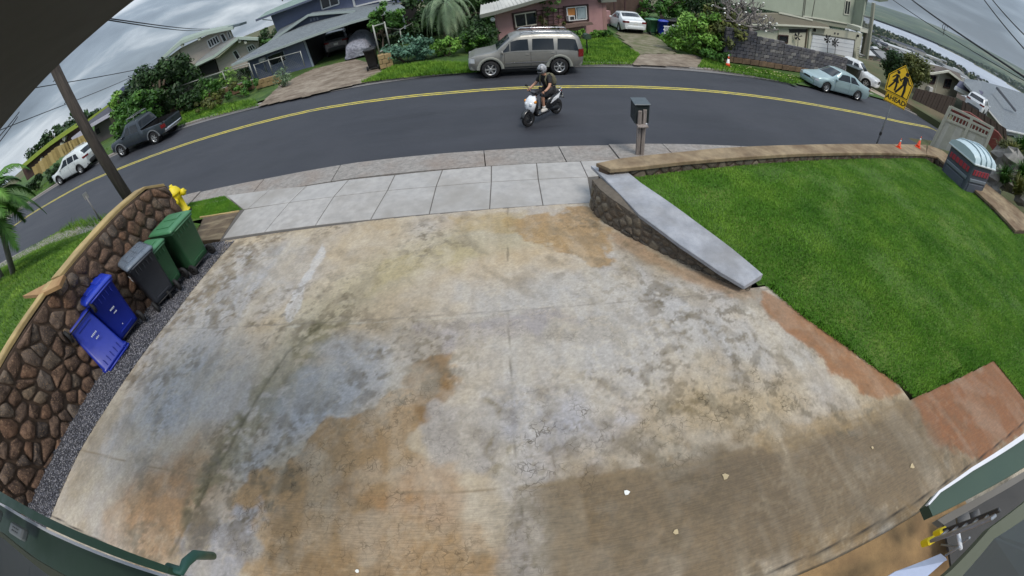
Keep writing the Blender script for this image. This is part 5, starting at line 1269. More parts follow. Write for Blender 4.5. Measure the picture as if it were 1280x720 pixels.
# ---- silver-olive SUV across the street
OLV = paint('olive_silver', (126, 125, 120), .35, .34); OLV2 = flat('pale_flare', (134, 136, 128), .5, 0, .1)
c = Car('parked_suv', 'silver-olive SUV with roof rack parked at the far kerb behind the scooter', OLV, 4.75, 1.88,
    [(-2.4, .98), (-1.5, 1.06), (.7, 1.07), (1.2, 1.02), (2.2, .93), (2.4, .86)],
    [(-2.38, 1.0), (-2.33, 1.30), (-2.18, 1.68), (-1.9, 1.77), (-.5, 1.80), (.35, 1.76), (.62, 1.66), (1.22, 1.16), (1.4, 1.09), (2.15, 1.0), (2.33, .86), (2.38, .7)], 2.85, .87, .38, sill=.36, kcab=.80, cat='car', round_=.22)
c.sidepatch('side_window', .70, 1.08, 1.10, 1.80, GLS, x1t=.72, x0t=.70, nx=3); 
for w in ((-.08, .66), (-1.12, -.22), (-2.16, -1.26)): c.sidepatch('side_window', w[0], w[1], 1.10, 1.86, GLS, x0t=w[0]+(.14 if w[0] < -2 else .02), x1t=w[1]-.02)
c.toppatch('windscreen', .66, 1.20, GLS); c.toppatch('rear_window', -2.31, -2.12, GLS, .012); c.doors([-1.2, -.16, .92]); c.arches(OLV2, .11)
for sd in (-1, 1):
    MB().tube([(-1.9, sd*.62, 1.78), (-1.8, sd*.62, 1.85), (.1, sd*.64, 1.86), (.25, sd*.64, 1.78)], .025, 8).build('roof_rail', CHR, c.t)
    c.sidepatch('sill_step', -1.05, .95, .02, .12, TRIM, .04, sd); c.sidepatch('side_moulding', -1.1, .9, .34, .40, CHR, .02, sd)
for x in (-1.4, -.3): MB().tube([(x, -.62, 1.86), (x, .62, 1.86)], .02, 8).build('rack_bar', BLK, c.t)
c.lights(.80, .98, .2, .34, .42, .16); c.bumper(1, .52, .26, OLV2); c.bumper(-1, .56, .26, OLV2); c.grille(.80, .8, .2); c.mirrors(1.0, OLV); c.plate(-1, .85); c.place(rt_(617, 91, .02), rt_(691, 87.5, .02))
# ---- pale blue sedan
def sedan(name, label, mat, A, B, L=4.8, W_=1.8, H=1.48, wb=2.72, back=False, group=None):
    c = Car(name, label, mat, L, W_, [(-L/2, .86), (-1.3, .94), (.6, .92), (1.1, .86), (L/2-.1, .70), (L/2, .62)],
        [(-L/2, .80), (-L/2+.06, .95), (-L/2+.62, 1.02), (-1.32, 1.18), (-.72, H-.04), (-.1, H), (.35, H-.04), (1.05, 1.02), (1.25, .96), (L/2-.25, .78), (L/2-.05, .66), (L/2, .55)], wb, .95, .32, sill=.22, kcab=.74, group=group, round_=.28)
    for w, a, b in (((-.38, .52), -.34, .34), ((-1.22, -.44), -.82, -.44)): c.sidepatch('side_window', w[0], w[1], 1.08, 1.88, GLS, x0t=a, x1t=b)
    c.sidepatch('side_window', .52, .88, 1.08, 1.75, GLS, x0t=.36, x1t=.38, nx=3)
    c.toppatch('windscreen', .40, 1.04, GLS); c.toppatch('rear_window', -1.36, -.80, GLS); c.doors([-1.12, -.40, .82])
    c.sidepatch('side_moulding', -1.0, .8, .42, .48, mat, .02)
    c.lights(.66, .84, .15, .36, .17, .34); c.bumper(1, .40, .26, mat, .06); c.bumper(-1, .48, .26, mat, .06); c.grille(.62, .6, .10); c.mirrors(.82, mat); c.plate(-1, .70); c.plate(1, .42)
    return c.place(A, B)
sedan('parked_sedan', 'pale blue four-door sedan parked at the far kerb in front of the grey stone wall', paint('pale_blue', (150, 172, 176), .3, .34), rt_(1020, 109, .02), rt_(1060, 119, .02))
sedan('parked_sedan', 'white four-door sedan parked nose-in beside the pink house', paint('white_car', (214, 218, 220), .0, .3), Vector(at(803, 41, 'road', .1))+Vector((-.75, 2.9, -.04)), Vector(at(790, 41, 'road', .1))+Vector((.0, .25, 0)))
# ---- dark pickup with ladder rack
def pickup(name, label, mat, A, B, L, W_, H, wb, cab, belt=1.05, rack=False, flare=None, wr=.38, tail=None, glass=GLS):
    f = cab[1]; r = cab[0]
    c = Car(name, label, mat, L, W_, [(-L/2, belt), (r, belt), (f, belt+.01), (f+.4, belt-.02), (L/2-.15, belt-.12), (L/2, belt-.25)],
        [(-L/2, belt+.02), (r-.06, belt+.02), (r+.04, belt+.35), (r+.14, H-.05), (r+.4, H), (f-.75, H), (f-.55, H-.05), (f+.05, belt+.12), (f+.25, belt+.07), (L/2-.2, belt-.04), (L/2-.04, belt-.16), (L/2, belt-.3)],
        wb, .95, wr, sill=.42, kcab=.78, cat='pickup truck', bed=(-L/2+.06, r-.08), round_=.2)
    m = (r+f)/2
    c.sidepatch('side_window', m+.06, f-.2, 1.1, 1.84, glass, x0t=m+.06, x1t=f-.62); c.sidepatch('side_window', r+.16, m-.06, 1.1, 1.84, glass, x0t=r+.2, x1t=m-.06)
    c.toppatch('windscreen', f-.52, f+.04, glass); c.toppatch('rear_window', r-.02, r+.10, glass, .03, .88); c.doors([r+.1, m, f-.05])
    c.arches(flare or mat, .09)
    x0, x1, y, z = -L/2+.05, r-.06, W_/2-.10, belt-.46
    mb = MB(); mb.add([(x0, -y, z), (x1, -y, z), (x1, y, z), (x0, y, z), (x0, -y, belt+.02), (x1, -y, belt+.02), (x1, y, belt+.02), (x0, y, belt+.02)], [(0, 1, 2, 3), (0, 4, 5, 1), (1, 5, 6, 2), (2, 6, 7, 3), (3, 7, 4, 0)]); mb.build('bed_liner', BLK, c.t)
    MB().box((-L/2-.012, 0, belt-.26), (.03, W_*.80, .48), bev=.01).build('tailgate', tail or mat, c.t); MB().box((-L/2-.035, 0, belt-.12), (.02, .2, .05)).build('tailgate_handle', BLK, c.t)
    c.lights(belt-.28, belt-.2, .2, .34, .26, .10); c.bumper(1, .58, .28, mat, .08); c.bumper(-1, .56, .2, CHR if rack else flat('step_bumper', (170, 172, 176), .4, .5), .12); c.grille(belt-.30, .9, .26); c.mirrors(f-.2, mat); c.plate(-1, .60)
    if rack:
        for x in (r+.35, f-.85): MB().tube([(x, -.6, H-.02), (x, -.6, H+.22), (x, .6, H+.22), (x, .6, H-.02)], .025, 8).build('rack_bow', GALV, c.t)
        MB().tube([(r+.35, -.6, H+.22), (f-.85, -.6, H+.22)], .022, 8).build('rack_bar', GALV, c.t); MB().tube([(r+.35, .6, H+.22), (f-.85, .6, H+.22)], .022, 8).build('rack_bar', GALV, c.t)
    return c.place(A, B)
pickup('pickup_truck', 'dark slate crew-cab pickup truck with a light ladder rack at the far kerb', paint('slate', (56, 64, 72), .4, .36), rt_(165, 187, .02), rt_(208, 170.5, .02), 5.28, 1.85, 1.76, 3.24, (-.62, 1.22), rack=True, flare=flat('flare_grey', (98, 102, 106), .5))
WHC = paint('white_truck', (222, 224, 226), .0, .3)
A = at(1093, 106, 'road', .1); B = at(1046, 78, 'road', .1)
dirw = (A-B); dirw = Vector((math.cos(math.radians(-63)), math.sin(math.radians(-63)), 0)); Aw = A+Vector((.2, .9, 0)); Bw = Aw-dirw*3.7
Bw.z = float(zroad(Bw.x, Bw.y))+.12; Aw.z = float(zroad(Aw.x, Aw.y))+.1
pickup('pickup_truck', 'white full-size pickup truck standing in the driveway before the beige house', WHC, Aw, Bw, 5.8, 2.03, 1.9, 3.65, (-.75, 1.42), 1.15, wr=.41)
# ---- white crossover on the left, half behind the pole
def crossover(name, label, mat, A, B, L=4.5, W_=1.86, H=1.66, wb=2.68):
    c = Car(name, label, mat, L, W_, [(-L/2, 1.0), (-1.3, 1.06), (.6, .98), (1.1, .92), (L/2, .72)],
        [(-L/2, .9), (-L/2+.08, 1.15), (-L/2+.45, 1.52), (-1.4, H-.04), (-.4, H), (.2, H-.03), (1.1, 1.1), (1.3, 1.03), (L/2-.25, .88), (L/2-.04, .72), (L/2, .6)], wb, .88, .35, sill=.28, kcab=.76, round_=.28)
    for w, a, b in (((-.20, .55), -.18, .25), ((-1.05, -.28), -1.0, -.26), ((-1.72, -1.14), -1.45, -1.1)): c.sidepatch('side_window', w[0], w[1], 1.10, 1.86, GLS, x0t=a, x1t=b)
    c.sidepatch('side_window', .55, .92, 1.1, 1.7, GLS, x0t=.26, x1t=.30, nx=3)
    c.toppatch('windscreen', .28, 1.08, GLS); c.toppatch('rear_window', -L/2+.12, -L/2+.42, GLS); c.doors([-1.08, -.24, .86]); c.arches(TRIM, .03)
    for sd in (-1, 1): MB().tube([(-1.4, sd*.6, H-.02), (-1.3, sd*.6, H+.03), (.0, sd*.62, H+.02), (.1, sd*.62, H-.03)], .018, 8).build('roof_rail', CHR, c.t)
    c.lights(.80, 1.0, .16, .34, .16, .36); c.bumper(1, .48, .26, mat, .05); c.bumper(-1, .52, .26, TRIM, .05); c.grille(.72, .7, .14); c.mirrors(.86, mat); c.plate(-1, .82)
    return c.place(A, B)
crossover('parked_crossover', 'white crossover SUV parked at the far left, partly behind the utility pole', paint('pearl_white', (206, 212, 212), .1, .3), rt_(86, 222.5, .02), rt_(113, 208.5, .02), 4.7, wb=2.8)
pa, pb_ = at(414, 84, 'road', .1), at(405, 79, 'road', .1)
crossover('parked_crossover', 'dark grey crossover backed into the carport, red tail light facing the street', paint('dark_grey_car', (92, 94, 100), .3, .3), Vector((-10.2, 32.0, 1.25)), Vector((-9.6, 29.3, 1.2)), 4.5, 1.84, 1.66, 2.66)
# ---- white car at the far right with an open dark tailgate
q = atD(1216, 130, 42); crossover('parked_crossover', 'small white hatchback car parked below the shed at the far right', paint('white_hatch', (214, 216, 218), .0, .3), Vector((q.x+1.15, q.y-.1, q.z-.5)), Vector((q.x-1.15, q.y-.75, q.z-.5)), 4.2, 1.78, 1.55, 2.6)
# ================================================================== HOUSES ACROSS THE STREET
class Facade:
    def __init__(s, root, P, th):
        s.root, s.P = root, Vector(P); a = math.radians(th); s.u = Vector((math.cos(a), math.sin(a), 0)); s.n = Vector((math.sin(a), -math.cos(a), 0))
        if s.n.dot(Vector((-P[0], -P[1], 0))) < 0: s.n = -s.n
    def pt(s, q, d=0.): return onp(q[0], q[1], s.P+s.n*d, s.n)
    def poly(s, name, px, mat, d=0., th=.2, par=None):
        return MB().prism([s.pt(q, d) for q in px], -s.n*th).build(name, mat, par or s.root)
    def bar(s, name, a, b, mat, w=.1, d=.0, th=.08, par=None):
        A, B = s.pt(a, d), s.pt(b, d); M = (B-A).to_track_quat('X', 'Y').to_matrix()
        x = (B-A).normalized(); y = s.n; z = x.cross(y); M = Matrix((x, y, z)).transposed()
        return MB().box((A+B)/2-s.n*th/2, ((B-A).length, th, w), M=M).build(name, mat, par or s.root)
    def window(s, c, mat_f, mat_g, d=.03, fw=.06, mull=(), par=None, name='window'):
        """c: four corners TL TR BR BL in pixels"""
        C_ = [s.pt(q, d) for q in c]; w = s.poly(name, c, mat_g, d-.02, .04, par)
        for i in range(4):
            s.bar('frame', c[i], c[(i+1) % 4], mat_f, fw, d+.03, .05, w)
        for t in mull:
            lp = lambda a, b: (a[0]+(b[0]-a[0])*t, a[1]+(b[1]-a[1])*t); s.bar('mullion', lp(c[0], c[1]), lp(c[3], c[2]), mat_f, fw*.8, d+.025, .05, w)
        return w
def siding(name, c, ax=0, sc=9., dark=.6):
    def f(t):
        t.tc_ = t.vec((1, 1, 1)); n = t.noise(1.1, 5, .6)
        w = t.n.new('ShaderNodeTexWave'); w.bands_direction = 'X' if ax == 0 else 'Z'; w.inputs['Scale'].default_value = sc; w.wave_profile = 'SAW'
        t.l.new(t.tc.outputs['Object'], w.inputs['Vector'])
        a = lin(c); col = t.mix(n, tuple(x*.82 for x in a), tuple(min(1, x*1.08) for x in a))
        col = t.mix(t.ramp(w.outputs[0], [(.0, 1.), (.12, 0.)]), col, t.mix(1., col, (dark,)*3, 'MULTIPLY'))
        t.bump(w.outputs[0], .3, .02); return t.out(col, .8)
    return gen(name, f)
def m_shingle(name, c1, c2):
    def f(t):
        n = t.noise(2, 6, .7); b = t.n.new('ShaderNodeTexBrick'); b.inputs['Scale'].default_value = 2.2; b.inputs['Color1'].default_value = (*lin(c1), 1); b.inputs['Color2'].default_value = (*lin(c2), 1)
        b.inputs['Mortar'].default_value = (*[x*.5 for x in lin(c1)], 1); b.inputs['Mortar Size'].default_value = .012; t.l.new(t.tc.outputs['Object'], b.inputs['Vector'])
        f_ = t.noise(50, 3); c = t.mix(n, b.outputs[0], t.mix(1., b.outputs[0], (.62,)*3, 'MULTIPLY')); t.bump(f_, .5, .02)
        return t.out(t.mix(t.ramp(f_, [(.5, 0.), (.7, .4)]), c, lin((150, 154, 156))), .92)
    return gen(name, f)
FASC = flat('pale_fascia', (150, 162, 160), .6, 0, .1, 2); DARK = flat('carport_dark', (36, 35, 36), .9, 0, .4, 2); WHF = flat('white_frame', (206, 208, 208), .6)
DWN = m_glass('window_dark', (30, 34, 40))
# ---- blue-grey two storey house with the carport
BLG = siding('blue_grey_siding', (104, 112, 138), 0, 5.); SHG = m_shingle('grey_shingle', (98, 106, 112), (118, 126, 130))
hb_ = place('house', (-10, 28, 1), 'blue-grey two-storey house with a wide shingled roof and double carport', 'house')
f1 = Facade(hb_, (-10.4, 26.6, 1.1), 6)
f1.poly('front_wall', [(309, 70), (379, 46), (394, 86), (318, 112)], BLG, 0, .18)
f1.window([(333.8, 71), (353.8, 63), (358, 75.5), (338.8, 83)], flat('blue_trim', (120, 130, 150), .6), DWN, .04, .07)
f1.bar('corner_post', (378.5, 47), (392.5, 86), flat('light_post', (150, 160, 172), .6), .12, .06, .12)
f1.bar('corner_post', (309, 72), (318, 108), flat('light_post', (150, 160, 172), .6), .1, .06, .1)
fb = Facade(hb_, (-9, 33.5, 1), 6)
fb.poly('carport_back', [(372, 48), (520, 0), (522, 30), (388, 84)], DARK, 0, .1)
fp = Facade(hb_, (-5, 27.2, 1), 6)
fp.bar('carport_post', (500.5, 8), (506.5, 36), flat('light_post', (150, 160, 172), .6), .12, 0, .12)
# side wall of the carport room and slab
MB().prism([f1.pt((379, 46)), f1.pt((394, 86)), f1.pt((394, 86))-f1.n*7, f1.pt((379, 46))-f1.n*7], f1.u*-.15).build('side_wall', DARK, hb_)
# carport clutter on the back wall
for k, (a, b_, w, c) in enumerate(((398, 62, .9, (78, 70, 62)), (432, 44, .6, (70, 64, 60)), (458, 46, 1.2, (60, 52, 48)), (475, 40, .7, (92, 84, 76)))):
    q = fb.pt((a, b_), .5); MB().box(q, (w, .4, 1.5+.2*(k % 2)), bev=.03).build('storage_shelf', flat('store%d' % k, c, .8, 0, .4, 3), hb_)
fg = Facade(hb_, (-10.4, 25.6, 1.1), 6)
gl_ = [(289, 80.5), (312, 72.6), (355, 57), (377.5, 48.6), (400, 40.5), (440, 27), (462.5, 20.8), (505.5, 9.2)]
A = [fg.pt(q) for q in gl_]; fr = Facade(hb_, (-10, 30.4, 1), 6)
tl_ = [(335.6, 52.5), (347.5, 46.2), (362, 38), (376, 32), (390, 27.5), (427, 17.5), (450, 12), (497, 3.0)]
B = [fr.pt(q) for q in tl_]
def skin_roof(name, A, B, mat, par, th=.14):
    n = len(A); D = Vector((0, 0, -th)); V = A+B+[p+D for p in A]+[p+D for p in B]
    F = [(i, i+1, n+i+1, n+i) for i in range(n-1)]+[(2*n+i, 3*n+i, 3*n+i+1, 2*n+i+1) for i in range(n-1)]+[(i, 2*n+i, 2*n+i+1, i+1) for i in range(n-1)]+[(n+i, n+i+1, 3*n+i+1, 3*n+i) for i in range(n-1)]+[(0, n, 3*n, 2*n), (n-1, 3*n-1, 4*n-1, 2*n-1)]
    return MB().add(V, F).build(name, mat, par)
lr = skin_roof('lower_roof', A, B, SHG, hb_)
for i in range(len(gl_)-1): fg.bar('gutter', (gl_[i][0], gl_[i][1]+1.2), (gl_[i+1][0]+.4, gl_[i+1][1]+1.0), FASC, .15, .06, .13, lr)
fgb = Facade(hb_, (-10, 30.2, 1), 6)
fgb.poly('gable_wall', [(344, 49), (385, 20.5), (440, 14.5), (392, 28), (376, 33), (358, 41)], flat('gable_dark', (66, 74, 92), .8), .05, .2)
for k in range(3): q = (388+k*4.2, 23-k*.7); fgb.bar('vent_slat', q, (q[0]+1, q[1]+3.6), flat('vent', (100, 108, 120), .7), .12, .1, .05)
fgt = Facade(hb_, (-10, 33.6, 1), 6)
A = [fgb.pt(q, .35) for q in ((336, 53), (360, 36.5), (385, 18.8), (412, 16), (444, 14.2))]; B = [fgt.pt(q) for q in ((352, 34), (376, 22), (392, 14.5), (445, 8.4), (500, 1))]
r2 = skin_roof('gable_roof', A, B, SHG, hb_); 
gpx = [(336, 53), (360, 36.5), (385, 19.2), (412, 16.4), (444, 14.6)]
for i in range(4): fgb.bar('barge_board', gpx[i], gpx[i+1], FASC, .17, .4, .08, r2)
fu = Facade(hb_, (-10, 33.2, 1), 6)
fu.poly('upper_wall', [(338, 19), (389, -3), (560, -60), (560, 0), (440, 9.5), (392, 16), (348, 44)], BLG, 0, .2)
fu.window([(399.5, -4), (420.5, -12), (423.8, 5), (402.8, 11.8)], WHF, DWN, .05, .10, (.5,))
fu.bar('door_trim', (440.5, -4), (443.6, 8.3), WHF, .16, .08, .1); fu.bar('door_trim', (443.6, 8.3), (474, 1), WHF, .12, .08, .1); fu.bar('door_trim', (474, 1), (489, -1.5), WHF, .3, .12, .1)
fue = Facade(hb_, (-10, 32.2, 1), 6); fur = Facade(hb_, (-10, 36.5, 1), 6)
eo = [(319.5, 25), (345, 15.2), (365, 8), (386, 0), (420, -14), (520, -50)]
A = [fue.pt(q) for q in eo]; B = [fur.pt(q) for q in ((333, 14.5), (358, 3.5), (375, -4), (395, -13), (430, -26), (520, -58))]
ur = skin_roof('upper_roof', A, B, m_shingle('pale_shingle', (118, 140, 132), (132, 152, 144)), hb_)
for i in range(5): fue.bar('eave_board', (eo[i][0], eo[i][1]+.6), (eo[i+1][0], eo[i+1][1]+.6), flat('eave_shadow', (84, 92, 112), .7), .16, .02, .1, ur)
fue.bar('downpipe', (328, 24.5), (340, 25.5), WHF, .07, -.4, .07)
for a in (353, 364): fur.bar('vent_pipe', (a, 1.5+(a-353)*-.35), (a-.6, -2.5+(a-353)*-.35), TRIM, .1, .3, .1)

# ---- pink bungalow
PNK = flat('pink_stucco', (166, 128, 128), .9, 0, .14, 3, .01); BRN = flat('brown_trim', (66, 44, 42), .7); MTL = gen('pale_metal_roof', lambda t: t.out(t.ramp(t.noise(1, 5, v=t.vec((.6, .6, .6))), [(.3, lin((150, 150, 146))), (.7, lin((182, 182, 176)))]), .55))
hp = place('house', (5, 25, 0), 'pink stucco bungalow with brown-trimmed windows behind the silver-olive SUV', 'house')
f2 = Facade(hp, (1.5, 24.2, .3), 28)
f2.poly('front_wall', [(620, 17), (650, 6), (690, -6), (752, -12), (754.5, 42), (700, 54), (627, 68)], PNK, 0, .2)
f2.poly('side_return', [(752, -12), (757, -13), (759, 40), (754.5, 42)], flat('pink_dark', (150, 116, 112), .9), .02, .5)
CUR = flat('curtain', (150, 166, 172), .8, 0, .3, 3)
w = f2.window([(643, 18.6), (670.5, 14.4), (671.5, 30.4), (645.6, 34.6)], flat('cream_frame', (196, 190, 178), .6), DWN, .05, .07, (.5,))
for a, b_ in (((640.5, 17.4), (670.8, 12.6)), ((641.5, 17.5), (644.2, 36)), ((644, 35.8), (664, 32.6))): f2.bar('brown_surround', a, b_, BRN, .1, .09, .08, w)
w = f2.window([(708.5, 9.8), (732.6, 7.6), (733.6, 24.0), (710.4, 26.2)], flat('white_window', (206, 210, 210), .5), DWN, .05, .08, (.47,))
f2.poly('orange_blind', [(709.5, 11), (718.5, 10.2), (719, 18.8), (710.2, 19.4)], flat('orange_blind', (176, 118, 62), .8), .07, .02, w)
f2.poly('curtain', [(721.5, 10), (731.6, 9), (732.4, 22.6), (722.2, 23.8)], CUR, .07, .02, w)
f2.poly('air_conditioner', [(710.6, 20), (718.6, 19.4), (719, 26), (711, 26.6)], flat('ac_white', (200, 200, 200), .6), .35, .3, w); f2.poly('grille', [(712.6, 21), (717.6, 20.6), (718, 24.6), (713, 25)], TRIM, .36, .02, w)
for a, b_ in (((705, 8.7), (735.6, 5.8)), ((706, 9), (708.4, 29)), ((735, 6), (736, 26.6)), ((708, 27.8), (736, 25.4))): f2.bar('brown_surround', a, b_, BRN, .1, .1, .08, w)
f2.poly('planter_box', [(698, 32), (740, 27.6), (742, 30.8), (700, 36.8)], flat('planter_wood', (112, 92, 84), .8, 0, .3), .7, .65)
# lattice of timber battens with a climber
lt = place('trellis', f2.pt((690, 25), .2), 'dark timber trellis on the pink wall between the two windows', 'trellis')
for k in range(6): f2.bar('batten', (671+k*6.8, 13.5-k*.9), (672.5+k*6.6, 33-k*.6), BRN, .05, .16, .04, par=lt)
for k in range(5): f2.bar('batten', (670, 14+k*4.6), (706, 10+k*4.4), BRN, .05, .12, .04, par=lt)
fe_ = Facade(hp, (1.5, 23.2, .3), 28); fr2 = Facade(hp, (1.5, 27.5, .3), 28)
e_ = [(600.5, 19.4), (620, 14.8), (645, 7.6), (668, .8), (700, -7), (760, -16)]; t_ = [(602, 8.6), (622, 3.6), (640, -4), (655, -9), (690, -20), (760, -30)]
rp = skin_roof('roof', [fe_.pt(q) for q in e_], [fe_.pt(q, -1.6)+Vector((0, 0, .1)) for q in t_], MTL, hp)
for i in range(5): fe_.bar('fascia', (e_[i][0], e_[i][1]+1.2), (e_[i+1][0], e_[i+1][1]+1.2), flat('fascia_grey', (110, 112, 104), .7), .2, .03, .1, rp)
for k in range(14):
    t = k/14; a = e_[0][0]+(e_[3][0]-e_[0][0])*t; ya = np.interp(a, [p[0] for p in e_], [p[1] for p in e_]); b_ = t_[0][0]+(t_[3][0]-t_[0][0])*t; yb = np.interp(b_, [p[0] for p in t_], [p[1] for p in t_])
    A_, B_ = fe_.pt((a, ya)), fe_.pt((b_, yb), -1.6)+Vector((0, 0, .1)); M = (B_-A_).to_track_quat('X', 'Z').to_matrix(); MB().box((A_+B_)/2+Vector((0, 0, .02)), ((B_-A_).length, .05, .05), M=M).build('roof_rib', MTL, rp)
f2.poly('eave_band', [(751, -1), (770, -2), (771, 2.2), (752, 3.4)], flat('fascia_grey', (110, 112, 104), .7), .3, .3)
MB().ball(f2.pt((616, 24.5), .3), .13, 10, 8).build('wall_lamp', flat('lamp_globe', (235, 238, 240), .3), hp)
# porch with dark interior right of the pink wall
fpp = Facade(hp, (11, 33, 0), 10); fpp.poly('porch_back', [(752, -14), (806, -16), (808, 24), (756, 34)], flat('porch_brown', (84, 66, 58), .9, 0, .4, 3), 0, .1)
for k, a in enumerate((768, 781)): fpp.bar('porch_post', (a, -10), (a+1, 28), BRN, .12, .6, .1)
fpp.bar('pink_bin', (757, 14), (758, 30), PNK, .8, 1.6, .6)

# ---- beige two storey house on the right
BGE = siding('beige_siding', (160, 168, 152), 0, 1.2, .8); BG2 = flat('beige_lower', (176, 176, 160), .85, 0, .1, 2); BTR = flat('cream_trim', (196, 196, 182), .6)
hq = place('house', (36, 34, -1), 'beige-green two-storey house with a white double garage door', 'house')
f3 = Facade(hq, (36.0, 34.4, -1.5), 15)
f3.poly('lower_wall', [(905, 26), (975, 31), (1018, 33), (1078, 42), (1072, 78), (1004, 70), (940, 62), (903, 60)], BG2, 0, .3)
f3.poly('upper_wall', [(960, -40), (1092, -30), (1076, 33), (1046, 27.5), (1012, 22), (977, 16), (900, 2), (900, -40)], BGE, .25, .4)
f3.poly('soffit_band', [(1003, 24.5), (1016, 22.4), (1046, 27.6), (1076.5, 33.2), (1075, 38.4), (1044, 33.4), (1015, 28.6)], flat('beige_band', (140, 142, 126), .8), .2, .4)
f3.bar('belt_trim', (1004, 20.4), (1076.5, 33.3), BTR, .12, .32, .1)
for a, b_ in (((1019, 0), (1014.8, 22.8)), ((1006.2, -6), (1003.4, 20.0)), ((1007.8, -6), (1005.2, 20.2))): f3.bar('corner_board', a, b_, flat('beige_shadow', (104, 104, 96), .8), .09, .3, .06)
f3.bar('corner_board', (1082.5, -6), (1076.8, 33), BTR, .2, .3, .1)
gd = f3.poly('garage_door', [(1016.4, 43.5), (1068.5, 50.8), (1066, 72), (1013, 62)], flat('garage_white', (206, 210, 216), .6, 0, .06, 2), .05, .1)
for k in range(1, 4): f3.bar('panel_line', (1016-.7*k, 43.5+4.6*k), (1068-.6*k, 50.8+5*k), flat('panel_shadow', (170, 174, 182), .7), .05, .065, .02, gd)
f3.bar('door_frame', (1015.6, 42.2), (1069.5, 50.0), flat('beige_shadow', (104, 104, 96), .8), .1, .1, .12, gd); f3.bar('door_frame', (1069, 50), (1066.3, 72), flat('beige_shadow', (104, 104, 96), .8), .16, .1, .12, gd)
for q in ((1043, 41.6), (1047, 42.2)): f3.bar('vent', q, (q[0]+1.6, q[1]+.2), TRIM, .2, .04, .06)
for q in ((1018.5, 37.5), (1072.5, 44.8)): MB().box(f3.pt(q, .15), (.3, .2, .34), bev=.05).build('wall_lantern', BLK, hq)
f3.window([(1057.4, .6), (1063.6, 1.4), (1061.6, 18.6), (1055.2, 17.6)], BTR, DWN, .30, .12, (.5,))
# ground floor porch left of the garage
f3.poly('porch_wall', [(973, 37), (1013, 39), (1010, 60), (973, 56)], flat('cream_wall', (188, 184, 166), .85), .06, .1)
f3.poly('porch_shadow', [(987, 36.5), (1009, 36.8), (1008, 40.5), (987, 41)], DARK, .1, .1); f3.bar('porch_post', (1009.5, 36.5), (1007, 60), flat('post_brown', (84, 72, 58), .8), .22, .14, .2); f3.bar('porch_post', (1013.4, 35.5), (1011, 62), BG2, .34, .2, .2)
f3.window([(973.8, 44), (985.6, 44.8), (984.8, 54), (973.2, 53)], BRN, DWN, .12, .1)
f3.poly('lean_to_roof', [(900, 20), (950, 18), (972, 16.8), (985, 18.5), (1016, 25.5), (1036, 32.2), (1037, 35.6), (975, 33.8), (905, 31)], flat('taupe_wall', (132, 126, 112), .85, 0, .1, 2), .5, .5)
f3.bar('lean_to_trim', (974, 15.8), (1016, 25.4), BTR, .16, .56, .1); f3.bar('lean_to_trim', (906, 30.6), (1037, 35.2), BTR, .16, .56, .1)
# balcony at the right end with its column
f4 = Facade(hq, (37.2, 31.6, -1.5), 15)
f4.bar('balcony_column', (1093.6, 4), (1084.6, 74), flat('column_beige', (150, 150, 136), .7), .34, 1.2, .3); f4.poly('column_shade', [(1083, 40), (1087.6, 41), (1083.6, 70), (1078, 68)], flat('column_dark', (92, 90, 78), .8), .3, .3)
f4.poly('balcony_floor', [(1075.5, 34.6), (1090.4, 38), (1090, 42.8), (1075, 39.4)], BTR, .9, 1.6)
for k in range(9): f4.bar('baluster', (1080+k*1.25, 20.2+k*.3), (1078.6+k*1.25, 35.4+k*.3), flat('baluster', (104, 106, 100), .7), .05, .95, .04)
f4.bar('balcony_rail', (1079.4, 19.8), (1091.6, 22.6), flat('baluster', (104, 106, 100), .7), .09, .97, .06)
MB().prism([f3.pt((1079, -3), 1.8), f3.pt((1099.5, 2.6), 1.8), f3.pt((1110, 1.5), -2), f3.pt((1088, -6), -2)], (0, 0, .3)).build('balcony_roof', flat('green_eave', (92, 104, 84), .7), hq)
f4.poly('end_wall', [(1082, -3), (1083.5, -3), (1077.6, 33), (1076.2, 33)], BGE, -1.5, 3)
# steps beside the column
for k in range(5): MB().box(f3.pt((1075, 60+k*2.6), .6-.28*k*0), (.9, .3, .06), rz=.26).build('step', flat('step_grey', (150, 150, 146), .8), hq)
# ---- pale two-storey house up the hill on the left
LPK = siding('lilac_boards', (178, 168, 160), 2, .7, .8); GEV = flat('green_eave2', (132, 146, 134), .6)
hl = place('house', (-26, 39, 3), 'pale taupe two-storey house with low gables up the hill on the left', 'house')
f5 = Facade(hl, (-26, 39, 2.5), 0); f6 = Facade(hl, (-24, 35.5, 2.5), 0)
f5.poly('upper_wall', [(207, 74), (226, 60), (258, 44.5), (286, 36.5), (291, 48), (262, 66), (243, 80), (232, 92), (211, 96)], LPK, 0, .3)
f5.bar('wall_trim', (223.5, 62), (231, 77), flat('taupe_dark', (108, 100, 98), .8), .09, .04, .06)
f5.window([(258.5, 51.2), (270.8, 44.4), (275.0, 52.6), (262.2, 60.2)], WHF, DWN, .05, .12, (.25, .5, .75)); f5.window([(274.6, 43.4), (279.4, 41.6), (283.8, 50.6), (279.6, 53.4)], WHF, DWN, .05, .12)
f5.window([(283.5, 40), (286, 39), (289, 46.8), (286.6, 48.2)], WHF, DWN, .05, .1)
A = [f5.pt(q, .9) for q in ((199, 75.6), (226.5, 52.4), (258, 41), (291, 33.8))]; B = [f5.pt(q, -5) for q in ((205, 68.5), (229, 46.2), (262, 36), (293, 30))]
ru = skin_roof('upper_roof', A, B, GEV, hl, .25)
for k, (a, b_) in enumerate((((199, 76), (226.5, 53)), ((226.5, 53), (258, 41.6)), ((258, 41.6), (291, 34.6)))): f5.bar('barge_board', a, b_, flat('pale_green_board', (176, 190, 180), .6), .34, 1.0, .12, ru)
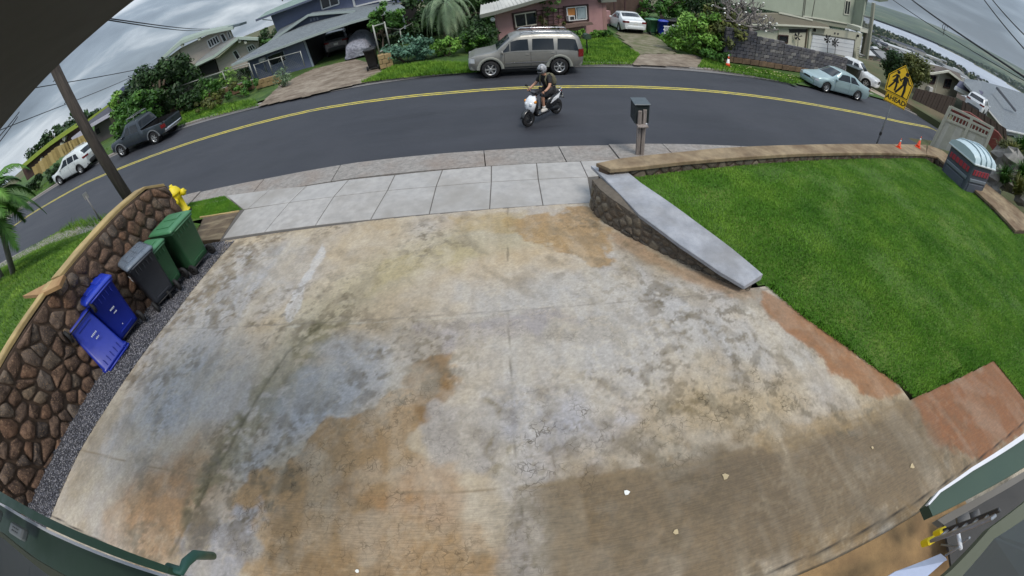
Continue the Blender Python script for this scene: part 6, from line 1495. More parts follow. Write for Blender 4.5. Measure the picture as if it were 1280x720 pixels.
for q in ((226.4, 55.5), (248, 47.5), (207, 73)): f5.bar('bracket', q, (q[0]+1.6, q[1]+2.4), BTR, .3, .9, .25, ru)
f5.bar('roof_extension', (285, 34.5), (299.5, 31), flat('roof_deck', (92, 104, 112), .7), .24, .6, 1.5)
f6.poly('lower_wall', [(273, 72), (297, 51), (322, 52), (324, 80), (276, 92), (240, 100), (226, 96), (243, 84), (262, 76)], LPK, 0, .3)
f6.window([(290.5, 65.2), (295, 62.4), (300.4, 71.6), (296.2, 75.2)], WHF, DWN, .05, .07); f6.window([(308.2, 58.4), (315.4, 55), (319.8, 60.4), (311.4, 65.4)], WHF, DWN, .05, .09, (.33, .66))
ll_ = [(244.5, 81.6), (268, 70.4), (286, 56.5), (297.5, 47.6), (310, 48.2), (322.6, 48.8)]
A = [f6.pt(q, .9) for q in ll_]; B = [f6.pt(q, -3.2) for q in ((245, 77), (262, 64), (276, 55.5), (292, 46.4), (308, 47), (321, 47.8))]
rl_ = skin_roof('lower_roof', A, B, flat('grey_roof_left', (112, 114, 112), .9, 0, .2, 3), hl, .2)
for i in range(5): f6.bar('barge_board', ll_[i], ll_[i+1], flat('pale_green_board', (176, 190, 180), .6), .26, .95, .12, rl_)
for q in ((298.5, 50), (306, 51.5)): f6.bar('bracket', q, (q[0]+1.6, q[1]+3), BTR, .25, .8, .2, rl_)
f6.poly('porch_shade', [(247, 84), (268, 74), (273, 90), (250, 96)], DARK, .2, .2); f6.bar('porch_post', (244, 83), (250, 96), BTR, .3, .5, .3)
MB().box(f6.pt((226, 92), 2), (2.6, 1.2, .25), rz=.3).build('porch_canopy', GEV, hl)
# ---- brown house with bright green roof edge and straw-coloured fence, far left
hn = place('house', (-40, 22, 3), 'low brown house with a lime-green roof edge at the far left', 'house')
f7 = Facade(hn, (-34, 25.6, 3), 10)
LIME = flat('lime_board', (142, 160, 62), .7, 0, .15, 4); BRW = flat('brown_wall', (72, 52, 48), .85, 0, .2, 3)
f7.poly('wall', [(27, 210), (60, 184), (97, 156), (104, 166), (60, 206), (34, 226)], BRW, 0, .3)
f7.bar('roof_edge', (26.5, 209.6), (62, 180), LIME, .35, .5, .8); f7.bar('roof_edge', (62, 180), (98, 155.5), LIME, .35, .5, .8)
for q in ((50, 200), (75, 181), (60, 195), (78, 172)): f7.bar('wall_light', q, (q[0]+3.4, q[1]+2.4), BTR, .45, .3, .3)
f7.bar('sun_shade', (90.5, 175.5), (103.5, 165.5), flat('pale_lilac', (188, 186, 200), .6), .5, .9, .9)
hm_ = place('house', (-30, 27, 3), 'grey low house with a long white eave behind the dark pickup truck', 'house')
f8 = Facade(hm_, (-27, 27.2, 3), 0)
f8.poly('wall', [(118, 157), (146, 141), (156, 152), (150, 176), (128, 186), (118, 172)], flat('grey_wall_left', (104, 98, 100), .85, 0, .15, 3), 0, .3)
A = [f8.pt(q, .8) for q in ((112, 157.5), (148, 136.5))]; B = [f8.pt(q, -4) for q in ((110, 151), (141, 128))]
ro = skin_roof('roof', A, B, flat('dark_roof', (58, 58, 68), .8), hm_, .2); f8.bar('eave', (112, 158.2), (148, 137.4), flat('pale_lilac', (188, 186, 200), .6), .30, .9, .12, ro)
f8.bar('roof_edge', (110, 151), (143, 127), LIME, .28, -3.2, .3); f8.poly('door', [(119, 162), (123, 160), (125.5, 166), (121, 168.6)], DARK, .05, .05); f8.bar('corner_post', (137.5, 146), (147, 163), flat('taupe_post', (150, 140, 124), .8), .4, .1, .3)
um = place('umbrella', atD(154, 112, 46), 'small dark blue parasol above the lime roof far left', 'parasol')
c0 = atD(154, 110, 46); MB().lathe([(1.5, -.5), (.9, -.1), (0, .15)], 8, 0, Matrix.Translation(c0)).build('canopy', flat('navy_cloth', (36, 44, 72), .8), um); MB().tube([c0, c0-Vector((0, 0, 2.2))], .05, 6).build('pole', TRIM, um)
# ---- shed-like house and grey roofed house at the right
hs_ = place('house', (42, 24, -1), 'small weathered cream house with brown windows below the crossing sign', 'house')
tag(MB().box((47, 28, -5.4), (24, 22, 6.4), rz=.1).build('house_plot', SOIL), kind='structure')
g1 = Facade(hs_, (41, 25.5, -2), 0)
CRM = siding('cream_boards', (164, 160, 144), 0, 2.2, .7)
g1.poly('wall', [(1152, 91), (1186, 90.5), (1200, 101), (1195, 122), (1180, 120), (1148, 112)], CRM, 0, .3)
g1.window([(1162.5, 94.5), (1171, 95.4), (1168, 105.2), (1160, 104)], BRN, DWN, .05, .1, (.5,)); g1.window([(1182, 99), (1190, 99.8), (1187.4, 110.6), (1179.6, 108.8)], BRN, DWN, .05, .1, (.5,))
g1.bar('corner_board', (1174.5, 92), (1168.5, 115.5), BTR, .12, .05, .1); g1.bar('corner_board', (1152.6, 94), (1148.2, 111), BTR, .12, .05, .1)
MB().box(g1.pt((1162, 111), .3), (.7, .5, .5), bev=.04).build('air_conditioner', flat('ac_white', (200, 200, 200), .6), hs_)
A = [g1.pt(q, .8) for q in ((1150, 90.6), (1166, 91.6), (1186, 88.6), (1203, 101.6))]; B = [g1.pt(q, -3.6) for q in ((1147, 83), (1162, 80), (1180, 84), (1200, 92))]
rr_ = skin_roof('roof', A, B, flat('brown_roof', (84, 74, 66), .9, 0, .3, 2), hs_, .15)
for a, b_ in (((1150, 91.2), (1166, 92.4)), ((1166, 92.4), (1186, 89.2)), ((1186, 89.2), (1203, 102.2))): g1.bar('eave', a, b_, BTR, .22, .9, .1, rr_)
hg = place('house', (62, 25, -4), 'large low house under a wide grey shingle roof at the right edge', 'house')
g2 = Facade(hg, (52, 18.8, -3), -8); g2b = Facade(hg, (60, 30, -1), -8)
A = [g2.pt(q) for q in ((1205, 103), (1228, 128), (1256, 162), (1300, 172))]; B = [g2b.pt(q) for q in ((1206, 98), (1226, 101), (1252, 108), (1300, 124))]
ro = skin_roof('roof', A, B, m_shingle('blue_shingle', (106, 114, 122), (124, 132, 138)), hg, .2)
g2.bar('gutter', (1228, 128.6), (1256, 162.6), WHF, .16, .08, .12, ro); g2.bar('gutter', (1256, 162.6), (1300, 172.6), WHF, .16, .08, .12, ro)
mdl = onp(1247, 110, g2b.P, g2b.n); mdr = onp(1268, 138, g2.P-g2.n*4, g2.n)
g2c = Facade(hg, (56, 24, -2), -8); g2c.bar('ridge_cap', (1247, 110.5), (1270, 139), flat('ridge_dark', (84, 88, 96), .8), .25, 1.4, .25, ro)
g2.poly('wall', [(1228, 130), (1257, 163), (1300, 173), (1300, 190), (1262, 182), (1232, 160)], flat('white_wall', (190, 192, 190), .8), -.8, .3)
for q in (1260, 1271): g2.window([(q, 168+(q-1260)*.3), (q+8, 169+(q-1260)*.3), (q+7, 176+(q-1260)*.3), (q-1, 175+(q-1260)*.3)], WHF, DWN, -.75, .1)
# awning beside the white hatchback
aw_ = place('awning', atD(1215, 112, 40), 'dark awning with a white edge beside the white hatchback at the right', 'awning')
g3 = Facade(aw_, (40, 22, -1), -5); A = [g3.pt(q, .6) for q in ((1195, 107.5), (1223, 122.6))]; B = [g3.pt(q, -2.2) for q in ((1200, 100.5), (1229.5, 115))]
skin_roof('canopy', A, B, flat('dark_canopy', (64, 64, 86), .7), aw_, .1); g3.poly('white_edge', [(1195, 107.4), (1223, 122.6), (1220, 126), (1193, 112)], flat('white_canvas', (214, 216, 224), .6), .7, .08)
# ================================================================== YARDS ACROSS THE STREET
def zy(x, y): x = np.asarray(x, float); y = np.asarray(y, float); return zroad(x, y)+.11+np.clip(y-20, 0, 60)*.004
def yard(name, P, mat, dz, step=.5, kind='structure', bump=.02):
    P = [tuple(p) for p in P]; A = np.array(P); lo, hi = A.min(0)-step, A.max(0)+step
    x, y = np.meshgrid(np.arange(lo[0], hi[0], step), np.arange(lo[1], hi[1], step)); k = inpoly(x, y, P); k |= pdist(x, y, P) < step*.35
    z = zy(x, y)+dz+bump*(vnoise(x, y, .8, 3, 3)-.5); fq = grid_faces(x.shape[1], x.shape[0])[k.ravel()[grid_faces(x.shape[1], x.shape[0])].all(1)]
    us = np.unique(fq); rm = -np.ones(x.size, int); rm[us] = np.arange(len(us)); o = np_mesh(name, np.c_[x.ravel(), y.ravel(), z.ravel()][us], rm[fq], mat, smooth=True); return tag(o, kind=kind)
def PX(L, dz=.12): return [tuple(at(a, b, 'road', dz)[:2]) for a, b in L]
YG = gen('yard_grass', m_grass((46, 74, 28), (66, 96, 34), (92, 112, 50)))
def m_oldcon(t):
    n = t.noise(1.4, 7, .68); v = t.noise(1, 4, v=t.vec((.8, 5, 1), (0, 0, .9))); f = t.noise(26, 4, .7)
    c = t.ramp(n, [(.3, lin((84, 72, 60))), (.5, lin((126, 114, 100))), (.7, lin((150, 140, 126)))]); c = t.mix(t.ramp(v, [(.5, 0.), (.66, .65)]), c, lin((84, 66, 52)))
    t.bump(f, .5, .02); return t.out(t.mix(t.ramp(f, [(.52, 0.), (.72, .5)]), c, (.05, .045, .035)), .93)
OCN = gen('old_concrete', m_oldcon)
fy_ = [(x, y+.30) for x, y in YF]
yard('yard_ground', fy_[1:]+[(60, 40), (30, 48), (-60, 52), (-60, 20)], YG, -.05, 1.0)
yard('far_driveway', PX([(322, 133), (380, 121), (455, 103), (478, 90), (470, 80), (445, 74), (392, 86), (350, 106)]), OCN, .0, .12)
yard('far_driveway', PX([(790, 81), (872, 84.5), (886, 78), (868, 68), (800, 67), (792, 72)]), OCN, .0, .12)
yard('gravel_track', PX([(800, 68), (850, 68), (830, 52), (808, 40), (768, 40), (782, 56)]), gen('weedy_track', lambda t: t.out(t.ramp(t.noise(1.6, 7, .7), [(.35, lin((74, 84, 46))), (.5, lin((104, 100, 78))), (.65, lin((128, 122, 104)))]), .95)), .01, .3)
yard('beige_driveway', [(24.8, 20.3), (38.5, 21.6), (46, 33), (36, 35), (27, 24.2)], gen('tan_drive', m_cap((140, 130, 112), (164, 154, 136), (118, 104, 84), .5)), .03, .5)
yard('far_walk', PX([(985, 105), (1120, 127), (1128, 122), (1000, 97)]), YG, .0, .4)
BLD2 = gen('yard_blade', m_blade((52, 92, 28), (84, 122, 36), (118, 150, 56)))
def far_grass(P, n, h0, h1, lab, mat=BLD2, w=.02): x, y = scatter_poly(P, n); return blades('yard_grass', x, y, zy, h0, h1, w, mat, .8, lab)
far_grass(PX([(452, 103), (600, 90), (600, 80), (540, 78), (490, 84), (476, 92)]), 26000, .06, .2, 'bright green ragged grass verge beside the silver-olive SUV')
far_grass(PX([(704, 82), (790, 80), (800, 68), (780, 56), (764, 44), (730, 48), (700, 62)]), 40000, .05, .14, 'green front lawn of the pink house')
far_grass(PX([(872, 84), (990, 105), (1012, 101), (960, 88), (905, 80), (880, 72)]), 20000, .05, .16, 'grass strip with fallen leaves in front of the grey block wall')
far_grass(PX([(835, 58), (880, 72), (872, 68), (845, 45), (815, 40)]), 16000, .05, .14, 'rough grass beside the weedy track')
far_grass(PX([(150, 190), (240, 152), (325, 132), (318, 124), (230, 140), (170, 172)]), 22000, .05, .18, 'grass verge below the fence on the far left side of the street')
far_grass([(-60, 12), (-45, 15), (-36, 19.4), (-30, 20.6), (-23, 21.1), (-23, 22.6), (-32, 23), (-46, 20), (-60, 16)], 12000, .06, .2, 'grass verge at the far left end of the street')

# ---- foliage
def m_leaf(c1, c2, c3, rough=.55):
    def f(t):
        n = t.noise(.9, 3, .6); g = t.noise(5, 3, .6)
        c = t.ramp(n, [(.3, lin(c1)), (.5, lin(c2)), (.7, lin(c3))]); c = t.mix(t.ramp(g, [(.35, 0.), (.7, .6)]), c, t.mix(1., c, (1.6, 1.6, 1.3), 'MULTIPLY'))
        return t.out(c, rough, spec=.3)
    return f
LF = {'dark': gen('leaf_dark', m_leaf((22, 42, 20), (34, 58, 26), (50, 78, 34))), 'mid': gen('leaf_mid', m_leaf((36, 66, 24), (54, 92, 32), (82, 122, 44))),
      'light': gen('leaf_light', m_leaf((58, 92, 34), (92, 132, 48), (136, 168, 84))), 'blue': gen('leaf_blue', m_leaf((48, 78, 66), (78, 112, 96), (120, 150, 128))),
      'olive': gen('leaf_olive', m_leaf((50, 56, 26), (72, 80, 36), (104, 106, 52))), 'pale': gen('leaf_pale', m_leaf((70, 90, 68), (104, 124, 98), (142, 156, 130))), 'far': gen('leaf_far', m_leaf((26, 42, 26), (38, 56, 34), (54, 72, 42), .8))}
BARK = flat('bark', (86, 74, 62), .9, 0, .4, 10, .02); BARKG = flat('grey_bark', (122, 116, 112), .9, 0, .3, 10, .01)
def leaf_cloud(centers, radii, per, size, flatness=.75, asp=.5):
    """many small folded leaves round each clump centre -> vertices, quads"""
    C_, R_ = np.array(centers, float), np.array(radii, float); n = len(C_)*per; ci = np.repeat(np.arange(len(C_)), per)
    d = RNG.normal(size=(n, 3)); d /= np.linalg.norm(d, axis=1)[:, None]; r = RNG.random(n)**.45
    p = C_[ci]+d*(R_[ci]*r)[:, None]*np.array([1, 1, flatness])
    nn = d+RNG.normal(size=(n, 3))*.7+np.array([0, 0, .5]); nn /= np.linalg.norm(nn, axis=1)[:, None]
    t = np.cross(nn, RNG.normal(size=(n, 3))); t /= np.linalg.norm(t, axis=1)[:, None]; b = np.cross(nn, t)
    s = size*RNG.uniform(.55, 1.35, n)[:, None]
    V = np.stack([p-t*s, p+b*s*asp-nn*s*.12, p+t*s, p-b*s*asp-nn*s*.12], 1)
    return V.reshape(-1, 3), np.arange(n*4).reshape(-1, 4)
def clumps(c, rx, ry, rz, n, r0, r1, hollow=.45):
    d = RNG.normal(size=(n, 3)); d /= np.linalg.norm(d, axis=1)[:, None]; k = hollow+(1-hollow)*RNG.random(n)**.5; k *= RNG.uniform(.8, 1.12, n)
    return np.array(c)+d*k[:, None]*np.array([rx, ry, rz]), RNG.uniform(r0, r1, n)
def tree(name, base, c, rx, rz, mat, label, n=40, per=90, leaf=.12, cr=(.35, .7), trunk=.16, group=None, cat='tree', bark=BARK, ry=None, limbs=6, hollow=.45):
    base = Vector(base); t = place(name, base, label, cat, group)
    cc, rr = clumps(c, rx, ry or rx, rz, n, *cr, hollow)
    V, F = leaf_cloud(cc, rr, per, leaf); o = tag(np_mesh('crown', V, F, LF[mat] if isinstance(mat, str) else mat, t), kind='stuff')
    C_ = Vector(c); fork = base.lerp(C_, .55); MB().tube([base-Vector((0, 0, .2)), base.lerp(fork, .5)+Vector((trunk*.5, 0, 0)), fork], [trunk*1.25, trunk, trunk*.8], 10).build('trunk', bark, t)
    for k in range(limbs):
        e_ = Vector(cc[k % len(cc)]); m = fork.lerp(e_, .5)+Vector((0, 0, .12*rx)); MB().tube([fork, m, e_], [trunk*.55, trunk*.35, trunk*.12], 7).build('limb', bark, t)
    return t
def shrub(name, px, py, D, w, h, mat, label, n=16, per=90, leaf=.08, group=None, base_z=None, ry=None, cat='shrub', hollow=.3):
    """pixel of the shrub's foot"""
    p = atD(px, py, D); z = float(zy(p.x, p.y)) if base_z is None else base_z
    t = place(name, (p.x, p.y, z), label, cat, group); cc, rr = clumps((p.x, p.y, z+h*.5), w/2*.8, ry or w/2*.8, h/2*.8, n, min(w, h)*.16, min(w, h)*.3, hollow)
    V, F = leaf_cloud(cc, rr, per, leaf); tag(np_mesh('foliage', V, F, LF[mat], t), kind='stuff')
    for k in range(4): e_ = Vector(cc[k]); MB().tube([Vector((p.x, p.y, z-.1)), e_], [.03, .012], 6).build('stem', BARK, t)
    return t
def G(px, py, D):                                         # ground foot under a pixel direction at distance D
    p = atD(px, py, D); return Vector((p.x, p.y, float(zy(p.x, p.y))-.05))
def T(px, py, D): return tuple(atD(px, py, D))
# left trees
tree('shade_tree', G(198, 125, 33), T(196, 106, 33), 2.8, 1.9, 'dark', 'large dark green tree behind the dark pickup truck', 60, 130, .16, (.5, 1.0), .25)
tree('shade_tree', G(228, 112, 36), T(226, 97, 36), 1.6, 1.3, 'dark', 'dark green tree touching the pale taupe house at left', 34, 120, .16, (.4, .8), .18)
tree('round_bush', G(172, 165, 30), T(170, 145, 30), 1.9, 1.5, 'mid', 'bushy green tree leaning over the cab of the dark pickup truck', 30, 120, .14, (.4, .7), .12, cat='bush')
tree('round_bush', G(150, 160, 42), T(150, 127, 42), 1.4, 1.1, 'light', 'small bright feathery tree over the lime-green roof edge', 14, 80, .2, (.3, .6), .1)
for k, (a, b_, w, h, m, l) in enumerate(((262, 108, 4.0, 1.7, 'mid', 'clipped green hedge under the pale taupe house, left length'), (285, 98, 3.4, 1.6, 'light', 'brighter green hedge length before the pale taupe house'), (240, 118, 3.0, 1.5, 'dark', 'dark hedge length at the left end of the fence'), (305, 96, 2.2, 1.3, 'dark', 'dark shrub by the corner of the blue-grey house'))):
    shrub('hedge', a, b_, 30.5, w, h, m, l, 22, 100, .1)
shrub('hedge', 268, 118, 27.5, 4.6, 1.0, 'olive', 'olive bushes growing through the metal fence on the left', 20, 90, .09); shrub('hedge', 300, 108, 26.8, 3.4, .95, 'mid', 'green creeper behind the metal fence beside the blue-grey house', 16, 90, .09)
shrub('shrub', 352, 100, 24.6, 1.3, 1.25, 'pale', 'pale grey twiggy shrub in front of the blue-grey house window', 12, 60, .06)
for a, b_, D, r, l in ((322, 66, 52, 2.6, 'distant tree behind the blue-grey house, left of the small palm'), (338, 50, 56, 2.4, 'distant tree behind the blue-grey house, right of the small palm'), (296, 78, 50, 2.2, 'distant tree under the lower gable of the pale taupe house')):
    tree('distant_tree', G(a, b_+20, D), T(a, b_, D), r, 1.6, 'dark', l, 18, 80, .25, (.6, 1.0), .15)
# garden between the two houses
tree('round_tree', G(478, 82, 23.6), T(480.5, 23, 24), 1.05, .85, 'mid', 'small round bright green tree behind the tan planter', 26, 120, .09, (.2, .36), .05)
for a, b_, w, h, m, l in ((508, 80, 2.6, 1.5, 'blue', 'blue-green feathery shrub beside the tan planter'), (530, 78, 2.0, 1.2, 'blue', 'smaller blue-green shrub to the right of the feathery one'), (560, 80, 2.6, 1.0, 'light', 'low yellow-green leafy bed before the drooping palm'), (592, 76, 2.4, 1.3, 'mid', 'green shrub at the nose of the silver-olive SUV'), (600, 62, 2.6, 1.9, 'dark', 'dark bush at the left corner of the pink house')):
    shrub('garden_shrub', a, b_, 22.3 if a < 590 else 22.8, w, h, m, l, 22, 110, .09)
for a, b_, D, rx, rz, l in ((520, 22, 31, 2.6, 2.4, 'dark dense tree behind the carport end'), (580, 15, 30, 3.0, 2.6, 'dark dense tree behind the drooping palm'), (606, -6, 34, 2.6, 3.0, 'dark tree rising behind the pale metal roof')):
    tree('shade_tree', G(a, b_+40, D), T(a, b_, D), rx, rz, 'dark', l, 46, 120, .15, (.5, .9), .2)
tree('climbing_plant', f2.pt((690, 44), .3), tuple(f2.pt((688, 22), .35)), 1.0, .9, 'olive', 'leafy climber on the dark timber trellis of the pink house', 12, 34, .08, (.12, .26), .03, cat='climber', ry=.25)
tree('climbing_plant', f2.pt((678, 44), .5), tuple(f2.pt((683, 4), .5)), .9, .8, 'mid', 'thin tree top in front of the pink house eave', 8, 34, .08, (.12, .26), .03, cat='small tree', ry=.4)
for k, (a, b_, w, h, m) in enumerate(((712, 52, 1.3, .6, 'mid'), (728, 50, 1.2, .6, 'light'), (745, 49, 1.3, .6, 'light'), (758, 46, 1.1, .6, 'mid'))):
    shrub('flower_bed_plant', a, b_, 25.6+k*.5, w, h, m, 'low leafy plant %s along the foot of the pink wall' % ('furthest left', 'second from left', 'yellow-green and second from right', 'nearest the white sedan')[k], 10, 80, .08, 'leafy plants along the pink wall')
# trees behind the white sedan
for a, b_, D, rx, rz, m, l in ((826, 8, 38, 3.4, 2.6, 'mid', 'broad green tree behind the white sedan'), (858, -2, 42, 3.6, 3.0, 'mid', 'tall green tree above the big bush'), (792, -14, 42, 3.0, 2.8, 'dark', 'dark tree behind the porch of the pink house'), (886, 10, 36, 2.4, 2.4, 'dark', 'dark tree behind the leafless branching tree'), (900, 42, 27, 1.8, 1.5, 'olive', 'olive undergrowth left of the grey block wall')):
    tree('garden_tree', G(a, b_+50, D), T(a, b_, D), rx, rz, m, l, 44, 110, .15, (.45, .85), .2)
tree('big_bush', G(868, 70, 26), T(868, 44, 26), 1.75, 1.6, 'light', 'big pale green leafy bush beside the grey block wall', 44, 120, .11, (.3, .5), .1, cat='bush', hollow=.3)
shrub('garden_shrub', 893, 76, 24.6, 2.4, .8, 'mid', 'low green creeper spreading below the big pale bush', 18, 90, .09)
# the leafless branching tree with a few white flowers
plb = G(925, 62, 27); pt_ = place('plumeria_tree', plb, 'leafless many-branched tree with a few white flowers behind the grey block wall', 'tree'); tips = []
rr_ = random.Random(5)
def branch(p, d, L, r, lvl):
    q = p+d*L*.5+Vector((rr_.uniform(-.05, .05), rr_.uniform(-.05, .05), .03)); e_ = p+d*L
    mbp.tube([p, q, e_], [r, r*.85, r*.72], 6 if lvl < 3 else 5, cap=False)
    if lvl >= 7: tips.append(e_); return
    for k in range(2 if lvl > 0 else 4):
        n_ = Vector((rr_.gauss(0, 1), rr_.gauss(0, 1), rr_.gauss(.15, .5))).normalized(); nd_ = (d*.75+n_*.72).normalized(); nd_.z = max(nd_.z, -.05); branch(e_, nd_, L*rr_.uniform(.72, .9), r*.79, lvl+1)
mbp = MB(); 
for k in range(5): branch(plb+Vector((0, 0, 1.3)), Vector((math.cos(k*1.26)*.8, math.sin(k*1.26)*.8, .8)).normalized(), .86, .10, 1)
tag(mbp.build('branches', BARKG, pt_, fix=False), kind='stuff'); MB().tube([plb, plb+Vector((.05, 0, 1.35))], [.17, .13], 10).build('trunk', BARKG, pt_)
WFL = flat('white_flower', (232, 232, 224), .7)
for e_ in tips[::9]: MB().ball(e_, (.07, .07, .05), 7, 4).build('flower', WFL, pt_)
# hedge and bushes right of the beige house
for a, b_, D, w, h, m, l in ((1118, 96, 46, 3.6, 3.4, 'dark', 'tall dark hedge behind the crossing sign, left part'), (1140, 98, 46, 3.4, 3.2, 'olive', 'tall olive hedge behind the crossing sign, right part')):
    p = atD(a, b_, D); shrub('hedge', a, b_, D, w, h, m, l, 34, 120, .16, base_z=p.z-.6)
# ---- palms
def palm(name, base, top, label, n=18, L=2.2, mat='mid', droop=1.0, seed=0, w=.05, ll=.5, trunk=.12, sub=26, bark=BARKG, skirt=0):
    t = place(name, base, label, 'palm tree'); base, top = Vector(base), Vector(top); r = random.Random(seed)
    MB().tube([base, base.lerp(top, .5)+Vector((.03, .02, 0)), top], [trunk*1.2, trunk, trunk*.85], 12).build('trunk', bark, t)
    for k in range(n):
        a = 2*PI*k/n+r.uniform(-.2, .2); el = r.uniform(-.3, 1.15) if k % 3 else r.uniform(.6, 1.3); l_ = L*r.uniform(.8, 1.1)
        if skirt: el = r.uniform(-1.0, .9)
        d = Vector((math.cos(a)*math.cos(el), math.sin(a)*math.cos(el), math.sin(el))); P = [top+Vector((0, 0, .05))]; v = d.copy(); N = 9
        for i in range(N): v = (v+Vector((0, 0, -.16*droop*(1+i*.22)))).normalized(); P.append(P[-1]+v*l_/N)
        mb = MB(); mb.tube(P, [.022*(1-i/(N+1)) +.004 for i in range(N+1)], 5)
        for i in range(sub):
            u = .12+.86*i/sub; j = min(N-1, int(u*N)); p = P[j].lerp(P[j+1], u*N-j); fw2 = (P[j+1]-P[j]).normalized(); sdv = fw2.cross(Vector((0, 0, 1))).normalized()
            for s_ in (-1, 1):
                ln = ll*math.sin(PI*min(1, u*.8+.18))*r.uniform(.85, 1.1); dv = (sdv*s_*.9+fw2*.6+Vector((0, 0, -.35-.3*r.random()))).normalized(); q = p+dv*ln; ww = fw2*w*.5
                mb.add([p-ww, p+ww, q+Vector((0, 0, -.06*ln))], [(0, 1, 2)])
        tag(mb.build('frond', LF[mat], t, fix=False), kind='stuff')
    return t
# by the stone wall at the left edge
pz = lambda p: Vector((p.x, p.y, float(zbank(p.x, p.y))-.05))
b1 = pz(atD(22, 350, 17.5)); palm('palm_tree', b1, atD(-6, 258, 16.6), 'nearer palm with broad green fronds at the left edge of the picture', 22, 2.15, 'mid', 1.1, 3, .08, .6, .11, 32)
b1 = pz(atD(9, 356, 18.6)); palm('palm_tree', b1, atD(-24, 292, 18.6), 'further palm trunk at the very left edge, mostly out of frame', 12, 1.8, 'dark', 1.0, 4, .06, .5, .09)
# drooping pale palm by the pink house
palm('fan_palm', G(560, 62, 25.2), atD(557, 4, 25.6), 'large pale palm with long drooping fronds left of the pink house', 34, 2.9, 'pale', 1.7, 5, .07, .5, .2, 24, BARK, 1)
palm('palm_tree', G(330, 90, 40), atD(329, 55, 41), 'small dark palm between the pale taupe and the blue-grey houses', 12, 1.6, 'mid', .8, 7, .09, .5, .12)
# ---- fences and low walls across the street
TANB = gen('tan_block', m_cap((136, 116, 82), (164, 142, 102), (100, 78, 52), .5)); DKB = gen('dark_block', m_cap((66, 66, 74), (88, 88, 96), (104, 98, 96), .6)); DRB = gen('brown_base_block', m_cap((92, 74, 58), (120, 98, 76), (70, 56, 46), .5))
def block_wall(name, label, pts, h, th, bl, bh, mats, cat='wall', jit=.012, parts='block', seed=1):
    """pts: ground points; courses of separate blocks"""
    r = random.Random(seed); t = place(name, pts[0], label, cat); rows = max(1, round(h/bh)); bh = h/rows
    for a, b_ in zip(pts[:-1], pts[1:]):
        a, b_ = Vector(a), Vector(b_); d = b_-a; L = math.hypot(d.x, d.y); ang = math.atan2(d.y, d.x); n = max(1, round(L/bl))
        for j in range(rows):
            off = .5 if j % 2 else 0
            for i in range(n+(1 if off else 0)):
                u0, u1 = max(0, (i-off)/n), min(1, (i+1-off)/n)
                if u1-u0 < .02: continue
                c = a.lerp(b_, (u0+u1)/2)+Vector((0, 0, (j+.5)*bh)); MB().box(c+Vector((-math.sin(ang), math.cos(ang), 0))*r.uniform(-jit, jit), (L*(u1-u0)-.02, th, bh-.02), rz=ang, bev=.012).build(parts, mats[r.randrange(len(mats))], t)
    return t
def gy(px, py, dz=.12): p = at(px, py, 'road', dz); return Vector((p.x, p.y, float(zy(p.x, p.y))))
block_wall('stone_wall', 'low reddish-brown stone wall under the metal fence on the far left side', [gy(214, 141), gy(250, 130), gy(318, 111)], .55, .3, .62, .28, [DRB, gen('brown_base_b', m_cap((104, 80, 62), (130, 104, 80), (76, 58, 46), .5))], seed=2)
block_wall('block_wall', 'short tan block wall between the fence and the carport driveway', [gy(322, 111), gy(352, 103)], .55, .25, .45, .28, [TANB], seed=3)
block_wall('planter', 'tan block planter pillar at the edge of the carport driveway', [gy(475.5, 85.5), gy(492, 82)], .75, .55, .28, .25, [TANB], 'planter', .02, seed=4)
# grey block wall on the right: dark upper courses over a brown footing
q0, q1, q2 = gy(903, 76), gy(975, 86), gy(1053, 99)
mats_ = [DKB, gen('dark_block_b', m_cap((58, 58, 66), (78, 78, 86), (120, 116, 112), .35)), gen('dark_block_c', m_cap((74, 74, 80), (98, 96, 100), (70, 66, 66), .5)), gen('washed_block', m_cap((108, 106, 106), (136, 132, 130), (84, 82, 84), .5))]
block_wall('block_wall', 'brown stone footing strip under the grey block wall', [q0, q1, q2], .34, .36, .7, .34, [DRB], seed=5)
up1, up2 = Vector((0, 0, .34)), Vector((0, 0, .34))
block_wall('block_wall', 'long dark grey block wall stepping down behind the pale blue sedan', [q0+up1, q0.lerp(q1, .5)+up1], 1.75, .2, .5, .22, mats_[:3], seed=6)
block_wall('block_wall', 'lower length of the dark grey block wall, middle part', [q0.lerp(q1, .5)+up1, q1+up1], 1.5, .2, .5, .22, mats_, seed=7)
block_wall('block_wall', 'right-hand length of the dark grey block wall by the white pickup truck', [q1+up1, q2+up1], 1.35, .2, .5, .22, mats_[:3]+mats_[:3]+mats_[3:], seed=8)
def tubefence(name, label, P, hs, mat, rails=(1.,), r=.03, mesh=None, step=None):
    t = place(name, P[0], label, 'fence')
    for i, p in enumerate(P): MB().tube([p, p+Vector((0, 0, hs+.05))], r*1.2, 8).build('post', mat, t)
    for f in rails:
        for a, b_ in zip(P[:-1], P[1:]): MB().tube([a+Vector((0, 0, hs*f)), b_+Vector((0, 0, hs*f))], r, 8).build('rail', mat, t)
    if mesh:
        for a, b_ in zip(P[:-1], P[1:]):
            L = (b_-a).length; n = int(L/.16); mb = MB()
            for i in range(n):
                for s_ in (-1, 1):
                    u = i/n; u2 = u+s_*hs/L
                    z0, z1 = .05, hs
                    if u2 < 0: z1 = hs*u/(hs/L)/1; u2 = 0
                    if u2 > 1: z1 = hs*(1-u)/(hs/L); u2 = 1
                    mb.tube([a.lerp(b_, u)+Vector((0, 0, z0)), a.lerp(b_, u2)+Vector((0, 0, max(z1, .06)))], .006, 3, cap=False, sm=False)
            o = mb.build('wire_mesh', mat, t, fix=False); o['kind'] = 'stuff'
    return t
GV2 = flat('pale_pipe', (150, 152, 146), .5, .3)
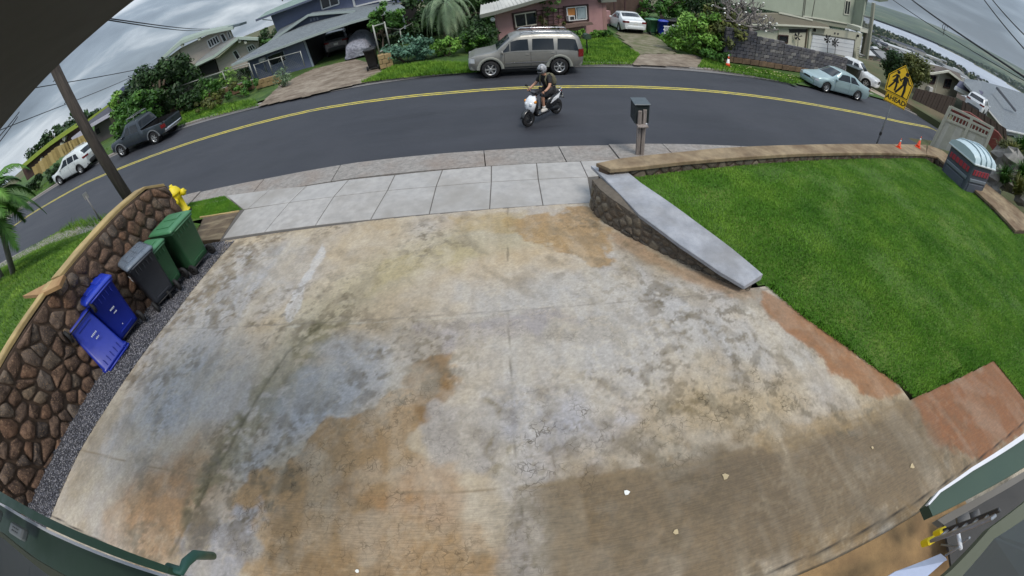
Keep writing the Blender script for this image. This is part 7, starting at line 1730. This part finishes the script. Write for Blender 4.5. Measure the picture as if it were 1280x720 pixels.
P = [gy(214, 141), gy(232, 135.5), gy(255, 128.5), gy(285, 120), gy(318, 111)]; P = [p+Vector((.1, .25, .5)) for p in P]
tubefence('pipe_fence', 'pale metal pipe and mesh fence on top of the low reddish wall', P, 1.15, GV2, (1., .05), .03, 1)
P = [gy(322, 109), gy(340, 103), gy(356, 99), gy(380, 93)]; P = [p+Vector((0, .5, .4)) for p in P]
tubefence('pipe_fence', 'low grey wire fence before the blue-grey house window', P, 1.0, GV2, (1.,), .025, 1)
P = [gy(478, 84.5)+Vector((0, .1, .7)), gy(489, 80)+Vector((.1, .2, .7)), gy(505, 62), gy(520, 52)]
tubefence('pipe_gate_frame', 'white pipe frame and rail standing on the tan planter', P[:2], 1.6, GV2, (.1, .98), .035); tubefence('pipe_fence', 'sloping white handrail running back from the tan planter', P[1:], 1.3, GV2, (1.,), .03)
p = gy(905, 76); tubefence('fence_post', 'pale leaning pipe post and rail at the left end of the grey block wall', [p, gy(884, 60)], 2.0, GV2, (.82,), .04)
# covered car, bins, chairs, mailbox and other things in the yards
cv = place('covered_car', (-7.4, 28.9, 1), 'car under a silver-grey crumpled cover in the carport', 'car')
mb = MB(); rg = []; rr_ = random.Random(8)
for u, h, w in ((-1, .5, .7), (-.93, .9, .86), (-.7, 1.02, .9), (-.4, 1.1, .92), (-.1, 1.42, .86), (.35, 1.46, .84), (.65, 1.2, .9), (.9, .95, .9), (1, .5, .78)):
    rg.append([(w*math.cos(a)*(1+.04*rr_.random()), u*2.2, .18+max(0, h*(.35 if abs(math.cos(a)) > .85 and math.sin(a) >= 0 else 1)*math.sin(a)**.6 if math.sin(a) > 0 else 0)+.03*rr_.random()) for a in [PI*k/12 for k in range(13)]])
loft(mb, rg, cap=True); o = mb.build('cover', gen('silver_cover', lambda t: t.bump(t.noise(4, 5, .6, 1.5), 1., .15).out(t.ramp(t.noise(3, 5, .6, 2), [(.35, lin((110, 112, 124))), (.65, lin((158, 160, 172)))]), .5)), cv)
o.location = (0, 0, 0); o.rotation_euler = (0, 0, 0); cv.location = gy(456, 68)+Vector((-.4, 1.2, -.12)); cv.rotation_euler = (0, 0, .08); cv['_w'] = 0
for sd in (-1, 1): wheel(cv, sd*.72, -1.35, .31, .31, .2, axis='X')
def far_bin(px, py, body, lid, label, D=None, rz=0, s=1.0): p = gy(px, py); make_bin('wheelie_bin', label, 'wheelie bin', body, lid, p, rz, None, 1.1*s, .64*s, .76*s, 'wheelie bins beside the white sedan')
far_bin(814, 43, GRNB, GRNL, 'green wheelie bin in the yard beside the white sedan', rz=-1.4); far_bin(827, 45, BLUB, BLUL, 'blue wheelie bin in the yard beside the white sedan', rz=-1.6); far_bin(838, 44, BLK, BLK, 'black wheelie bin in the shade behind the white garden chairs', rz=-1.6); far_bin(846, 42, BLK, BLK, 'second black wheelie bin further back in the shade', rz=-1.7)
make_bin('wheelie_bin', 'black bin standing against the tan planter pillar', 'wheelie bin', BLK, BLK, gy(468, 86), -1.5, None, 1.1, .6, .7)
p = gy(1083, 103); make_bin('wheelie_bin', 'dark lidded bin between the pale blue sedan and the white pickup truck', 'wheelie bin', flat('dark_green_bin', (34, 44, 40), .4), flat('dark_lid', (70, 80, 84), .3), p+Vector((-.6, 1.2, 0)), -1.2, None, 1.25, 1.15, 1.2)
def garden_chair(p, rz, label):
    t = empty('garden_chair', p, rz, label, 'chair', 'white garden chairs'); m = flat('white_plastic', (214, 216, 214), .5)
    MB().box((0, 0, .42), (.48, .46, .035), bev=.01).build('seat', m, t)
    for k in range(5): MB().box((-.24, (k-2)*.09, .64), (.03, .05, .42), bev=.008).build('back_slat', m, t)
    MB().box((-.25, 0, .86), (.04, .50, .07), bev=.012).build('top_rail', m, t)
    for sx_ in (-1, 1):
        for sy_ in (-1, 1): MB().tube([(sx_*.22, sy_*.21, .42), (sx_*.27, sy_*.25, 0)], .024, 6).build('leg', m, t)
    for sy_ in (-1, 1): MB().box((0, sy_*.25, .64), (.48, .05, .03), bev=.008).build('armrest', m, t)
garden_chair(gy(834, 49), -1.9, 'left white garden chair on the grass beside the bins'); garden_chair(gy(842, 47), -2.4, 'right white garden chair near the big pale bush')
p = gy(734, 68); t = empty('mailbox', p, 0, 'small dark green mailbox on a thin post on the lawn of the pink house', 'mailbox')
MB().tube([(0, 0, 0), (0, 0, .85)], .035, 8).build('post', BLK, t); bx = MB(); loft(bx, [[(x*.17, y, .85+z) for x, z in ((-1, 0), (1, 0), (1, .14), (.7, .24), (0, .28), (-.7, .24), (-1, .14))] for y in (-.24, .24)], sm=False); bx.build('box', flat('green_mailbox', (42, 62, 46), .5), t); MB().box((0, -.245, .97), (.26, .012, .2)).build('door', flat('green_mailbox2', (54, 76, 58), .5), t)
p = gy(334, 100); t = empty('mailbox', p+Vector((0, .3, .5)), .2, 'small white mailbox by the wire fence of the blue-grey house', 'mailbox'); MB().tube([(0, 0, 0), (0, 0, .8)], .03, 8).build('post', GV2, t); MB().box((0, 0, .92), (.5, .3, .26), bev=.06).build('box', flat('white_enamel', (205, 208, 214), .4), t)
# lawn ornaments: three dark metal palm silhouettes before the garage
for k, (a, b_, tp_) in enumerate(((1034, 66, 49.5), (1043.5, 68, 54), (997, 60, 46))):
    D = 44; t = place('garden_ornament', atD(a, b_, D), 'dark metal %s ornament on a rod before the beige house' % ('small round', 'star-shaped', 'umbrella-shaped')[k], 'ornament'); A, B_ = atD(a, b_, D), atD(a+1.2-k*.2, tp_, D)
    MB().tube([A, B_], .03, 6).build('rod', BLK, t); mb = MB()
    for j in range((6, 7, 5)[k]): an = 2*PI*j/(6, 7, 5)[k]; mb.prism([B_, B_+Vector((.55*math.cos(an), 0, .45*math.sin(an)+.1)), B_+Vector((.5*math.cos(an+.5), 0, .4*math.sin(an+.5)))], (0, .04, 0))
    mb.build('blades', BLK, t)
# straw coloured slatted fence and dark stuff far left
sfn = Facade(place('slat_fence', (-33, 22.6, 3), 'straw-coloured slatted screen fence under the brown house at far left', 'fence'), (-31, 23.4, 2.5), 8)
for k in range(16):
    a = 42+k*4.0; ytop = np.interp(a, [40, 70, 108], [212, 186, 170-1]); sfn.bar('slat', (a, ytop-2), (a+5.5, ytop+11), flat('straw_slat%d' % (k % 3), ((168, 146, 92), (150, 130, 80), (182, 160, 106))[k % 3], .85, 0, .2, 5), .62, 0, .04)
shrub('shrub', 62, 204, 39, 2.4, 1.2, 'dark', 'dark bush before the straw-coloured fence at far left', 16, 80, .12); shrub('shrub', 40, 222, 42, 2.6, 1.3, 'dark', 'dark bush at the left end of the straw-coloured fence', 16, 80, .12)
for a, b_, D, r, l in ((95, 152, 70, 3.2, 'tree top over the lime roof edge, right one'), (72, 166, 74, 3.0, 'tree top over the lime roof edge, middle one'), (52, 184, 80, 3.0, 'tree top over the lime roof edge, left one')):
    tree('distant_tree', G(a, b_, D)-Vector((0, 0, 1)), T(a, b_+3, D), r, 1.8, 'dark', l, 18, 70, .35, (.7, 1.2), .2)

# ================================================================== RIGHT EDGE: portable toilet, white gate, brown fences, rocks
pc = atD(1216, 195, 17.4); gz_ = -1.15
t = empty('portable_toilet', (pc.x, pc.y, gz_), math.radians(-12), 'dark grey portable toilet with a pale ribbed roof beyond the side wall', 'portable toilet')
PGY = flat('potty_grey', (66, 72, 84), .55, 0, .15, 4); PRF = flat('potty_roof', (176, 194, 200), .35, 0, .1, 3)
s_, hb = 1.3, 2.35
MB().box((0, 0, hb/2), (s_, s_, hb), bev=.04).build('body', PGY, t)
mb = MB(); rg = []
for k in range(9):
    a = PI*k/8; rg.append([(x, -s_*.55*math.cos(a), hb+.02+.42*math.sin(a)**.8*(1-.25*(abs(x)/(s_*.55))**4)) for x in np.linspace(-s_*.56, s_*.56, 7)])
V = [p for r in rg for p in r]; mb.add(V, [(i*7+k, i*7+k+1, (i+1)*7+k+1, (i+1)*7+k) for i in range(8) for k in range(6)], 0, True)
mb.add([r[0] for r in rg]+[(-s_*.56, 0, hb)], [(k, k+1, 9) for k in range(8)]); mb.add([r[-1] for r in rg]+[(s_*.56, 0, hb)], [(k, k+1, 9) for k in range(8)])
rf = mb.build('roof', PRF, t); MB().box((0, 0, hb), (s_*1.14, s_*1.14, .07), bev=.02).build('roof_rim', flat('rim_white', (200, 208, 212), .4), rf)
for k in (-1, 0, 1):
    MB().tube([(k*s_*.28, -s_*.56*math.cos(PI*i/10), hb+.035+.42*math.sin(PI*i/10)**.8) for i in range(11)], .025, 6).build('roof_rib', PRF, rf)
for (nx_, ny_) in ((-1, 0), (0, -1), (1, 0)):
    ang = math.atan2(ny_, nx_); c = Vector((nx_, ny_, 0))*(s_/2+.012); MB().box(c+Vector((0, 0, hb-.32)), (.03, s_*.8, .2), rz=ang, bev=.008).build('louvre_panel', flat('red_louvre', (150, 44, 58), .6) if nx_ == -1 or ny_ == -1 else PGY, t)
    for k in range(5): MB().box(c*1.02+Vector((-ny_, nx_, 0))*(k-2)*.2+Vector((0, 0, hb-.32)), (.03, .03, .2), rz=ang).build('louvre_bar', PGY, t)
    MB().box(c+Vector((0, 0, hb-.62)), (.05, s_*.86, .12), rz=ang, bev=.015).build('ledge', flat('potty_light', (104, 112, 122), .5), t); MB().box(c+Vector((0, 0, .95)), (.03, s_*.76, 1.3), rz=ang, bev=.01).build('door', flat('potty_door', (76, 82, 94), .5), t)
WG = flat('gate_white', (178, 176, 160), .7, 0, .2, 4); RUST = flat('red_brown', (116, 56, 46), .85, 0, .3, 3)
A_, B_ = atD(1165, 182, 20.5), atD(1233, 190, 20.5); th_ = math.degrees(math.atan2(B_.y-A_.y, B_.x-A_.x))
gt = place('panel_gate', A_, 'cream-white panelled gate with open top rail behind the portable toilet', 'gate'); g4 = Facade(gt, A_, th_)
TL, TR, BL, BR_ = (1188, 133.5), (1242.5, 161), (1163, 184), (1226, 200)
lp = lambda a, b_, u: (a[0]+(b_[0]-a[0])*u, a[1]+(b_[1]-a[1])*u)
n = 7
for k in range(n):
    u0, u1 = k/n, (k+1)/n; a, b_ = lp(TL, TR, u0), lp(TL, TR, u1); c_, d_ = lp(BL, BR_, u1), lp(BL, BR_, u0)
    g4.poly('panel', [lp(a, d_, .30), lp(b_, c_, .30), lp(c_, b_, .02), lp(d_, a, .02)], WG if k % 2 else flat('gate_white2', (190, 188, 176), .7, 0, .2, 4), 0, .05)
for a, b_ in ((TL, TR), (lp(TL, BL, .12), lp(TR, BR_, .12)), (lp(TL, BL, .3), lp(TR, BR_, .3))): g4.bar('rail', a, b_, WG, .10, .06, .06)
for k in (0, .5, .97): g4.bar('post', lp(TL, TR, k), lp(BL, BR_, k), WG, .14, .08, .1)
for k in range(1, 14): g4.bar('picket', lp(lp(TL, TR, k/14), lp(BL, BR_, k/14), .13), lp(lp(TL, TR, k/14), lp(BL, BR_, k/14), .29), WG, .05, .03, .03)
rb = place('clay_bank', atD(1220, 158, 27), 'red-brown rusty roof sheet and bank behind the cream gate', 'roof'); g5 = Facade(rb, atD(1220, 158, 26), th_)
g5.poly('sheet', [(1190, 137), (1212, 141), (1248, 166), (1262, 186), (1244, 192), (1232, 175), (1192, 160)], RUST, 0, .4)
for k in range(6): g5.bar('seam', (1192+k*8, 138+k*3.6), (1190+k*8.6, 150+k*5.2), flat('dark_rust', (84, 42, 36), .9), .08, .05, .05)
BFN = flat('brown_board', (62, 50, 42), .85, 0, .25, 4)
bf = place('board_fence', atD(1165, 115, 38), 'dark brown board fence in front of the small cream house', 'fence'); g6 = Facade(bf, atD(1165, 118, 36), -4)
for k in range(14):
    u0, u1 = k/14+.002, (k+1)/14-.002; a, b_, c_, d_ = lp((1146, 110.5), (1196, 123), u0), lp((1146, 110.5), (1196, 123), u1), lp((1140, 124), (1186, 146), u1), lp((1140, 124), (1186, 146), u0); g6.poly('board', [a, b_, c_, d_], BFN, (k % 2)*.03, .06)
bf = place('board_fence', atD(1240, 150, 32), 'dark brown board fence right of the cream gate, below the grey roof', 'fence'); g7 = Facade(bf, atD(1240, 150, 31), -20)
for k in range(14):
    u0, u1 = k/14+.002, (k+1)/14-.002; a, b_, c_, d_ = lp((1204, 126), (1258, 161), u0), lp((1204, 126), (1258, 161), u1), lp((1200, 146), (1260, 196), u1), lp((1200, 146), (1260, 196), u0); g7.poly('board', [a, b_, c_, d_], BFN, (k % 2)*.03, .06)
# bank with rocks and grassy tufts at the very right
sheet_pts = [(17.2, 4.5), (18.6, 9), (22, 12), (30, 12), (34, 6), (30, -4), (16.5, -4), (17, 2)]
x, y = np.meshgrid(np.arange(16, 36, .5), np.arange(-5, 13, .5)); zz = -1.2+.35*np.clip(x-18.6, 0, 5)*np.clip((9-y)/6, 0, 1)-.1*np.clip(x-24, 0, 20)-.35*np.clip(17.9-x, 0, 2)*0+.15*vnoise(x, y, .6, 3)
fq = grid_faces(x.shape[1], x.shape[0]); o = np_mesh('side_bank', np.c_[x.ravel(), y.ravel(), zz.ravel()], fq, gen('bank_soil', m_grass((86, 70, 46), (74, 82, 42), (96, 92, 60))), smooth=True); tag(o, kind='structure')
rr_ = random.Random(12)
for k in range(12):
    a, b_ = rr_.uniform(1236, 1279), rr_.uniform(196, 250); D = 19.5+rr_.random()*3+max(0, (215-b_)/20); c = atD(a, b_, D); r = rr_.uniform(.28, .6); mb = MB()
    vs = []; 
    for i in range(5):
        ph = PI*i/4
        for j in range(8): q = 2*PI*j/8; rr2 = r*(1+.22*math.sin(i*2.3+j*1.7+k)); vs.append(c+Vector((rr2*math.sin(ph)*math.cos(q), rr2*math.sin(ph)*math.sin(q), -rr2*.8*math.cos(ph))))
    mb.add(vs, [(i*8+j, i*8+(j+1) % 8, (i+1)*8+(j+1) % 8, (i+1)*8+j) for i in range(4) for j in range(8)]); tag(mb.build('boulder', gen('pale_rock', m_cap((116, 114, 110), (150, 146, 140), (90, 84, 74), .5))), 'pale grey boulder piled on the bank at the right edge', 'rock', 'pale boulders on the right bank')
for k, (a, b_, D) in enumerate(((1262, 196, 21.5), (1274, 188, 22.5), (1252, 190, 23), (1276, 222, 20), (1270, 240, 19.4), (1254, 226, 19.6))):
    c = atD(a, b_, D); t = place('tussock', c, 'arching %s grass tussock on the right bank, %s' % (('olive', 'green')[k % 2], ('near the cream gate', 'at the picture edge, upper', 'touching the gate end', 'at the picture edge, middle', 'low by the wall end', 'among the boulders')[k]), 'plant'); n_ = 260
    an = RNG.uniform(0, 2*PI, n_); L_ = RNG.uniform(.5, 1.1, n_); el = RNG.uniform(.5, 1.4, n_); V = []
    d = np.c_[np.cos(an)*np.cos(el), np.sin(an)*np.cos(el), np.sin(el)]; sdv = np.c_[-np.sin(an), np.cos(an), an*0]*.018; b0 = np.array(c)[None]+RNG.normal(size=(n_, 3))*.06; m_p = b0+d*L_[:, None]*.6; e_ = b0+d*L_[:, None]-np.c_[an*0, an*0, .28*L_]
    V = np.stack([b0-sdv, b0+sdv, m_p+sdv, m_p-sdv, e_], 1).reshape(-1, 3); i5 = np.arange(n_)[:, None]*5
    np_mesh('blades', V, np.concatenate([np.c_[i5, i5+1, i5+2], np.c_[i5, i5+2, i5+3], np.c_[i5+3, i5+2, i5+4]]), LF['olive' if k % 2 == 0 else 'mid'], t)
# ---- overhead cables
CBL = flat('cable_black', (20, 20, 26), .6)
def cable(label, a, b_, Da, Db, r, sag=.3, name='overhead_cable'):
    A, B_ = atD(*a, Da), atD(*b_, Db); P = [A.lerp(B_, i/14)-Vector((0, 0, sag*4*(i/14)*(1-i/14))) for i in range(15)]; tag(MB().tube(P, r, 6).build(name, CBL), label, 'cable'); return P
P = cable('thick black overhead cable crossing the harbour view at the top right', (1130, -8), (1310, 117), 24, 13, .035, .25)
lt_ = place('cable_hanger', P[5], 'small ring hanger dangling from the thick black cable', 'cable fitting'); c = P[6]; MB().tube([c, c-Vector((0, 0, .45))], .012, 5).build('rod', CBL, lt_); MB().tube([c+Vector((.2*math.cos(q), 0, -.12+.12*math.sin(q))) for q in np.linspace(0, 5.6, 12)], .012, 5).build('ring', CBL, lt_)
cable('thin overhead cable left of the thick one, top right', (1108, -6), (1300, 112), 40, 30, .03, .6)
cable('upper thin cable in the top right corner, left of the pair', (1226, -6), (1292, 74), 18, 14, .02, .1); cable('upper thin cable in the top right corner, right of the pair', (1236, -6), (1300, 62), 18, 14, .02, .1)
cable('pair of thin cables running to the pale taupe house, upper', (128, 22), (262, 36), 14, 40, .022, .2); cable('pair of thin cables running to the pale taupe house, lower', (128, 24), (252, 38), 14, 40, .022, .2)
cable('thin cable passing behind the utility pole to the dark tree', (-4, 118), (206, 79), 30, 45, .03, .4); cable('lower thin cable crossing left of the utility pole', (-8, 166), (182, 88), 34, 60, .03, .5)
cable('thin cable from the soffit corner at the left edge, upper', (-6, 176), (24, 140), 10, 12, .012, .02); cable('thin cable from the soffit corner at the left edge, lower', (-6, 184), (22, 146), 10, 12, .012, .02)
# fallen pale leaves on the verge
rr_ = random.Random(3)
for k in range(34):
    a = rr_.uniform(912, 1000); b_ = np.interp(a, [910, 1000], [84, 99])+rr_.uniform(-2.6, 2.2); p = gy(a, b_)+Vector((0, 0, .12)); r = .05
    tag(MB().prism([p+Vector((r*math.cos(q), r*.7*math.sin(q), 0)) for q in (0, 1.3, 2.6, 3.9, 5.2)], (0, 0, .012)).build('fallen_leaf', flat('fallen_leaf', (196, 188, 140), .8)), 'pale fallen leaf on the verge before the grey block wall', 'leaf', 'pale fallen leaves on the verge')
# ================================================================== THE TOWN, THE HARBOUR AND THE FAR SHORE
def terr_at(x, y):
    x, y = float(x), float(y); z = float(terr(x, y)); return z
WAT = gen('harbour_water', lambda t: t.bump(t.noise(.02, 3), .2, .5).out(t.ramp(t.noise(.0012, 4, v=t.vec((1, 1, 1))), [(.35, lin((150, 156, 168))), (.65, lin((172, 178, 188)))]), .35, 0, .5))
az_ = np.radians(np.linspace(36, 118, 42)); V = []
for a in az_:
    for D in (1250, 7000): V.append((D*math.sin(a), D*math.cos(a), WZ))
o = np_mesh('harbour_water', V, [(2*i, 2*i+1, 2*i+3, 2*i+2) for i in range(41)], WAT); tag(o, kind='structure')
def bld(name, w, d, h, rh, wall, roof, win=True, flat_=False):
    mb = MB(); x, y = w/2, d/2; mb.add([(-x, -y, -6), (x, -y, -6), (x, y, -6), (-x, y, -6), (-x, -y, h), (x, -y, h), (x, y, h), (-x, y, h), (0-x, 0, h+rh*.86), (x, 0, h+rh*.86)], [(0, 1, 5, 4), (1, 2, 6, 9, 5), (2, 3, 7, 6), (3, 0, 4, 8, 7)], 0)
    e_ = .5
    if flat_: mb.box((0, 0, h+.2), (w+.6, d+.6, .5), mi=1)
    else:
        mb.add([(-x-e_, -y-e_, h-.25), (x+e_, -y-e_, h-.25), (x+e_, 0, h+rh), (-x-e_, 0, h+rh), (x+e_, y+e_, h-.25), (-x-e_, y+e_, h-.25), (-x-e_, -y-e_, h-.5), (x+e_, -y-e_, h-.5), (x+e_, y+e_, h-.5), (-x-e_, y+e_, h-.5)], [(0, 1, 2, 3), (3, 2, 4, 5), (6, 7, 1, 0), (5, 4, 8, 9), (0, 3, 5, 9, 6), (1, 7, 8, 4, 2)], 1)
    if win:
        for k in range(int(w/3)): 
            for s_ in (-1, 1): mb.box((-x+1.6+k*3, s_*(y+.02), h*.55), (1.5, .06, 1.1), mi=2)
    me_o = mb.build(name, [wall, roof, GLS]); return me_o
walls_ = [flat('town_white', (158, 158, 154), .8), flat('town_cream', (138, 132, 118), .8), flat('town_grey', (104, 106, 108), .8), flat('town_tan', (112, 98, 82), .8)]
roofs_ = [flat('roof_grey', (78, 80, 82), .85), flat('roof_brown', (76, 64, 56), .85), flat('roof_pale', (118, 120, 122), .7), flat('roof_slate', (56, 60, 70), .8), flat('roof_white', (172, 174, 176), .6)]
rr_ = random.Random(21); variants = []; scol = bpy.data.collections.new('spare')
for i in range(10):
    b = bld('town_house', rr_.uniform(9, 15), rr_.uniform(7, 10), rr_.uniform(2.8, 5.6), rr_.uniform(1.2, 2.2), walls_[i % 4], roofs_[(i*3) % 5]); variants.append(b)
used = 0; placed = []
desc = ['pale', 'small', 'long', 'low', 'wide']; 
for k in range(2400):
    if used >= 290: break
    az = math.radians(rr_.uniform(49, 79)); D = 140*math.exp(rr_.random()**.9*math.log(2000/140)); x, y = D*math.sin(az), D*math.cos(az)
    if any((x-a)**2+(y-b_)**2 < (15+D*.006)**2 for a, b_ in placed): continue
    placed.append((x, y)); z = terr_at(x, y); v = variants[used % 10]
    o = v if used < 10 else v.copy()
    if used >= 10: COL.objects.link(o)
    o.location = (x, y, z+.3); o.rotation_euler = (0, 0, rr_.choice((.3, .3, 1.87))+rr_.uniform(-.15, .15)); s_ = rr_.uniform(.85, 1.2)*(1.0+D/2000); o.scale = (s_, s_, s_)
    tag(o, 'small distant %s house with a %s roof on the slope running down to the harbour' % (('white', 'cream', 'grey', 'tan')[(used % 10) % 4], ('grey', 'brown', 'pale', 'slate', 'white')[((used % 10)*3) % 5]), 'house', 'distant houses on the slope to the harbour'); used += 1
for k, (a, D, w, d_, h) in enumerate(((55, 900, 120, 40, 12), (57.5, 820, 90, 30, 10), (60.5, 700, 130, 36, 12), (62.5, 980, 80, 30, 14), (64.5, 860, 70, 34, 9), (66.5, 760, 60, 30, 10), (59, 560, 60, 24, 9), (61.5, 470, 46, 20, 8), (63.6, 400, 40, 18, 7), (56, 1500, 160, 40, 16), (59, 1650, 120, 40, 14), (62, 1400, 110, 40, 12))):
    x, y = D*math.sin(math.radians(a)), D*math.cos(math.radians(a)); o = bld('warehouse', w, d_, h, 4, walls_[0], roofs_[(4, 2, 4, 2, 3)[k % 5]], False, k % 2 == 0); o.location = (x, y, terr_at(x, y)+.5); o.rotation_euler = (0, 0, -.25+.1*(k % 3))
    tag(o, 'long white-roofed building among the trees of the plain before the harbour', 'warehouse', 'long white-roofed buildings on the plain')
# far-off woodland on the slope and plain, reads as one mass
cs, rs = [], []
for k in range(9000):
    az = math.radians(rr_.uniform(36, 84)); D = 74*math.exp(rr_.random()**.75*math.log(float(shore_at(math.degrees(az)))*.98/74)); x, y = D*math.sin(az), D*math.cos(az)
    if any((x-a)**2+(y-b_)**2 < 90+D*.25 for a, b_ in placed if abs(x-a) < 26): continue
    r = rr_.uniform(1.2, 2.8)*(1+D/900); cs.append((x, y, terr_at(x, y)+r*.8)); rs.append(r)
V, F = leaf_cloud(cs, rs, 46, 1.0, .8); 
# leaves grow with distance so the masses stay closed
dist = np.repeat(np.hypot(np.array(cs)[:, 0], np.array(cs)[:, 1]), 46); c_ = V.reshape(-1, 4, 3); m_ = c_.mean(1, keepdims=True); V = (m_+(c_-m_)*np.clip(.55+dist/500, .6, 3)[:, None, None]).reshape(-1, 3)
tag(np_mesh('distant_woods', V, F, LF['far']), 'dark green mass of trees between the distant houses', 'woods', kind='stuff')
cs, rs = [], []
for k in range(2600):
    az = math.radians(rr_.uniform(44, 84)); D = float(far_at(math.degrees(az)))+rr_.uniform(-60, 2600); x, y = D*math.sin(az), D*math.cos(az); r = rr_.uniform(14, 30); cs.append((x, y, -100+max(0, D-float(far_at(math.degrees(az))))*.014)); rs.append(r)
V, F = leaf_cloud(cs, rs, 14, 14., .5); tag(np_mesh('far_shore_woods', V, F, LF['far']), 'dark wooded band along the far shore of the harbour', 'woods', kind='stuff')
rr_ = random.Random(31)
for k in range(26):
    az = rr_.uniform(50, 76); D = float(far_at(az))+rr_.uniform(20, 1500); x, y = D*math.sin(math.radians(az)), D*math.cos(math.radians(az))
    if k == 0: fo_ = bld('far_building', 60, 40, 14, 3, walls_[0], roofs_[4], False, True); o = fo_
    else: o = fo_.copy(); COL.objects.link(o)
    o.location = (x, y, -101+max(0, D-float(far_at(az)))*.0165+3); s_ = rr_.uniform(.3, .8); o.scale = (s_*1.6, s_, rr_.uniform(.4, 1.0)); o.rotation_euler = (0, 0, rr_.random()*3)
    tag(o, 'tiny white building on the far shore of the harbour', 'building', 'white buildings on the far shore')
# far hills
hx = np.radians(np.linspace(30, 125, 96)); V = []; prof = [(5200, 0), (6500, .25), (8500, .7), (10500, 1.0), (12500, .8), (15000, .3)]
for a in hx:
    top_ = 70+60*vnoise(np.array([math.degrees(a)*.08]), np.array([1.3]), 1., 9, 4)[0]*2+60*math.exp(-((math.degrees(a)-60)/8)**2)
    for D, f in prof: V.append((D*math.sin(a), D*math.cos(a), -85+(top_+85)*f*(.9+.2*vnoise(np.array([D*.002]), np.array([a*9]), 1, 4, 3)[0])))
n = len(prof); F = [(i*n+k, i*n+k+1, (i+1)*n+k+1, (i+1)*n+k) for i in range(95) for k in range(n-1)]
o = np_mesh('far_hills', V, F, gen('hill_green', lambda t: t.out(t.ramp(t.noise(.0012, 7, .65), [(.38, lin((34, 50, 38))), (.52, lin((58, 76, 50))), (.64, lin((104, 104, 82)))]), .95)), smooth=True); tag(o, kind='structure')
# ---- the damp air between here and the far shore
hz = MB().box((0, 0, 0), (2, 2, 2)).build('haze', gen('air', lambda t: t.m)); hz.scale = (16500, 16500, 170); hz.location = (0, 0, 170-135)
m = _mc['air']; m.node_tree.nodes.remove(m.node_tree.nodes['Principled BSDF']); pv = m.node_tree.nodes.new('ShaderNodeVolumePrincipled'); pv.inputs['Color'].default_value = (.72, .82, .92, 1); pv.inputs['Density'].default_value = HAZE_D; pv.inputs['Anisotropy'].default_value = .2
m.node_tree.links.new(pv.outputs[0], m.node_tree.nodes['Material Output'].inputs['Volume']); tag(hz, 'thin damp air over the harbour', 'haze', kind='stuff')
